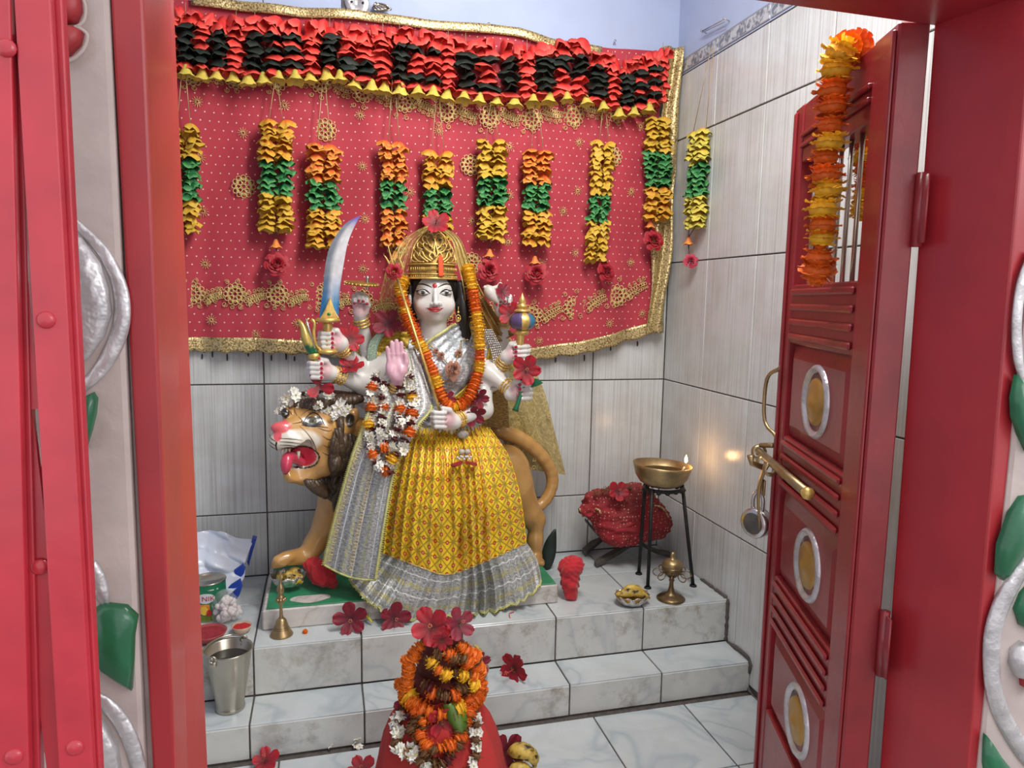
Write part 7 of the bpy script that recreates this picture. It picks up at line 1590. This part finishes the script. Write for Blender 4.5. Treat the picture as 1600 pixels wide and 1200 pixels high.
garland('jasmine_garland', 'white and brown blossom string down the right of the red-wrapped pot', [vfix(u, v, .014) for u, v in ((734, 1095), (741, 1112), (744, 1130), (745, 1150), (744, 1170), (740, 1190), (728, 1210))], lambda t, k: 'wb'[k % 2], KM2, sc=.86, step=.0150, jit=.003)
bend_leaf('mango_leaf', 'green leaf tucked under the marigold ring on the pot', [vfix(700, 1098, .022), vfix(712, 1115, .024), vfix(722, 1148, .018)], .026, mat('olive_green_leaf', (.09, .17, .02), .45, var=.3, vs=30), th=.0012)
hibiscus('large red hibiscus on top of the pot, left of two', onY(675, 980, KY-.055), (-.3, -1, .6), .98); hibiscus('dark-centred red hibiscus on top of the pot, right of two', onY(717, 974, KY-.05), (.2, -1, .6), .80, P=HK)
hibiscus('red petal bloom hanging in front of the pot neck', onY(690, 1000, KY-.085), (0, -1, -.2), .55, pist=False); hibiscus('red flower in the middle of the lower marigold loop', vfix(690, 1125, .012), (0, -1, .1), .8, pist=False, n=4); hibiscus('dark red withered hibiscus left of the pot', vfix(607, 1106, .008)+np.array([0, -.01, 0]), (-.6, -1, .2), .65, P=HK)
hibiscus('crimson hibiscus on the right side of the pot by the peel', np.array([KX+.095, KY+.0, Kz(1042)]), (.6, -1, .1), .6, P=HK)
# dried banana peel in a clay bowl behind the pot
c = onZ(738, 1062, Z2); rt = thing('clay_bowl', 'small brown clay bowl on the step behind the flower-covered pot', 'bowl', c); G().lathe([(0, 0), (.028, 0), (.042, .014), (.050, .036), (.047, .036), (.038, .016), (0, .006)], c, 30).obj('bowl_wall', mat('brown_clay', (.30, .20, .12), .6, var=.3), rt); adopt(rt)
banana('banana_peel', [c+np.array([0.002, -.02, .036]), c+np.array([.016, -.026, .052]), c+np.array([.020, -.024, .082]), c+np.array([.008, -.02, .110]), c+np.array([-.002, -.02, .118])], .010, None, 'curled brown banana peel standing in the clay bowl')
# flowers and banana at the lower right of the pot
hibiscus('crimson hibiscus with long stamen on the floor right of the pot', onZ(792, 1196, 0)+np.array([0, .0, .040]), (.3, -1, .5), 1., P=HK, spin=.4); hibiscus('pink folded hibiscus at the bottom edge beside the pot', onZ(765, 1215, 0)+np.array([0, 0, .03]), (-.2, -1, .5), .8, P=HP); hibiscus('red hibiscus flat on the floor at the lower left of the pot', onZ(415, 1198, 0)+np.array([0, 0, .016]), (-.1, -.5, 1), .75)
hibiscus('red hibiscus half out of view at the bottom by the pot\'s left foot', onZ(565, 1215, 0)+np.array([0, 0, .02]), (-.1, -.8, 1), .8)
c = onZ(822, 1205, 0); banana('banana', [c+np.array([-.045, .02, .045]), c+np.array([-.015, .0, .060]), c+np.array([.014, -.01, .045]), c+np.array([.020, -.01, .016])], .020, None, 'overripe black and yellow banana on the floor right of the pot'); banana('banana', [c+np.array([-.05, -.01, .018]), c+np.array([-.02, -.015, .022]), c+np.array([.01, -.02, .018])], .016, None, 'lower blackened banana under the overripe one')
# ================================================================== ON THE DOOR AND THE UPPER WALL
def dp(u, v, off): a, z = onDoor(u, v, off); return np.array(LM @ Vector((a, off, z)))
dg = [dp(1338, 76, -.01), dp(1322, 78, .022), dp(1310, 92, .034), dp(1304, 130, .036), dp(1300, 180, .036), dp(1294, 240, .036), dp(1291, 300, .036), dp(1287, 350, .036), dp(1282, 400, .036), dp(1276, 436, .036)]
dseq = 'royoyyorryyroyyyoyryryorr'
DGM = dict(o=MO, y=MY, r=MR)
dsq = 'ryyyyyorryyryyyroorr'
garland('door_garland', 'orange and yellow marigold garland hung over the top of the open red door', dg, lambda t, k: 'rryyyyorrryyrryyyroyorrr'[min(22, int(t*22.9))], DGM, sc=1.32, step=.0270, jit=.004)
dg2 = [dp(1336, 78, -.05), dp(1352, 120, -.075), dp(1352, 200, -.075), dp(1350, 260, -.075), dp(1347, 340, -.075)]
garland('door_garland', 'far half of the marigold garland seen through the bars of the door', dg2, lambda t, k: 'ryoryyr'[k % 7], DGM, sc=1.0, step=.0250, jit=.004)
sk_ = thing('wall_socket', 'grey metal socket plate on the blue wall above the toran', 'socket', onY(558, 20, -.01)); sk_c = onY(558, 6, -.012); g = G(); g.lathe([(0, 0), (.036, 0), (.040, .003), (.040, .010), (.036, .013), (.012, .013), (.010, .010), (0, .010)], seg=28, mat=Matrix.Translation(V(sk_c)) @ Matrix.Rotation(PI/2, 4, 'X')); g.obj('plate', MT['silver'], sk_); g = G()
g.box(sk_c+np.array([-.047, .0, -.036]), sk_c+np.array([-.036, .010, .036]), b=.002); g.obj('mounting_block', MT['steel'], sk_)
for dx, dz in ((-.018, 0), (.018, 0), (0, .02)): G().lathe([(0, 0), (.004, 0), (.004, .002), (0, .002)], seg=8, mat=Matrix.Translation(V(sk_c+np.array([dx, -.013, dz]))) @ Matrix.Rotation(PI/2, 4, 'X')).obj('pin_hole', MT['black'], sk_)
adopt(sk_)
g = G(); rn = random.Random(8); c = onY(597, 13, -.03)
for k in range(4): g.tube([c+np.array([.03*math.cos(a+k)*(1-.1*k), .006*math.sin(a*2+k), .008*math.sin(a+k*.7)+.003*k]) for a in np.linspace(0, 2*PI, 19)], .0026, 6)
tag(g.obj('coiled_wire', MT['steel'], None), 'small coil of grey wire on top of the toran beside the socket', 'wire')
def nail(label, p, d, l=.03):
    rt = thing('wall_nail', label, 'nail', p); q = np.array(p)+np.array(d)*l; G().tube([p, q], .0018, 7).obj('shank', MT['steel2'], rt); dd = Vector(d); G().lathe([(0, 0), (.0045, 0), (.0045, .0015), (0, .0015)], seg=10, mat=Matrix.Translation(V(q)) @ dd.to_track_quat('Z', 'Y').to_matrix().to_4x4()).obj('head', MT['steel2'], rt); adopt(rt)
nail('nail in the blue wall above the fourth letter of the toran', onY(761, 48, 0), (0, -.85, .5), .03); nail('nail in the upper wall at the left end of the toran', onY(412, 10, 0), (0, -.9, .4), .03); nail('nail in the blue wall near the right end of the toran', onY(958, 70, 0), (0, -.9, .4), .02)
h1, h2 = onX(1103, 52, -.004), onX(1139, 33, -.004); nail('left nail of the pair holding strings on the side wall', h1+np.array([.002, 0, 0]), (-.95, 0, .3), .022); nail('right nail of the pair holding strings on the side wall', h2+np.array([.002, 0, 0]), (-.95, 0, .3), .022)
g = G(); g.tube([h1+np.array([-.014, 0, .006]), h2+np.array([-.014, 0, .006])], .0022, 5); g.tube([h1+np.array([-.016, 0, .000]), h2+np.array([-.016, 0, -.004])], .0018, 5); tag(g.obj('double_wire', MT['steel2'], None), 'doubled wire stretched between two nails on the side wall', 'wire')
# short dark beads just below the hem of the cloth
for i, u in enumerate((316, 332, 355, 388, 424, 447, 460, 868, 913, 954, 996)):
    p = onY(u, curve_at(BOT, u)+(7 if i % 2 else 11), -.001); g = G(); g.tube([p+np.array([0, 0, .012]), p+np.array([0, -.002, 0]), p-np.array([0, 0, .004+.003*(i % 3)])], [.0022, .003, .0018], 6); o = g.obj('hem_bead', MT['wire'], None); tag(o, 'dark bead under the gold hem of the backdrop, '+('first second third fourth fifth sixth seventh'.split()[i]+' from the left end' if i < 7 else 'first second third fourth'.split()[i-7]+' right of the statue'), 'bead', 'dark beads under the cloth hem')
